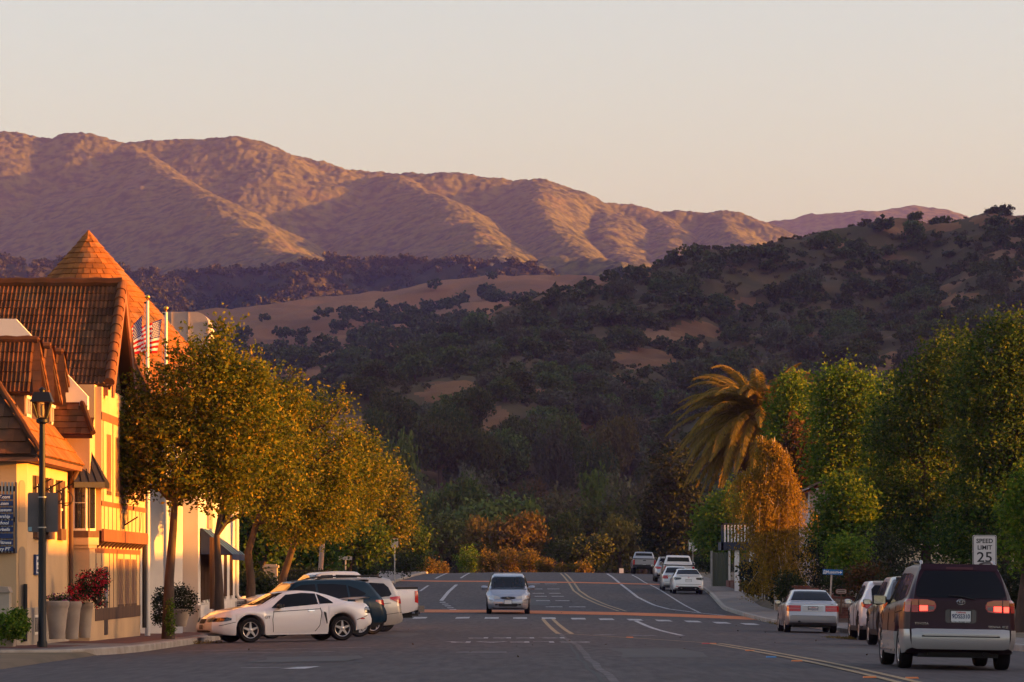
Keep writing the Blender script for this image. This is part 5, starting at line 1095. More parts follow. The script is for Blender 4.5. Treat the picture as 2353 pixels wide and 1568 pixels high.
# ---- curved metal vent hood
VH = thing('roof_vent', 'pale curved sheet-metal roof vent beside the conical tower', 'vent', (-10.5, 121, 6)); y0 = 121.0
xl, xr_, zt = P(372, 0, y0)[0], P(480, 0, y0)[0], P(0, 717, y0)[2]
prof = [(xl, 3.0), (xl, zt)] + [(xr_ - .42 + .42 * math.sin(t), zt - .42 + .42 * math.cos(t)) for t in np.linspace(0, math.pi / 2, 9)] + [(xr_, 3.0)]
M_vent = mat('pale sheet metal', (.36, .29, .26), (.30, .24, .22), sc=2, rough=.5)
MB().prism([(x, y0, z) for x, z in prof], (0, 1.6, 0)).build('hood', M_vent, VH, 30)
for px in (394, 433, 478): MB().bb(P(px, 0, y0)[0] - .015, P(px, 0, y0)[0] + .015, y0 - .035, y0, 6.0, zt - (.3 if px > 470 else 0)).build('standing_seam', M_vent, VH)
for i in range(16): MB().bb(xr_ - .02, xr_ + .05, y0 + .1, y0 + 1.5, zt - .55 - i * .11, zt - .49 - i * .11).build('louvre', M_frame, VH)

# ---- C: white shop with blue awnings
C_ = thing('white_shop', 'white stucco shop with narrow windows and blue awnings behind the street trees', 'building', (-11, 130, 0)); Y0, Y1, xa, xb = 115., 147., -9.4, -10.6
MB().prism([(xa, Y0, -.4), (xb, Y1, -.4), (-18, Y1, -.4), (-18, Y0, -.4)], (0, 0, 5.6)).build('wall', M_stucw, C_)
def cx_(Y): return xa + (xb - xa) * (Y - Y0) / (Y1 - Y0)
def cbox(name, y0, y1, z0, z1, th, m, parent=None): return MB().prism([(cx_(y0), y0, z0), (cx_(y1), y1, z0), (cx_(y1) + th, y1, z0), (cx_(y0) + th, y0, z0)], (0, 0, z1 - z0)).build(name, m, parent or C_)
cbox('plinth', Y0 - .1, Y1 + .1, -.4, .62, .08, M_stucw); MB().bb(-17, P(330, 0, Y0)[0], Y0 - .06, Y0 - .001, -.4, .55).build('plinth', M_stucw, C_)
for y, w_ in ((117.2, .8), (119.4, .8), (121.8, .8), (124.2, .9), (127.2, 1.2), (131, 1.2), (136.2, 1.3), (142, 1.5)):
    wn = cbox('window', y - w_ / 2, y + w_ / 2, .75, 2.3, .03, M_pane); cbox('window_frame', y - w_ / 2 - .1, y - w_ / 2, .7, 2.35, .06, M_timb, wn); cbox('window_frame', y + w_ / 2, y + w_ / 2 + .1, .7, 2.35, .06, M_timb, wn); cbox('sill', y - w_ / 2 - .1, y + w_ / 2 + .1, .66, .75, .10, M_stucw, wn)
MB().tube([(cx_(146.3) + .1, 146.3, 5), (cx_(146.3) + .1, 146.3, .75), (cx_(146.3) + .25, 146.3, .55), (cx_(146.3) + .25, 146.3, -.1)], .07, 8).build('downpipe', M_stucw, C_, 40)
aw = MB().add([(xa, 116.0, 2.95), (xa + .95, 116.0, 2.15), (xa + .90, 122, 2.15), (xa - .2, 122, 2.95), (xa, 116.0, 2.15), (xa, 122, 2.15)], [(0, 1, 2, 3), (0, 4, 1), (3, 2, 5)]).build('awning', M_navy, C_)
for k in range(5):
    y_ = 116.25 + k * 1.2; MB().add([(xa + .003, y_, 2.96), (xa + .953, y_, 2.16), (xa + .945, y_ + .5, 2.16), (xa - .01, y_ + .5, 2.96)], [(0, 1, 2, 3)]).build('awning_stripe', M_lblue, aw)
MB().add([(xa + .955, 116, 2.16), (xa + .905, 122, 2.16), (xa + .905, 122, 1.98), (xa + .955, 116, 1.98)], [(0, 1, 2, 3)]).build('valance', M_navy, aw)
# entry awning with lettering, in the gap between the shops
ya = 114.0; x0_, x1_ = P(339, 0, ya)[0], P(386, 0, ya)[0]; z1_, z0_ = P(0, 1226, ya)[2], P(0, 1279, ya)[2]; zv = P(0, 1290, ya)[2]
aw = MB().prism([(x0_, ya + .9, z1_), (x0_, ya, z0_), (x0_, ya, zv), (x0_, ya + .9, zv)], (x1_ - x0_, 0, 0)).build('entry_awning', M_navy, C_)
text('lettering', 'D   K-12', (x0_ + .02, ya - .006, (z0_ + zv) / 2), .11, M_letter, aw, align='LEFT', bold=.002)
MB().bb(x0_, x1_ - .05, 114.93, 114.97, -.2, 1.9).build('door', mat('dark door', (.02, .016, .015), rough=.3), C_); MB().bb(x0_ + .2, x0_ + .24, 114.9, 114.95, -.2, 1.9).build('door_frame', M_timb, C_)

# ------------------------------------------------------------------ street furniture, left
def sz(x, y): return float(side_z(x, y))
L = thing('street_lamp', 'black street lamp with four-sided glass lantern by the corner shop', 'street lamp', P(97, 1487, 82)); lx, ly, lz = P(97, 1487, 82); top = P(0, 889, 82)[2]
MB().lathe([(.11, lz - .05), (.11, lz + .10), (.088, lz + .14), (.082, lz + 2.0), (.066, lz + 4.4), (.06, top - .78)], (lx, ly, 0), 16).build('pole', M_iron, L, 40)
MB().lathe([(.06, top - .80), (.13, top - .76), (.13, top - .70), (.07, top - .66)], (lx, ly, 0), 16).build('collar', M_iron, L, 40)
def rot4(r0, z0, r1, z1): return MB().add([(lx + s0 * r0, ly + s1 * r0, z0) for s0, s1 in ((-1, -1), (1, -1), (1, 1), (-1, 1))] + [(lx + s0 * r1, ly + s1 * r1, z1) for s0, s1 in ((-1, -1), (1, -1), (1, 1), (-1, 1))], [(0, 1, 5, 4), (1, 2, 6, 5), (2, 3, 7, 6), (3, 0, 4, 7), (3, 2, 1, 0), (4, 5, 6, 7)])
rot4(.085, top - .66, .185, top - .32).build('lantern_glass', glassmat('lantern glass', (.75, .7, .65), .8), L)
fr = MB()
for s0, s1 in ((-1, -1), (1, -1), (1, 1), (-1, 1)): fr.tube([(lx + s0 * .09, ly + s1 * .09, top - .67), (lx + s0 * .19, ly + s1 * .19, top - .31)], .014, 6)
fr.build('lantern_frame', M_iron, L)
h = rot4(.235, top - .325, .22, top - .28); h.add(*(lambda m_: (m_.v, m_.f))(rot4(.215, top - .28, .16, top - .12))); h.lathe([(.06, top - .12), (.06, top - .07), (.075, top - .06), (.01, top)], (lx, ly, 0), 12); h.build('lantern_cap', M_iron, L)
MB().lathe([(.03, top - .62), (.045, top - .5), (.03, top - .4)], (lx, ly, 0), 10).build('lamp_bulb', M_letter, L, 50)
sg = thing('traffic_sign', 'blank grey back of a square road sign strapped to the lamp post', 'sign', (lx, ly + .12, 2.5)); x0_, x1_ = P(62, 0, 82)[0], P(132, 0, 82)[0]; z0_, z1_ = P(0, 1223, 82)[2], P(0, 1132, 82)[2]
r_ = .04; pts = [(x0_ + r_ + (x1_ - x0_ - 2 * r_) * i + r_ * math.cos(a), ly + .11, z0_ + r_ + (z1_ - z0_ - 2 * r_) * j + r_ * math.sin(a)) for i, j, a0 in ((1, 1, 0), (0, 1, 90), (0, 0, 180), (1, 0, 270)) for a in [R(a0 + t) for t in (0, 30, 60, 90)]]
MB().prism(pts, (0, .006, 0)).build('panel', M_grey, sg)
for zz in (z0_ + .1, z1_ - .1): MB().lathe([(.095, zz - .012), (.095, zz + .012)], (lx, ly, 0), 14).build('strap', M_galv, sg)
MB().bb(x0_ + .015, x0_ + .09, ly + .104, ly + .109, z0_ + .02, z0_ + .11).build('sticker', mat('pale blue sticker', (.25, .38, .42), rough=.6), sg)
M_flag_r = leafmat('flag red', (.62, .01, .012), (.66, .012, .012), trans=.45); M_flag_w = leafmat('flag white', (.82, .78, .74), (.85, .80, .76), trans=.45); M_flag_b = leafmat('flag blue', (.03, .035, .20), (.035, .04, .22), trans=.4)
M_gold = mat('gold ball', (.55, .33, .08), rough=.3, metal=.9)
def flagpole(px, pytop, Y, label):
    x, _, zt_ = P(px, pytop, Y); zb_ = sz(x, Y); r = thing('flagpole', label, 'flagpole', (x, Y, zb_), 'flagpoles in front of the shops')
    MB().lathe([(.075, zb_ - .1), (.07, zb_ + 3), (.042, zt_ - .16)], (x, Y, 0), 14).build('pole', mat('white painted pole', (.60, .57, .55), rough=.4), r, 60)
    MB().lathe([(.02, zt_ - .16), (.03, zt_ - .14), (.012, zt_ - .12)] + [(.065 * math.sin(t) + .001, zt_ - .055 - .065 * math.cos(t)) for t in np.linspace(.2, 3.1, 9)], (x, Y, 0), 14).build('ball', M_gold, r, 60)
    MB().bb(x - .09, x + .02, Y - .03, Y + .03, zt_ - .24, zt_ - .19).build('truck', M_iron, r)
    MB().tube([(x - .08, Y, zt_ - .22), (x - .15, Y - .02, zt_ - 3.2), (x - .06, Y, zb_ + 1.2)], .007, 4).build('halyard', M_frame, r); return x, Y, zt_
f1 = flagpole(339, 678, 104.8, 'taller white flagpole with gold ball left of the other pole'); f2 = flagpole(381.5, 704, 107.2, 'shorter white flagpole with gold ball nearer the vent hood')
def flag(corners, Y, label, wav, ph):   # corners in picture direction: hoist top, fly top, fly bottom, hoist bottom
    r = thing('flag', label, 'flag', P(*corners[0], Y), 'flags on the poles'); c4 = [Vector(P(px, py, Y)) for px, py in corners]; NU, NV = 26, 13
    def pt(u, v):
        a = c4[0].lerp(c4[1], u); b = c4[3].lerp(c4[2], u); p = a.lerp(b, v); p.y += wav * math.sin(u * 7 + ph + v * 1.5) * (.3 + u); p.z += .025 * math.sin(u * 9 + ph) * u; return p
    mb = {k: MB() for k in 'rwb'}
    for j in range(NV):
        for i in range(NU):
            k = 'b' if (i < 11 and j < 7) else ('r' if j % 2 == 0 else 'w')
            mb[k].add([pt(i / NU, j / NV), pt((i + 1) / NU, j / NV), pt((i + 1) / NU, (j + 1) / NV), pt(i / NU, (j + 1) / NV)], [(0, 1, 2, 3)])
    mb['r'].build('red_stripes', M_flag_r, r, 80); mb['w'].build('white_stripes', M_flag_w, r, 80); mb['b'].build('blue_canton', M_flag_b, r, 80); st = MB()
    for j in range(9):
        for i in range(6 if j % 2 == 0 else 5):
            u = (11 / NU) * ((i * 2 + 1 + j % 2) / 12.); v = (7 / NV) * ((j + 1) / 10.); p = pt(u, v); q = pt(u + .01, v) - p; q = q.normalized(); w_ = pt(u, v + .01) - p; w_ = w_.normalized(); n = q.cross(w_)
            for sgn in (-1, 1):
                pts = [p + n * .006 * sgn + (q * math.cos(a) + w_ * math.sin(a)) * (.028 if k % 2 == 0 else .012) for k, a in enumerate(np.linspace(0, 2 * math.pi, 11)[:10])]; st.add(pts, [tuple(range(10))])
    st.build('stars', M_flag_w, r)
flag([(327, 725), (278, 775), (279, 822), (323, 812)], 104.7, 'folded flag blowing left from the taller flagpole', .05, 0)
flag([(372, 733), (322, 752), (324, 813), (361, 812)], 107.0, 'open star-spangled flag blowing left from the shorter flagpole', .10, 1.2)
# planters with geraniums
M_urn = mat('cast stone', (.36, .29, .23), (.27, .21, .17), sc=2.5, rough=.9, bump=.2, bsc=30)
def planter(px, pyb, pyt, rw, Y, label):
    x, _, zb_ = P(px, pyb, Y); zt_ = P(px, pyt, Y)[2]; h = zt_ - zb_; r = thing('stone_planter', label, 'planter', (x, Y, zb_), 'stone planters by the corner shop')
    MB().lathe([(rw * .62, zb_), (rw * .66, zb_ + .04), (rw * .64, zb_ + .07), (rw * .84, zb_ + h * .70), (rw * .88, zb_ + h * .74), (rw * .87, zb_ + h * .80), (rw * .95, zb_ + h * .84), (rw, zb_ + h * .90), (rw, zb_ + h * .97), (rw * .92, zt_), (rw * .82, zt_), (rw * .80, zt_ - .06)], (x, Y, 0), 26).build('urn', M_urn, r, 40)
    MB().lathe([(rw * .80, zt_ - .07), (rw * .6, zt_ - .05), (.02, zt_ - .05)], (x, Y, 0), 16).build('soil', M_soil, r); return x, Y, zt_
q1 = planter(131, 1469, 1381, .275, 84.6, 'large cast stone planter nearest the lamp post'); q2 = planter(165, 1469, 1382, .225, 86.8, 'middle cast stone planter half hidden by the nearest one'); q3 = planter(195, 1466, 1385, .20, 89.0, 'small cast stone planter under the red geraniums')
# pedestal and low wall at the picture edge
pw = thing('stone_pedestal', 'pale stone garden pedestal at the left picture edge', 'pedestal', (-11.1, 82.2, 0)); x0_ = P(-40, 0, 82.2)[0]; x1_ = P(26, 0, 82.2)[0]
wbox(pw, 'base', x0_ - 1, x1_ + .06, 82.0, 82.5, -.1, P(0, 1412, 82.2)[2], M_urn); wbox(pw, 'shaft', x0_ - 1, x1_ - .03, 82.04, 82.46, P(0, 1412, 82.2)[2], P(0, 1362, 82.2)[2], M_stucg); MB().prism([(x0_ - 1, 82.0, P(0, 1362, 82.2)[2]), (x1_, 82.0, P(0, 1362, 82.2)[2]), (x1_ - .05, 82.0, P(0, 1349, 82.2)[2]), (x0_ - 1, 82.0, P(0, 1340, 82.2)[2])], (0, .5, 0)).build('coping', M_urn, pw)
# iron fence with stone piers beyond the white shop
def fence(pxa, pxb, Y, pyt, label, n):
    xa_, xb_ = P(pxa, 0, Y)[0], P(pxb, 0, Y)[0]; zt_ = P(0, pyt, Y)[2]; zb_ = sz(xa_, Y); r = thing('iron_fence', label, 'fence', (xa_, Y, zb_))
    b = MB().bb(-.012, .012, -.012, .012, 0, zt_ - zb_).mesh('picket', M_iron)
    for i in range(n): o = link('picket', b, r); o.location = (xa_ + (xb_ - xa_) * (i + .5) / n, Y, zb_)
    for zz in (zb_ + .15, zt_ - .12): wbox(r, 'rail', min(xa_, xb_), max(xa_, xb_), Y - .02, Y + .02, zz, zz + .04, M_iron)
def pier(px0, px1, Y, pyt, label, m):
    a, b = P(px0, 0, Y)[0], P(px1, 0, Y)[0]; zt_ = P(0, pyt, Y)[2]; zb_ = sz(a, Y) - .1; r = thing('gate_pier', label, 'pier', ((a + b) / 2, Y, zb_)); wbox(r, 'shaft', a + .03, b - .03, Y, Y + (b - a), zb_, zt_ - .14, m); wbox(r, 'cap', a - .03, b + .03, Y - .06, Y + (b - a) + .06, zt_ - .14, zt_ - .05, M_urn); wbox(r, 'cap', a + .06, b - .06, Y + .04, Y + (b - a) - .04, zt_ - .05, zt_, M_urn)
fence(512, 605, 160, 1308, 'black iron picket fence left of the stone pier', 26); fence(636, 742, 161, 1306, 'black iron picket fence right of the stone pier', 22)
pier(605, 638, 159.5, 1297, 'stone gate pier with flat cap behind the parked cars', M_urn); pier(741, 764, 206, 1274, 'brown brick pier among the trees behind the pickup', mat('pier brick', (.22, .11, .07), (.16, .08, .05), sc=6, rough=.9))
# far left signs and posts
def signpost(name, px, py0, py1, pyb, w_px, Y, label, m, cat='sign', plate=True, zg=None):
    x = P(px, 0, Y)[0]; zb_ = (sz(x, Y) if zg is None else zg); z1, z0 = P(0, py0, Y)[2], P(0, py1, Y)[2]; r = thing(name, label, cat, (x, Y, zb_)); MB().tube([(x, Y, zb_ - .1), (x, Y, z1 - .02)], .028 if Y < 200 else .04, 8).build('post', M_galv, r)
    wd = w_px / FPX * Y; wbox(r, 'panel', x - wd / 2, x + wd / 2, Y - .045, Y - .035, z0, z1, m); return r, x, z0, z1
signpost('traffic_sign', 907, 1238, 1258, 1318, 16, 250, 'small pale back of a road sign beside the far left trees', M_galv)
signpost('street_name_sign', 794, 1279, 1287, 1330, 30, 205, 'blank-backed street name sign in front of the far left trees', M_galv)
pb = thing('utility_pole', 'leaning pale wooden post among the left trees', 'post', (P(737, 0, 175)[0], 175, 0)); MB().tube([P(734, 1352, 175), P(741, 1246, 175)], .11, 8).build('post', mat('bleached wood', (.40, .24, .17), rough=.8), pb)
po = thing('utility_pole', 'brown wooden post beside the second street tree', 'post', (P(489, 0, 113.5)[0], 113.5, 0)); MB().tube([P(489, 1400, 113.5), P(489, 1235, 113.5)], .095, 10).build('post', M_timb, po)
bar = thing('barricade', 'small orange and white barricade seen through the iron fence', 'barricade', P(700, 1340, 178)); bx = P(693, 1345, 178); wbox(bar, 'board', bx[0] - .5, bx[0] + .5, 178, 178.04, bx[2] + .1, bx[2] + .42, M_letter)
for i in range(3): MB().prism([(bx[0] - .42 + i * .33, 177.99, bx[2] + .1), (bx[0] - .27 + i * .33, 177.99, bx[2] + .1), (bx[0] - .12 + i * .33, 177.99, bx[2] + .42), (bx[0] - .27 + i * .33, 177.99, bx[2] + .42)], (0, .005, 0)).build('stripe', M_ro, bar)
wbox(bar, 'leg', bx[0] - .45, bx[0] - .4, 178.04, 178.1, bx[2] - .6, bx[2] + .4, M_galv); wbox(bar, 'leg', bx[0] + .4, bx[0] + .45, 178.04, 178.1, bx[2] - .6, bx[2] + .4, M_galv)
# ------------------------------------------------------------------ right side of the street
def speed_sign(px0, px1, py0, Y, label):
    x0_, x1_ = P(px0, 0, Y)[0], P(px1, 0, Y)[0]; wd = x1_ - x0_; h = wd * 1.27; z1 = P(0, py0, Y)[2]; z0_ = z1 - h; xm = (x0_ + x1_) / 2; zb_ = sz(xm, Y)
    r = thing('speed_limit_sign', label, 'sign', (xm, Y, zb_), 'speed limit signs'); s = wd / .61
    MB().tube([(xm, Y + .03, zb_ - .1), (xm, Y + .03, z1 - .02)], .03, 8).build('post', M_galv, r)
    def rr(i, yy, rad):
        return [(xm + (wd / 2 - i - rad) * sx_ + rad * math.cos(a), yy, (z0_ + z1) / 2 + (h / 2 - i - rad) * sy_ + rad * math.sin(a)) for sx_, sy_, a0 in ((1, 1, 0), (-1, 1, 90), (-1, -1, 180), (1, -1, 270)) for a in [R(a0 + t) for t in (0, 45, 90)]]
    M_face = mat('sign face white', (.62, .58, .57), rough=.5)
    p = MB().prism(rr(0, Y, .04 * s), (0, -.006, 0)).build('panel', M_face, r); MB().prism(rr(.012 * s, Y - .0065, .035 * s), (0, -.002, 0)).build('border', M_black, p); MB().prism(rr(.028 * s, Y - .0095, .03 * s), (0, -.002, 0)).build('face', M_face, p)
    for tx, f, sc in (('SPEED', .80, .155), ('LIMIT', .585, .155), ('25', .26, .36)): text('lettering', tx, (xm, Y - .013, z0_ + h * f), sc * s, M_black, p, bold=.0035 * s, ext=.001, sx=1.02 if sc < .2 else 1.15)
speed_sign(2235, 2290, 1230, 98, 'large speed limit 25 sign behind the maroon minivan'); speed_sign(1582, 1602.5, 1240.5, 269, 'distant speed limit 25 sign above the far parked row')
Y = 136; x0_, x1_ = P(1890.5, 0, Y)[0], P(1936.5, 0, Y)[0]; zc_ = P(0, 1315, Y)[2]; xm = P(1911, 0, Y)[0]
r = thing('museum_sign', 'small blue museum arrow sign on a leaning steel post', 'sign', (xm - .06, Y, sz(xm, Y)))
MB().tube([(xm - .10, Y + .03, sz(xm, Y) - .1), (xm + .01, Y + .03, zc_ + .05)], .032, 8).build('post', M_galv, r)
tl = Euler((0, R(2.5), 0)).to_matrix(); p = MB().box(((x0_ + x1_) / 2, Y - .01, zc_), (x1_ - x0_, .008, .185), tl).build('panel', mat('guide sign blue', (.02, .14, .38), rough=.5), r); xc_ = (x0_ + x1_) / 2
text('lettering', 'Museum', (xc_ - .015, Y - .017, zc_), .155, M_letter, p, bold=.002, ext=.001, sx=.86)
MB().add([(xc_ + .20, Y - .017, zc_ - .025), (xc_ + .26, Y - .017, zc_ - .027), (xc_ + .26, Y - .017, zc_ - .06), (xc_ + .335, Y - .017, zc_ - .012), (xc_ + .26, Y - .017, zc_ + .035), (xc_ + .26, Y - .017, zc_ + .0), (xc_ + .20, Y - .017, zc_ + .002)], [tuple(range(7))]).build('arrow', M_letter, p)
ic = MB().add([(xc_ - .34, Y - .017, zc_ + .045), (xc_ - .29, Y - .017, zc_ + .08), (xc_ - .24, Y - .017, zc_ + .043)], [(0, 1, 2)])
for k in range(3): ic.bb(xc_ - .33 + k * .035, xc_ - .312 + k * .035, Y - .018, Y - .016, zc_ - .035, zc_ + .03)
ic.bb(xc_ - .345, xc_ - .235, Y - .018, Y - .016, zc_ - .06, zc_ - .04); ic.build('museum_icon', M_letter, p)
# oval timber sign
Y = 139.5; r = thing('garden_sign', 'weathered oval wooden sign with red border on the garden wall', 'sign', P(1933, 1360, Y)); c0 = P(1933, 1359.5, Y)
MB().prism([(c0[0] + .21 * max(-.95, min(.95, 1.15 * math.cos(t))), Y, c0[2] + .105 * max(-.9, min(.9, 1.1 * math.sin(t)))) for t in np.linspace(0, 2 * math.pi, 25)[:-1]], (0, .03, 0)).build('border', mat('sign red border', (.20, .05, .04), rough=.7), r)
MB().prism([(c0[0] + .19 * max(-.95, min(.95, 1.15 * math.cos(t))), Y - .002, c0[2] + .085 * max(-.9, min(.9, 1.1 * math.sin(t)))) for t in np.linspace(0, 2 * math.pi, 25)[:-1]], (0, -.006, 0)).build('face', mat('sign wood pale', (.34, .29, .25), (.26, .22, .19), sc=8, rough=.8), r)
MB().tube([(c0[0], Y + .05, c0[2] - .8), (c0[0], Y + .05, c0[2])], .03, 6).build('post', M_timb, r)
for dz in (.035, -.035): MB().bb(c0[0] - .13, c0[0] + .13, Y - .0105, Y - .009, c0[2] + dz - .014, c0[2] + dz + .014).build('faded_lettering', M_timb, r)
# mailboxes
Y = 137; r = thing('mailbox', 'blue-grey mailbox behind the silver sedan roof', 'mailbox', P(1872, 1400, Y)); a, b = P(1859, 1388, Y), P(1886, 1375.5, Y); xm = (a[0] + b[0]) / 2; M_mb = mat('mailbox blue', (.06, .12, .16), rough=.4, metal=.3)
rad = (b[2] - a[2]) * .5; MB().prism([(xm - .20, Y + rad * math.cos(t) * .8, a[2] + rad + rad * math.sin(t)) for t in np.linspace(0, math.pi, 9)] + [(xm - .2, Y - rad * .8, a[2]), (xm - .2, Y + rad * .8, a[2])], (.42, 0, 0)).build('box', M_mb, r); MB().bb(xm - .04, xm + .04, Y - .04, Y + .04, sz(xm, Y) - .1, a[2]).build('post', M_timb, r)
text('number', '445', (xm + .02, Y - rad * .82, a[2] + rad * .9), .10, M_letter, r, bold=.001)
r = thing('mailbox_pillar', 'short brick pillar beside the blue-grey mailbox', 'pillar', P(1846, 1400, 137.6)); a, b = P(1833, 1382, 137.6), P(1859, 1374, 137.6); M_rb = mat('red brick', (.19, .065, .045), (.13, .05, .04), sc=7, rough=.9, objvar=.25, bump=.2); M_cap = mat('tan brick cap', (.40, .22, .13), (.30, .17, .10), sc=7, rough=.9)
wbox(r, 'cap', a[0], b[0], 137.4, 137.9, a[2], b[2], M_cap); wbox(r, 'shaft', a[0] + .03, b[0] - .03, 137.43, 137.87, sz(a[0], 137.6) - .1, a[2], M_rb)
# brick and cobble garden wall, stepping down to the right
gw = thing('garden_wall', 'low red brick garden wall with cobble panels stepping down behind the sedan', 'wall', P(1890, 1410, 141)); Y = 141.0; M_cob = mat('cobble stone', (.30, .22, .17), (.20, .15, .12), sc=3, rough=.9, objvar=.35); M_mort = mat('mortar', (.16, .12, .10), rough=.95)
tops = [(1826, 1343), (1872, 1349), (1890, 1358), (1906, 1366), (1950, 1371), (1980, 1372)]
MB().prism([P(px, py + 2, Y) for px, py in tops] + [(P(1980, 0, Y)[0], Y, -.4), (P(1826, 0, Y)[0], Y, -.4)], (0, .35, 0)).build('core', M_mort, gw)
bk = MB().bb(-.10, .10, -.03, .03, -.034, .034).mesh('brick', M_rb); rr_ = random.Random(5); nbr = 0
xw0, xw1 = P(1826, 0, Y)[0], P(1980, 0, Y)[0]; ztop = lambda x: P(0, float(np.interp(x, [P(a, 0, Y)[0] for a, b in tops], [b for a, b in tops])), Y)[2]
for j in range(24):
    z = -.20 + j * .08; x = xw0 + (.11 if j % 2 else 0)
    while x < xw1:
        zt_ = ztop(x); cob = (zt_ - .42 < z < zt_ - .13) and x > P(1868, 0, Y)[0]
        if z < zt_ - .03 and not cob and nbr < 290 and z > -.1:
            o = link('brick', bk, gw); o.matrix_parent_inverse = Matrix.Translation(-Vector(gw.location)); o.location = (x, Y - .012 + rr_.uniform(-.006, .004), z); nbr += 1
        x += .222
for k in range(34):
    x = P(1870 + k * 3.1, 0, Y)[0]; zt_ = ztop(x)
    for q in range(2):
        rd_ = rr_.uniform(.055, .08); o = MB().lathe([(rd_ * .3, -rd_ * .5), (rd_ * .85, -rd_ * .3), (rd_, 0), (rd_ * .8, rd_ * .35), (rd_ * .3, rd_ * .55)], n=7, axis='y').build('cobble', M_cob, gw, 60); o.location = (x + rr_.uniform(-.02, .02), Y - .0, zt_ - .20 - q * .14 + rr_.uniform(-.02, .02)); o.rotation_euler = (rr_.uniform(-.3, .3), rr_.uniform(0, 3), 0)
rk = thing('rock_edging', 'pale rocks edging the garden bed under the birch', 'rocks', P(1760, 1385, 160))
for k in range(11):
    px = 1738 + k * 4.4; o = MB().lathe([(.03, -.10), (.10, -.06), (.13, 0), (.10, .07), (.03, .11)], n=7).build('rock', M_cob, rk, 50); q = P(px, 1388 - k * .3 + rr_.uniform(-3, 3), 163); o.location = (max(q[0], 11.85), q[1], q[2]); o.scale = (rr_.uniform(.8, 1.4),) * 3; o.rotation_euler = (rr_.uniform(0, 3), rr_.uniform(0, 3), 0)
# white cottage with navy deck and picket fence
ck = thing('cottage', 'white cottage with navy deck beams and white trim behind the birch', 'house', (15.5, 222, .6)); Y = 219; M_nv = mat('navy paint', (.02, .025, .05), rough=.6); M_wp = mat('white paint', (.60, .57, .58), rough=.6)
xa_, xb_ = P(1657, 0, Y)[0], P(1760, 0, Y)[0]; zt_, zb_ = P(0, 1202, Y)[2], P(0, 1265, Y)[2]
wbox(ck, 'deck_beam', xa_, xb_ + 1, Y, Y + 3, P(0, 1254, Y)[2] - .25, P(0, 1246, Y)[2], M_nv); wbox(ck, 'deck_post', xa_, xa_ + .14, Y, Y + .14, zb_, zt_, M_nv); wbox(ck, 'deck_rail', xa_, xb_ + 1, Y, Y + .08, zt_ - .1, zt_, M_nv); wbox(ck, 'wall', xa_ + 2.2, xb_ + 3, Y + 3.5, Y + 8, .2, 4.2, M_nv)
pk = MB().bb(-.045, .045, -.012, .012, 0, zt_ - P(0, 1246, Y)[2] - .12).mesh('baluster', M_wp)
for i in range(13): o = link('baluster', pk, ck); o.location = (xa_ + .22 + i * .19, Y + .03, P(0, 1246, Y)[2])
for px in (1694, 1728): wbox(ck, 'post', P(px, 0, Y)[0] - .13, P(px, 0, Y)[0] + .13, Y + .2, Y + .46, .3, P(0, 1254, Y)[2] - .25, M_wp)
wbox(ck, 'window', P(1705, 0, Y)[0], P(1722, 0, Y)[0], Y + 2.46, Y + 2.5, 1.2, 1.9, M_pane); wbox(ck, 'step_rail', P(1700, 0, Y)[0], P(1760, 0, Y)[0], Y - .4, Y - .34, 1.0, 1.08, M_nv)
for i in range(5): wbox(ck, 'bunting', P(1706 + i * 9, 0, Y)[0], P(1711 + i * 9, 0, Y)[0], Y - .42, Y - .41, .75, .98, M_wp)
pf = thing('picket_fence', 'white and navy picket fence along the right pavement', 'fence', (13.2, 205, .3)); pk = MB().bb(-.05, .05, -.012, .012, 0, .92).mesh('picket', M_wp); pk2 = MB().bb(-.05, .05, -.012, .012, 0, .92).mesh('picket', M_nv)
for i in range(22):
    Yp = 196 + i * .95; xx = 12.95 + .0 * i; o = link('picket', pk if i % 2 else pk2, pf); o.matrix_parent_inverse = Matrix.Translation(-Vector(pf.location)); o.location = (xx, Yp, sz(xx, Yp)); o.rotation_euler = (0, 0, R(90))
for i in range(16): xx = 12.95 + i * .14; o = link('picket', pk if i % 2 else pk2, pf); o.matrix_parent_inverse = Matrix.Translation(-Vector(pf.location)); o.location = (xx, 195.4, sz(xx, 195))
MB().tube([(12.97, 196, sz(12.97, 196) + .75), (12.97, 217, sz(12.97, 217) + .75)], .03, 6).build('rail', M_nv, pf); wbox(pf, 'rail', 12.9, 15.3, 195.42, 195.46, sz(13, 195) + .68, sz(13, 195) + .76, M_nv)
gt = thing('metal_gate', 'grey-green corrugated metal gate beyond the picket fence', 'gate', (P(1655, 0, 236)[0], 236, 1)); Y = 236; a, b = P(1635, 1326, Y), P(1676, 1270, Y); M_gr = mat('grey green sheet', (.06, .075, .06), rough=.5, metal=.3)
n = 22; MB().grid([[(a[0] + (b[0] - a[0]) * i / n, Y + (.03 if i % 2 else 0), z) for i in range(n + 1)] for z in (.5, b[2])]).build('panel', M_gr, gt); wbox(gt, 'post', a[0] - .06, a[0] + .06, Y - .05, Y + .07, .4, b[2] + .1, M_galv); wbox(gt, 'post', b[0] - .06, b[0] + .06, Y - .05, Y + .07, .4, b[2] + .1, M_wp)
bp = thing('brick_planter', 'low red brick planter boxes along the far right pavement', 'planter', (13.4, 226, .8))
for i, (yy, ln) in enumerate(((222, 3.5), (227, 3.5), (232, 3))): wbox(bp, 'box', 13.1, 13.9, yy, yy + ln, .3, sz(13, yy) + .42, M_rb)
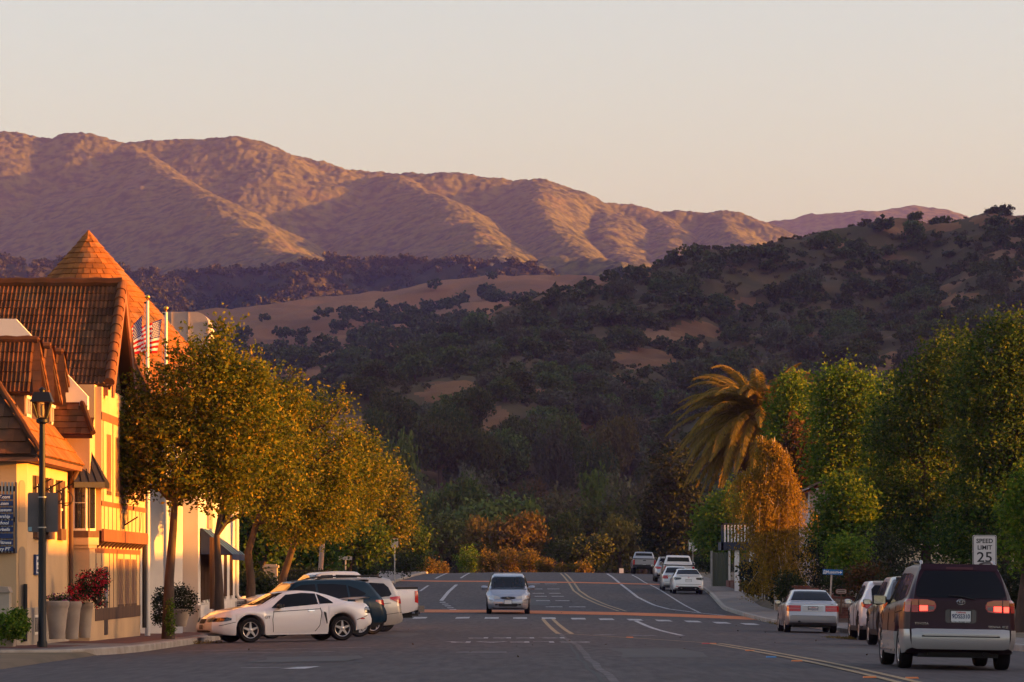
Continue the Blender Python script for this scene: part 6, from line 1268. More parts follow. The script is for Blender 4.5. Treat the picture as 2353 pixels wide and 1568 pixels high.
bx = thing('roadside_box', 'small white sign box low beside the road crest', 'sign', P(1428, 1318, 322)); q = P(1428, 1312, 322); wbox(bx, 'panel', q[0] - .18, q[0] + .18, 322, 322.05, q[2] - .2, q[2] + .2, M_wp); wbox(bx, 'post', q[0] - .03, q[0] + .03, 322.05, 322.1, 1.0, q[2] - .1, M_galv)
# stucco house among the trees
hs = thing('house', 'pink stucco house corner with red eaves between the right trees', 'house', (15, 182, 0)); Y = 182; a = P(1858, 1168, Y); zt_ = P(0, 1122, Y)[2]
MB().bb(a[0], a[0] + 1.6, Y, Y + 6, .2, zt_).build('wall', mat('pink stucco', (.48, .33, .29), rough=.9), hs); wbox(hs, 'corner_board', a[0] - .03, a[0] + .05, Y - .03, Y + .05, .2, zt_, M_wp)
M_redt = mat('red fascia', (.28, .035, .03), rough=.6); e0, e1 = P(1832, 1137, Y - .3), P(1900, 1102, Y - .3)
MB().prism([e0, (e0[0] + .04, e0[1], e0[2] - .13), (e1[0], e1[1], e1[2] - .13), e1], (0, .12, 0)).build('barge_board', M_redt, hs); MB().prism([e0, e1, (e1[0], e1[1], e1[2] - .1), (e0[0], e0[1], e0[2] - .1)], (0, 7, 0)).build('roof', M_tile, hs); wbox(hs, 'soffit', a[0] - .02, a[0] + 2, Y - .25, Y, zt_ - .08, zt_ - .02, M_wp)
# unseen houses added outside the picture so their long shadows cover the street
def shade_house(x, y, w_, d, ze, zr, label, m):
    r = thing('house', label, 'house', (x, y, 0), 'added low houses shading the street'); wbox(r, 'wall', x, x + w_, y, y + d, -.3, ze, m); 
    MB().prism([(x - .4, y - .4, ze), (x + w_ + .4, y - .4, ze), (x + w_ / 2, y - .4, zr)], (0, d + .8, 0)).build('roof', M_tile, r)
    wbox(r, 'door', x - .04, x, y + d * .4, y + d * .4 + 1, -.2, 1.9, M_timb)
    for t in (.15, .7):
        wn = wbox(r, 'window', x - .03, x, y + d * t, y + d * t + 1.3, .9, 2.2, M_pane); wbox(wn, 'sill', x - .1, x, y + d * t - .1, y + d * t + 1.4, .8, .9, M_wp)
for k, (x, y, w_, d, ze, zr) in enumerate(((24, 30, 9, 17.6, 4.2, 7.4), (24, 48, 9, 18.1, 4.4, 7.7), (25, 66.5, 9, 17.6, 4.3, 7.4), (25, 84.5, 9, 7, 3.6, 6.4), (25, 92.4, 9, 10, 3.4, 6.0), (26, 103.2, 9, 11.5, 4.0, 6.4), (27, 115.6, 9, 22, 4.0, 6.4), (29, 138, 9, 28, 3.8, 6.0), (29, 166.6, 9, 25, 3.8, 5.8), (30, 192, 9, 26, 4.4, 6.4), (30, 218.6, 9, 26, 4.9, 6.9), (30, 245, 9, 30, 5.4, 7.4), (31, 276, 9, 34, 5.8, 7.8))):
    shade_house(x, y, w_, d, ze, zr, ('nearest', 'second', 'third', 'fourth', 'fifth', 'sixth', 'seventh', 'eighth', 'ninth', 'tenth', 'eleventh', 'twelfth', 'thirteenth')[k] + ' low stucco house added right of the picture to shade the street', M_stuc)
# ------------------------------------------------------------------ vegetation
M_bark = mat('bark', (.085, .055, .04), (.05, .034, .026), sc=9, rough=.95, bump=.5, bsc=25, stretch=(1, 1, .25)); M_barkw = mat('birch bark', (.50, .40, .33), (.16, .11, .09), sc=7, rough=.8, f=(.55, .7), stretch=(1, 1, 3))
def leaves(C, size, rng, out=None, droop=0.0, asp=.55, upb=.3):
    n = len(C); d = rng.normal(size=(n, 3)); d[:, 2] = d[:, 2] * .7 - droop
    if out is not None: d += out * .5
    d /= np.linalg.norm(d, axis=1)[:, None]; nr = rng.normal(size=(n, 3)); nr[:, 2] += upb
    s = np.cross(d, nr); s /= np.linalg.norm(s, axis=1)[:, None] + 1e-9; L = size * rng.uniform(.65, 1.35, n)[:, None]
    V = np.stack([C - d * L * .5, C + s * L * asp * .5, C + d * L * .5, C - s * L * asp * .5], 1).reshape(-1, 3)
    F = np.arange(4 * n).reshape(n, 4); return V, F
def clusters(lobes, ncl, per, spread, rng, shell=.5, bump=.22):
    W = np.array([l[3] * l[4] + l[4] * l[5] + l[3] * l[5] for l in lobes]); idx = rng.choice(len(lobes), ncl, p=W / W.sum()); Lb = np.array(lobes)[idx]
    d = rng.normal(size=(ncl, 3)); d /= np.linalg.norm(d, axis=1)[:, None]
    rad = shell + (1 - shell) * rng.uniform(0, 1, ncl) ** .5
    rad *= 1 + bump * np.sin(d[:, 0] * 5 + idx * 1.7) * np.sin(d[:, 1] * 4.3 + idx) + bump * .6 * np.sin(d[:, 2] * 7 + idx * 2.1)
    c = Lb[:, :3] + d * Lb[:, 3:6] * rad[:, None]
    C = (c[:, None, :] + rng.normal(size=(ncl, per, 3)) * spread).reshape(-1, 3); out = np.repeat(d, per, 0); return C, out
def shoots(lobes, n, ln, per, rng, up=.8):      # twigs that stick out of the outline
    c, o = clusters(lobes, n, 1, .0, rng, shell=.92, bump=.1); d = o * .8 + np.array([0, 0, up]) + rng.normal(size=o.shape) * .35; d /= np.linalg.norm(d, axis=1)[:, None]
    t = rng.uniform(0, 1, (n, per)); L = ln * rng.uniform(.4, 1.3, n)[:, None]
    C = c[:, None, :] + d[:, None, :] * (t * L)[:, :, None] + rng.normal(size=(n, per, 3)) * .05; return C.reshape(-1, 3), np.repeat(d, per, 0)
def limb(mb, a, b, r0, r1, rng, n=6, wob=.12, seg=7):
    a, b = Vector(a), Vector(b); L = (b - a).length; pts = []
    for i in range(n + 1):
        t = i / n; p = a.lerp(b, t); p.z += .12 * L * math.sin(t * math.pi) * .5
        if 0 < i < n: p += Vector(rng.normal(size=3)) * wob * L * .25
        pts.append(p)
    mb.tube(pts, [r0 + (r1 - r0) * i / n for i in range(n + 1)], seg); return pts
def tree(name, label, base, trunk, lobes, mleaf, nleaf, size, seed, group=None, per=14, spread=.22, shell=.5, nshoot=0, mbark=None, droop=.15, r0=.14, cat='tree', bump=.22, asp=.55, shl=.7):
    rng = np.random.default_rng(seed); r = thing(name, label, cat, base, group); tb = MB(); bx, by, bz = base
    pts = [Vector((bx, by, bz - .15))] + [Vector(p) for p in trunk]; n = len(pts); tb.tube(pts, [r0 * (1.25 if i == 0 else 1 - .45 * i / (n - 1)) for i in range(n)], 12)
    fork = pts[-1]
    for l in lobes:
        q = limb(tb, fork, l[:3], r0 * .5, r0 * .16, rng)
        for k in range(4):
            d = rng.normal(size=3); d /= np.linalg.norm(d); e = np.array(l[:3]) + d * np.array(l[3:6]) * .85; limb(tb, q[rng.integers(2, 6)], e, r0 * .2, r0 * .05, rng, 5, seg=5)
    tb.build('trunk', mbark or M_bark, r, 60)
    C, o = clusters(lobes, max(8, nleaf // per), per, spread, rng, shell, bump)
    if nshoot: c2, o2 = shoots(lobes, nshoot, shl, 26, rng); C = np.concatenate([C, c2]); o = np.concatenate([o, o2])
    V, F = leaves(C, size, rng, o, droop, asp); npmesh('crown', V, F, mleaf, r); return r
def lob(px, py, Y, rpx, rpy, rd=None, dx=0):    # a crown lobe seen at (px, py), half width rpx and half height rpy
    x, y, z = P(px, py, Y); s = Y / FPX; return (x + dx, y, z, rpx * s, (rd if rd else rpx * s * .95), rpy * s)
LF_pear = leafmat('pear leaf', (.038, .068, .008), (.155, .152, .012), (.32, .20, .016), trans=.42); LF_liq = leafmat('liquidambar leaf', (.040, .10, .010), (.12, .19, .016), (.22, .22, .02), trans=.42)
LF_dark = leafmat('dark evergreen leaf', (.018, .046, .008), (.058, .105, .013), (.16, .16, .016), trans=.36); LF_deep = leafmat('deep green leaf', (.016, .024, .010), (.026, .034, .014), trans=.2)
LF_mag = leafmat('magnolia leaf', (.05, .035, .012), (.10, .04, .015), (.03, .05, .012), trans=.3); LF_bir = leafmat('birch leaf', (.18, .125, .018), (.34, .20, .022), trans=.45); LF_hedge = leafmat('hedge leaf', (.020, .034, .012), (.04, .05, .016), trans=.3)
LF_yel = leafmat('yellow shrub leaf', (.20, .13, .02), (.14, .10, .02), (.09, .08, .02), trans=.4); LF_red = leafmat('geranium petal', (.50, .012, .03), (.62, .03, .06), trans=.35); LF_pink = leafmat('pink petal', (.45, .12, .2), (.3, .08, .2), trans=.3)
LF_oliv = leafmat('olive leaf', (.05, .055, .022), (.075, .07, .03), trans=.3); LF_wht = leafmat('white petal', (.7, .6, .5), (.75, .66, .58), trans=.3)

# street trees, left
def tz(px, Y): x = P(px, 0, Y)[0]; return (x, Y, sz(x, Y))
grp = 'street trees along the left kerb'
Y = 98; b = tz(386, Y)
tree('street_tree', 'nearest street tree with forked trunk in front of the blue awning', b, [P(389, 1330, Y), P(398, 1215, Y), P(402, 1150, Y)], [lob(470, 905, Y, 125, 105), lob(340, 985, Y, 85, 75), lob(400, 1060, Y, 130, 90), lob(550, 990, Y, 110, 110), lob(500, 835, Y, 70, 50), lob(290, 1100, Y, 55, 45), lob(500, 1120, Y, 90, 60), lob(512, 778, Y, 13, 40), lob(268, 1050, Y, 40, 70), lob(310, 1010, Y, 70, 90), lob(300, 920, Y, 22, 40), lob(585, 870, Y, 25, 40)], LF_pear, 33000, .115, 11, grp, nshoot=170, r0=.145, spread=.17, per=30, shell=.45)
Y = 110; b = tz(505, Y)
tree('street_tree', 'second street tree beside the brown post and striped awning', b, [P(503, 1330, Y), P(498, 1230, Y)], [lob(560, 930, Y, 90, 90), lob(620, 1010, Y, 90, 90), lob(540, 1080, Y, 110, 80), lob(640, 940, Y, 50, 50), lob(640, 1110, Y, 80, 70), lob(672, 872, Y, 13, 30), lob(690, 930, Y, 22, 30)], LF_pear, 18000, .11, 12, grp, nshoot=120, r0=.15, spread=.18, per=28)
Y = 124; b = tz(573, Y)
tree('street_tree', 'third street tree with a dark bent trunk before the iron fence', b, [P(577, 1340, Y), P(570, 1270, Y), P(590, 1200, Y)], [lob(690, 990, Y, 70, 70), lob(740, 1060, Y, 85, 80), lob(650, 1130, Y, 95, 80), lob(760, 1140, Y, 70, 70), lob(700, 1200, Y, 80, 45), lob(785, 935, Y, 22, 32), lob(740, 935, Y, 16, 28), lob(815, 1000, Y, 22, 30)], LF_pear, 16000, .115, 13, grp, nshoot=110, r0=.17, spread=.2, per=28)
Y = 143; b = tz(640, Y)
tree('street_tree', 'fourth street tree leaning right above the parked pickup', b, [P(650, 1330, Y), P(672, 1260, Y), P(690, 1200, Y)], [lob(800, 1050, Y, 50, 50), lob(850, 1020, Y, 20, 22), lob(880, 1075, Y, 18, 20), lob(830, 1110, Y, 60, 60), lob(760, 1180, Y, 90, 65), lob(680, 1200, Y, 70, 50)], LF_pear, 14000, .12, 14, grp, nshoot=90, r0=.17, spread=.22, per=28)
Y = 255; b = (P(861, 0, Y)[0], Y, P(0, 1326, Y)[2])
tree('street_tree', 'rounded street tree at the far end of the left row with lit right edge', b, [P(862, 1290, Y), P(866, 1250, Y)], [lob(880, 1100, Y, 50, 50), lob(915, 1170, Y, 45, 50), lob(850, 1170, Y, 60, 60), lob(880, 1215, Y, 60, 40)], LF_pear, 9000, .24, 15, grp, nshoot=30, r0=.24, spread=.4)
for i, (px, py, Yt, rx, ry, lab) in enumerate(((600, 1200, 165, 60, 60, 'behind the iron fence left of the stone pier'), (560, 1270, 170, 50, 45, 'low behind the iron fence near the white shop'), (800, 1230, 215, 70, 60, 'around the brown brick pier'), (690, 1260, 190, 70, 45, 'low behind the leaning pale post'), (930, 1240, 300, 45, 55, 'beyond the pale sign back'), (760, 1250, 240, 80, 50, 'behind the street name sign'))):
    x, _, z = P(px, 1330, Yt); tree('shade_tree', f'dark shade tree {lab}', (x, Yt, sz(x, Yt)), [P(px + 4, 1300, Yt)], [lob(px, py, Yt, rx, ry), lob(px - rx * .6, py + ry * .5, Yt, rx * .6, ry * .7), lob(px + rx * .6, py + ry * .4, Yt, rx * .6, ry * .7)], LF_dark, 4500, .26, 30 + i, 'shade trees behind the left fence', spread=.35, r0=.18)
# shrubs
def shrub(name, label, lobes, m, n, size, seed, group=None, cat='shrub', flowers=None, spread=.1, shell=.6, droop=.1, mstem=None):
    rng = np.random.default_rng(seed); base = min(lobes, key=lambda l: l[2] - l[5]); r = thing(name, label, cat, (base[0], base[1], base[2] - base[5]), group)
    C, o = clusters(lobes, max(6, n // 10), 10, spread, rng, shell); V, F = leaves(C, size, rng, o, droop); npmesh('foliage', V, F, m, r)
    st = MB()
    for l in lobes:
        for k in range(5):
            d = rng.normal(size=3); d[2] = abs(d[2]); d /= np.linalg.norm(d); limb(st, (base[0], base[1], base[2] - base[5]), np.array(l[:3]) + d * np.array(l[3:6]) * .7, .018 * max(1, l[3]), .006, rng, 4, seg=5)
    st.build('stems', mstem or M_bark, r)
    if flowers:
        mf, nf, sf, ff = flowers; C, o = clusters(lobes, nf, ff, sf * 1.1, rng, .95, .12); V, F = leaves(C, sf, rng, o, 0, .8); npmesh('flowers', V, F, mf, r)
    return r
shrub('geranium', 'big red geranium spilling over the small stone planter', [lob(207, 1340, 88.6, 30, 26), lob(230, 1335, 88.6, 18, 24), lob(185, 1360, 88.6, 28, 22), lob(228, 1375, 88.6, 14, 18)], LF_hedge, 2600, .055, 51, 'geraniums in the stone planters', 'flower', (LF_red, 120, .045, 12), spread=.05)
shrub('geranium', 'low red geranium in the middle stone planter', [lob(165, 1376, 86.8, 16, 9)], LF_hedge, 500, .05, 52, 'geraniums in the stone planters', 'flower', (LF_red, 18, .045, 10), spread=.04); shrub('geranium', 'sparse pink geranium in the planter by the lamp post', [lob(132, 1377, 84.6, 22, 6)], LF_hedge, 400, .05, 53, 'geraniums in the stone planters', 'flower', (LF_pink, 14, .045, 8), spread=.04)
shrub('ivy_bush', 'green ivy bush at the left picture edge below the pedestal', [lob(20, 1440, 81.6, 42, 28), lob(45, 1435, 81.7, 18, 30), lob(40, 1415, 81.8, 12, 18)], LF_liq, 2600, .08, 54, spread=.05)
pt = P(414, 1440, 108); pp = thing('stone_planter', 'pale round pot under the clipped dark bush by the blue awning', 'planter', pt, 'stone planters by the corner shop'); MB().lathe([(.16, pt[2]), (.18, pt[2] + .03), (.27, pt[2] + .42), (.30, pt[2] + .44), (.29, pt[2] + .50), (.22, pt[2] + .48)], (pt[0], pt[1], 0), 20).build('urn', M_urn, pp, 40)
shrub('clipped_bush', 'round clipped dark bush in the pale pot', [lob(417, 1380, 108, 30, 30)], LF_deep, 3200, .06, 55, spread=.06, shell=.7); shrub('clipped_bush', 'dark bush against the entry wall behind the nearest tree trunk', [lob(368, 1395, 106.8, 18, 40)], LF_deep, 1500, .07, 56, spread=.06)
shrub('vine', 'yellow green vine climbing the nearest street tree trunk', [lob(392, 1430, 97.6, 9, 30), lob(389, 1390, 97.7, 6, 20)], LF_liq, 500, .07, 57, spread=.04)
for i, (px, py, Yt, rx, ry, m, lab) in enumerate(((905, 1290, 262, 55, 22, LF_hedge, 'along the far left pavement behind the sign back'), (975, 1300, 320, 22, 18, LF_yel, 'lit yellow at the road crest left of centre'), (1008, 1308, 325, 16, 10, LF_yel, 'lit yellow close to the far lane lines'), (820, 1305, 230, 40, 22, LF_hedge, 'under the far left street tree'), (930, 1270, 300, 35, 35, LF_hedge, 'tall and dark left of the lit yellow bushes'), (575, 1345, 158, 50, 22, LF_hedge, 'at the foot of the iron fence'), (690, 1335, 165, 60, 20, LF_hedge, 'below the leaning pale post'))):
    shrub('hedge_bush', f'leafy bush {lab}', [lob(px, py, Yt, rx, ry), lob(px + rx * .5, py + ry * .2, Yt, rx * .6, ry * .8)], m, 2600, .16, 60 + i, 'bushes along the left side', spread=.2)

# ---- right side trees
gr = 'tall trees behind the right pavement'
def rtree(px0, pyb, Yt, lobes, m, n, size, seed, label, name='broadleaf_tree', r0=.2, nshoot=40, **k):
    lobes = [(l[0], l[1], l[2], l[3] * 1.13, l[4] * 1.1, l[5] * 1.04) for l in lobes]; x = max(P(px0, 0, Yt)[0], float(kerb_r(Yt)) + 2.0); b = (x, Yt, sz(x, Yt)); xm, ym, zm = np.mean([l[0] for l in lobes]), np.mean([l[1] for l in lobes]), np.mean([l[2] for l in lobes]); return tree(name, label, b, [((x + xm) / 2, (Yt + ym) / 2, b[2] + (zm - b[2]) * .3), (xm, ym, b[2] + (zm - b[2]) * .55)], lobes, m, n, size, seed, gr, nshoot=nshoot, r0=r0, **k)
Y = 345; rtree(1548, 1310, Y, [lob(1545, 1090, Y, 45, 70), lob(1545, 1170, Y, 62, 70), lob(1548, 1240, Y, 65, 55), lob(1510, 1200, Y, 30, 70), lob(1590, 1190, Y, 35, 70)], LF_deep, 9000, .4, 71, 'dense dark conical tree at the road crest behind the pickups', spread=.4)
Y = 262; rtree(1655, 1300, Y, [lob(1650, 1190, Y, 42, 50), lob(1685, 1160, Y, 30, 45), lob(1630, 1240, Y, 35, 40), lob(1690, 1230, Y, 40, 50)], LF_liq, 7000, .26, 72, 'mid green tree left of the weeping birch', spread=.3)
Y = 205; rtree(1825, 1330, Y, [lob(1820, 935, Y, 42, 60), lob(1800, 1000, Y, 30, 60), lob(1845, 1010, Y, 35, 70), lob(1815, 890, Y, 22, 30), lob(1825, 1080, Y, 40, 60)], LF_liq, 16000, .19, 73, 'bright green tree beside the palm with lit pointed top', spread=.28, nshoot=50)
Y = 198; rtree(1830, 1330, Y, [lob(1832, 1060, Y, 32, 80), lob(1820, 1130, Y, 35, 60)], LF_mag, 3500, .28, 74, 'magnolia with rust backed leaves behind the birch', spread=.25, nshoot=15)
Y = 192; rtree(1945, 1330, Y, [lob(1935, 930, Y, 55, 70), lob(1910, 1000, Y, 50, 80), lob(1975, 990, Y, 50, 90), lob(1900, 880, Y, 28, 40), lob(1945, 870, Y, 25, 35), lob(1985, 900, Y, 25, 40), lob(1940, 1090, Y, 75, 90), lob(1905, 1190, Y, 45, 70), lob(1960, 1210, Y, 70, 60), lob(1895, 1110, Y, 25, 40)], LF_liq, 28000, .19, 75, 'broad bright green tree with three lit tops right of the house', spread=.28, nshoot=70)
Y = 188; rtree(2045, 1330, Y, [lob(2035, 905, Y, 25, 40), lob(2050, 970, Y, 50, 70), lob(2060, 1060, Y, 70, 80), lob(2030, 1150, Y, 70, 90)], LF_liq, 9000, .22, 76, 'slender green tree with one lit peak before the dark trees', spread=.28)
Y = 182; rtree(2120, 1330, Y, [lob(2130, 900, Y, 75, 70), lob(2180, 840, Y, 70, 70), lob(2090, 990, Y, 90, 80), lob(2200, 960, Y, 100, 90), lob(2110, 1090, Y, 100, 90), lob(2060, 1190, Y, 90, 80), lob(2180, 1180, Y, 110, 90)], LF_dark, 44000, .175, 77, 'huge dark leafy tree left of the speed limit sign', spread=.26, nshoot=140, r0=.3)
Y = 172; rtree(2300, 1340, Y, [lob(2300, 810, Y, 70, 75), lob(2345, 770, Y, 50, 45), lob(2270, 900, Y, 90, 80), lob(2370, 880, Y, 80, 80), lob(2300, 1010, Y, 110, 90), lob(2390, 1040, Y, 90, 100), lob(2290, 1130, Y, 100, 80), lob(2250, 1240, Y, 100, 70)], LF_dark, 44000, .175, 78, 'tallest dark tree with lit golden top at the right edge', spread=.25, nshoot=150, r0=.3)
Y = 118; rtree(2345, 1400, Y, [lob(2350, 1180, Y, 40, 60), lob(2375, 1120, Y, 40, 50), lob(2345, 1270, Y, 30, 40)], LF_liq, 4000, .15, 79, 'lighter green tree at the right picture edge', nshoot=20)
Y = 150; rtree(1965, 1340, Y, [lob(1950, 1270, Y, 32, 32), lob(1935, 1290, Y, 22, 30)], LF_liq, 3000, .14, 80, 'small drooping yellow green tree above the museum sign', nshoot=10, droop=.8, r0=.1)
Y = 176; rtree(1925, 1340, Y, [lob(1918, 1165, Y, 36, 62), lob(1935, 1250, Y, 55, 55), lob(1893, 1245, Y, 32, 45), lob(1960, 1170, Y, 45, 60)], LF_liq, 9000, .2, 84, 'leafy green tree half hiding the pink stucco house', spread=.26, nshoot=40)
# weeping birch
def birch():
    Y = 170; rng = np.random.default_rng(81); x = P(1803, 0, Y)[0]; b = (x, Y, sz(x, Y)); r = thing('weeping_birch', 'golden weeping birch with pale trunk on the right pavement', 'tree', b, gr); tb = MB(); t1 = P(1755, 1030, Y)
    st = [(b, P(1800, 1300, Y), P(1790, 1180, Y), P(1770, 1080, Y), P(1750, 1015, Y)), ((b[0] - .35, Y + .4, b[2]), P(1778, 1290, Y), P(1750, 1180, Y), P(1725, 1080, Y)), (P(1797, 1250, Y), P(1810, 1150, Y), P(1800, 1060, Y), P(1775, 1020, Y)), (P(1785, 1240, Y), P(1740, 1150, Y), P(1712, 1090, Y))]
    tips = []
    for s_ in st:
        n = len(s_); tb.tube(s_, [(.10 if s_[0] == b else .075) * (1 - .75 * i / (n - 1)) for i in range(n)], 8)
        for i in range(1, n):
            for k in range(44):
                t = rng.uniform(0, 1); p = Vector(s_[i - 1]).lerp(Vector(s_[i]), t)
                if p.z > b[2] + 1.2: tips.append(p)
    Cs = []; Os = []
    for p in tips:
        a = rng.uniform(0, 6.28); L = rng.uniform(.2, 1.35) * min(1, max(.22, (t1[2] - p.z + .5) / 2.6)); out = Vector((math.cos(a), math.sin(a), 0)); top = p + out * L * .6 + Vector((0, 0, rng.uniform(.1, .5))); end = p + out * L * 1.15 + Vector((0, 0, -rng.uniform(.6, 2.6)))
        if end.z < b[2] + .35: end.z = b[2] + rng.uniform(.35, .9)
        if rng.uniform() < .25: tb.tube([p, top, (top + end) / 2 + out * .1], [.014, .009, .005], 4)
        n = 95; tt = rng.uniform(0, 1, n)[:, None]; q = (1 - tt) ** 2 * np.array(p) + 2 * tt * (1 - tt) * np.array(top + out * .3) + tt ** 2 * np.array(end); Cs.append(q + rng.normal(size=(n, 3)) * .11); Os.append(np.tile([0, 0, -1.], (n, 1)))
    tb.build('trunk', M_barkw, r, 60); V, F = leaves(np.concatenate(Cs), .105, rng, np.concatenate(Os), .9, .5); npmesh('crown', V, F, LF_bir, r)
birch()
# date palm
def palm():
    Y = 232; rng = np.random.default_rng(82); h = P(1748, 970, Y); b = (h[0], Y, sz(h[0], Y)); r = thing('date_palm', 'large date palm with arching golden fronds above the birch', 'tree', b, gr)
    MB().lathe([(.5, b[2] - .2), (.45, b[2] + 1), (.42, h[2] - 1.2), (.55, h[2] - .5), (.5, h[2] - .1), (.2, h[2] + .1)], (b[0], b[1], 0), 16).build('trunk', M_bark, r, 50)
    M_pf = leafmat('palm leaflet', (.15, .115, .02), (.28, .18, .03), trans=.38); M_pd = leafmat('dry palm leaflet', (.20, .10, .04), (.14, .07, .03), trans=.3)
    def frond(az, el, L, curl, dead):
        d = Vector((math.cos(az) * math.cos(el), math.sin(az) * math.cos(el), math.sin(el))); side = Vector((-math.sin(az), math.cos(az), 0)); pts = []; p = Vector(h) + d * .25; v = d.copy(); n = 16
        for i in range(n + 1): pts.append(p.copy()); v = (v + Vector((0, 0, -curl / n * (1 + .8 * i / n)))).normalized(); p = p + v * L / n
        mb = MB().tube(pts, [.05 * (1 - .85 * i / n) for i in range(n + 1)], 5); lv = []
        for i in range(2, n + 1):
            for k in range(6):
                t = (i + k / 6.) ; q = pts[i] if i == n else pts[i].lerp(pts[min(n, i + 1)], k / 6.); tg = (pts[min(n, i + 1)] - pts[i - 1]).normalized(); up = side.cross(tg).normalized(); f = t / n
                ll = .66 * math.sin(math.pi * min(1, .25 + .72 * f)) + .08
                for s in (-1, 1):
                    dv = (side * s * .75 + tg * .75 + up * (.35 if not dead else -.3) + Vector(rng.normal(size=3)) * .10).normalized(); e = q + dv * ll - Vector((0, 0, .10 * ll)); wv = tg * .055; m_ = (q + e) / 2; lv.append((q - wv * .6, m_ - wv, e, m_ + wv))
        A = np.array([[tuple(c) for c in l] for l in lv]).reshape(-1, 3); F = np.arange(len(A)).reshape(-1, 4); V0 = np.array([tuple(p_) for p_ in mb.v]); F0 = np.array([f for f in mb.f if len(f) == 4])
        npmesh('frond', np.concatenate([V0, A]), np.concatenate([F0, F + len(V0)]), M_pd if dead else M_pf, r)
    N = 150
    for i in range(5, N):
        az = i * 2.39996; t = i / N; el = R(76 - 98 * t) + rng.uniform(-.1, .1); frond(az, el if i > 14 else el - .1, rng.uniform(5.2, 6.2) * (1 if i > 14 else .72), rng.uniform(1.0, 1.45) if t < .7 else rng.uniform(.8, 1.2), False)
    for i in range(14): frond(rng.uniform(0, 6.28), R(rng.uniform(-75, -50)), rng.uniform(3.2, 4.4), .3, True)
palm()
gs = 'shrubs behind the right pavement'
for i, (px, py, Yt, rx, ry, m, lab, n, fl) in enumerate(((1708, 1346, 200, 28, 15, LF_yel, 'yellow flowering shrub in front of the picket fence', 2600, None), (1767, 1367, 172, 11, 15, LF_deep, 'small round clipped bush near the birch trunk', 1500, None), (1820, 1388, 146, 22, 15, LF_deep, 'clipped dark bush left of the brick mailbox pillar', 2400, None), (1790, 1345, 168, 28, 28, LF_hedge, 'loose dark shrub at the birch foot with orange blooms', 2600, (LF_yel, 14, .06, 4)), (1965, 1400, 128, 16, 40, LF_hedge, 'upright green shrub between the sedan and the crossover', 2400, None),
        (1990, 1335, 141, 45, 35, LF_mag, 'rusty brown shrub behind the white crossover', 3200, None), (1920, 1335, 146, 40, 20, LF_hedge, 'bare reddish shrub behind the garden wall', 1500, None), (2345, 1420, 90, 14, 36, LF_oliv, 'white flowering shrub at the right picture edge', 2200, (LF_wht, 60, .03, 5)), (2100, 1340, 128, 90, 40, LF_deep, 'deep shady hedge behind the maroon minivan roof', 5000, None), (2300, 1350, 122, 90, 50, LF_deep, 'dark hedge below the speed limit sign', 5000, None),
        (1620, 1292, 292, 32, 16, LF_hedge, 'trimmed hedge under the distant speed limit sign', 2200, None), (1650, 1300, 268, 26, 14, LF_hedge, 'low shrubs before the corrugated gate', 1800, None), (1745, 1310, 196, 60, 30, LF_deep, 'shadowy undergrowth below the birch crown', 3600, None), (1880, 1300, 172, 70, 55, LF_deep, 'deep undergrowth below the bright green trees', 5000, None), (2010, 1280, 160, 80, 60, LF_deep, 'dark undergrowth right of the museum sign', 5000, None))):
    l0 = lob(px, py, Yt, rx, ry); mn = float(kerb_r(Yt)) + 1.8 + l0[3] * .6; l0 = (max(l0[0], mn),) + l0[1:]; l1 = (l0[0] + l0[3] * .5, l0[1] + .3, l0[2] - l0[5] * .2, l0[3] * .6, l0[4] * .7, l0[5] * .8)
    shrub('garden_shrub', lab, [l0, l1], m, n, .12 if Yt < 180 else .2, 90 + i, gs, flowers=fl, spread=.14)
# weeds in the gutters
rng = np.random.default_rng(5); C = []
for (px0, px1, py0, py1) in ((240, 300, 1499, 1499), (330, 520, 1486, 1477), (90, 240, 1511, 1500), (1900, 1960, 1466, 1470), (1740, 1800, 1424, 1440)):
    for k in range(26):
        t = rng.uniform(); g_ = G(px0 + (px1 - px0) * t, py0 + (py1 - py0) * t); n = 14; c_ = np.array(g_) + rng.normal(size=(n, 3)) * np.array([.07, .2, .0]); c_[:, 2] = road_z(c_[:, 0], c_[:, 1]) + rng.uniform(.01, .09, n) * rng.uniform(.3, 1); C.append(c_)
C = np.concatenate(C); V, F = leaves(C, .07, rng, np.tile([0, 0, 1.], (len(C), 1)), -1., .25); stuff(npmesh('gutter_weeds', V, F, LF_yel))
rng = np.random.default_rng(6); n = 70; xs = rng.uniform(-7, 10, n); ys_ = rng.uniform(60, 200, n); C = np.stack([xs, ys_, road_z(xs, ys_) + .012], 1); V, F = leaves(C, .07, rng, None, 0, .6, 3); stuff(npmesh('fallen_leaves', V, F, LF_mag))
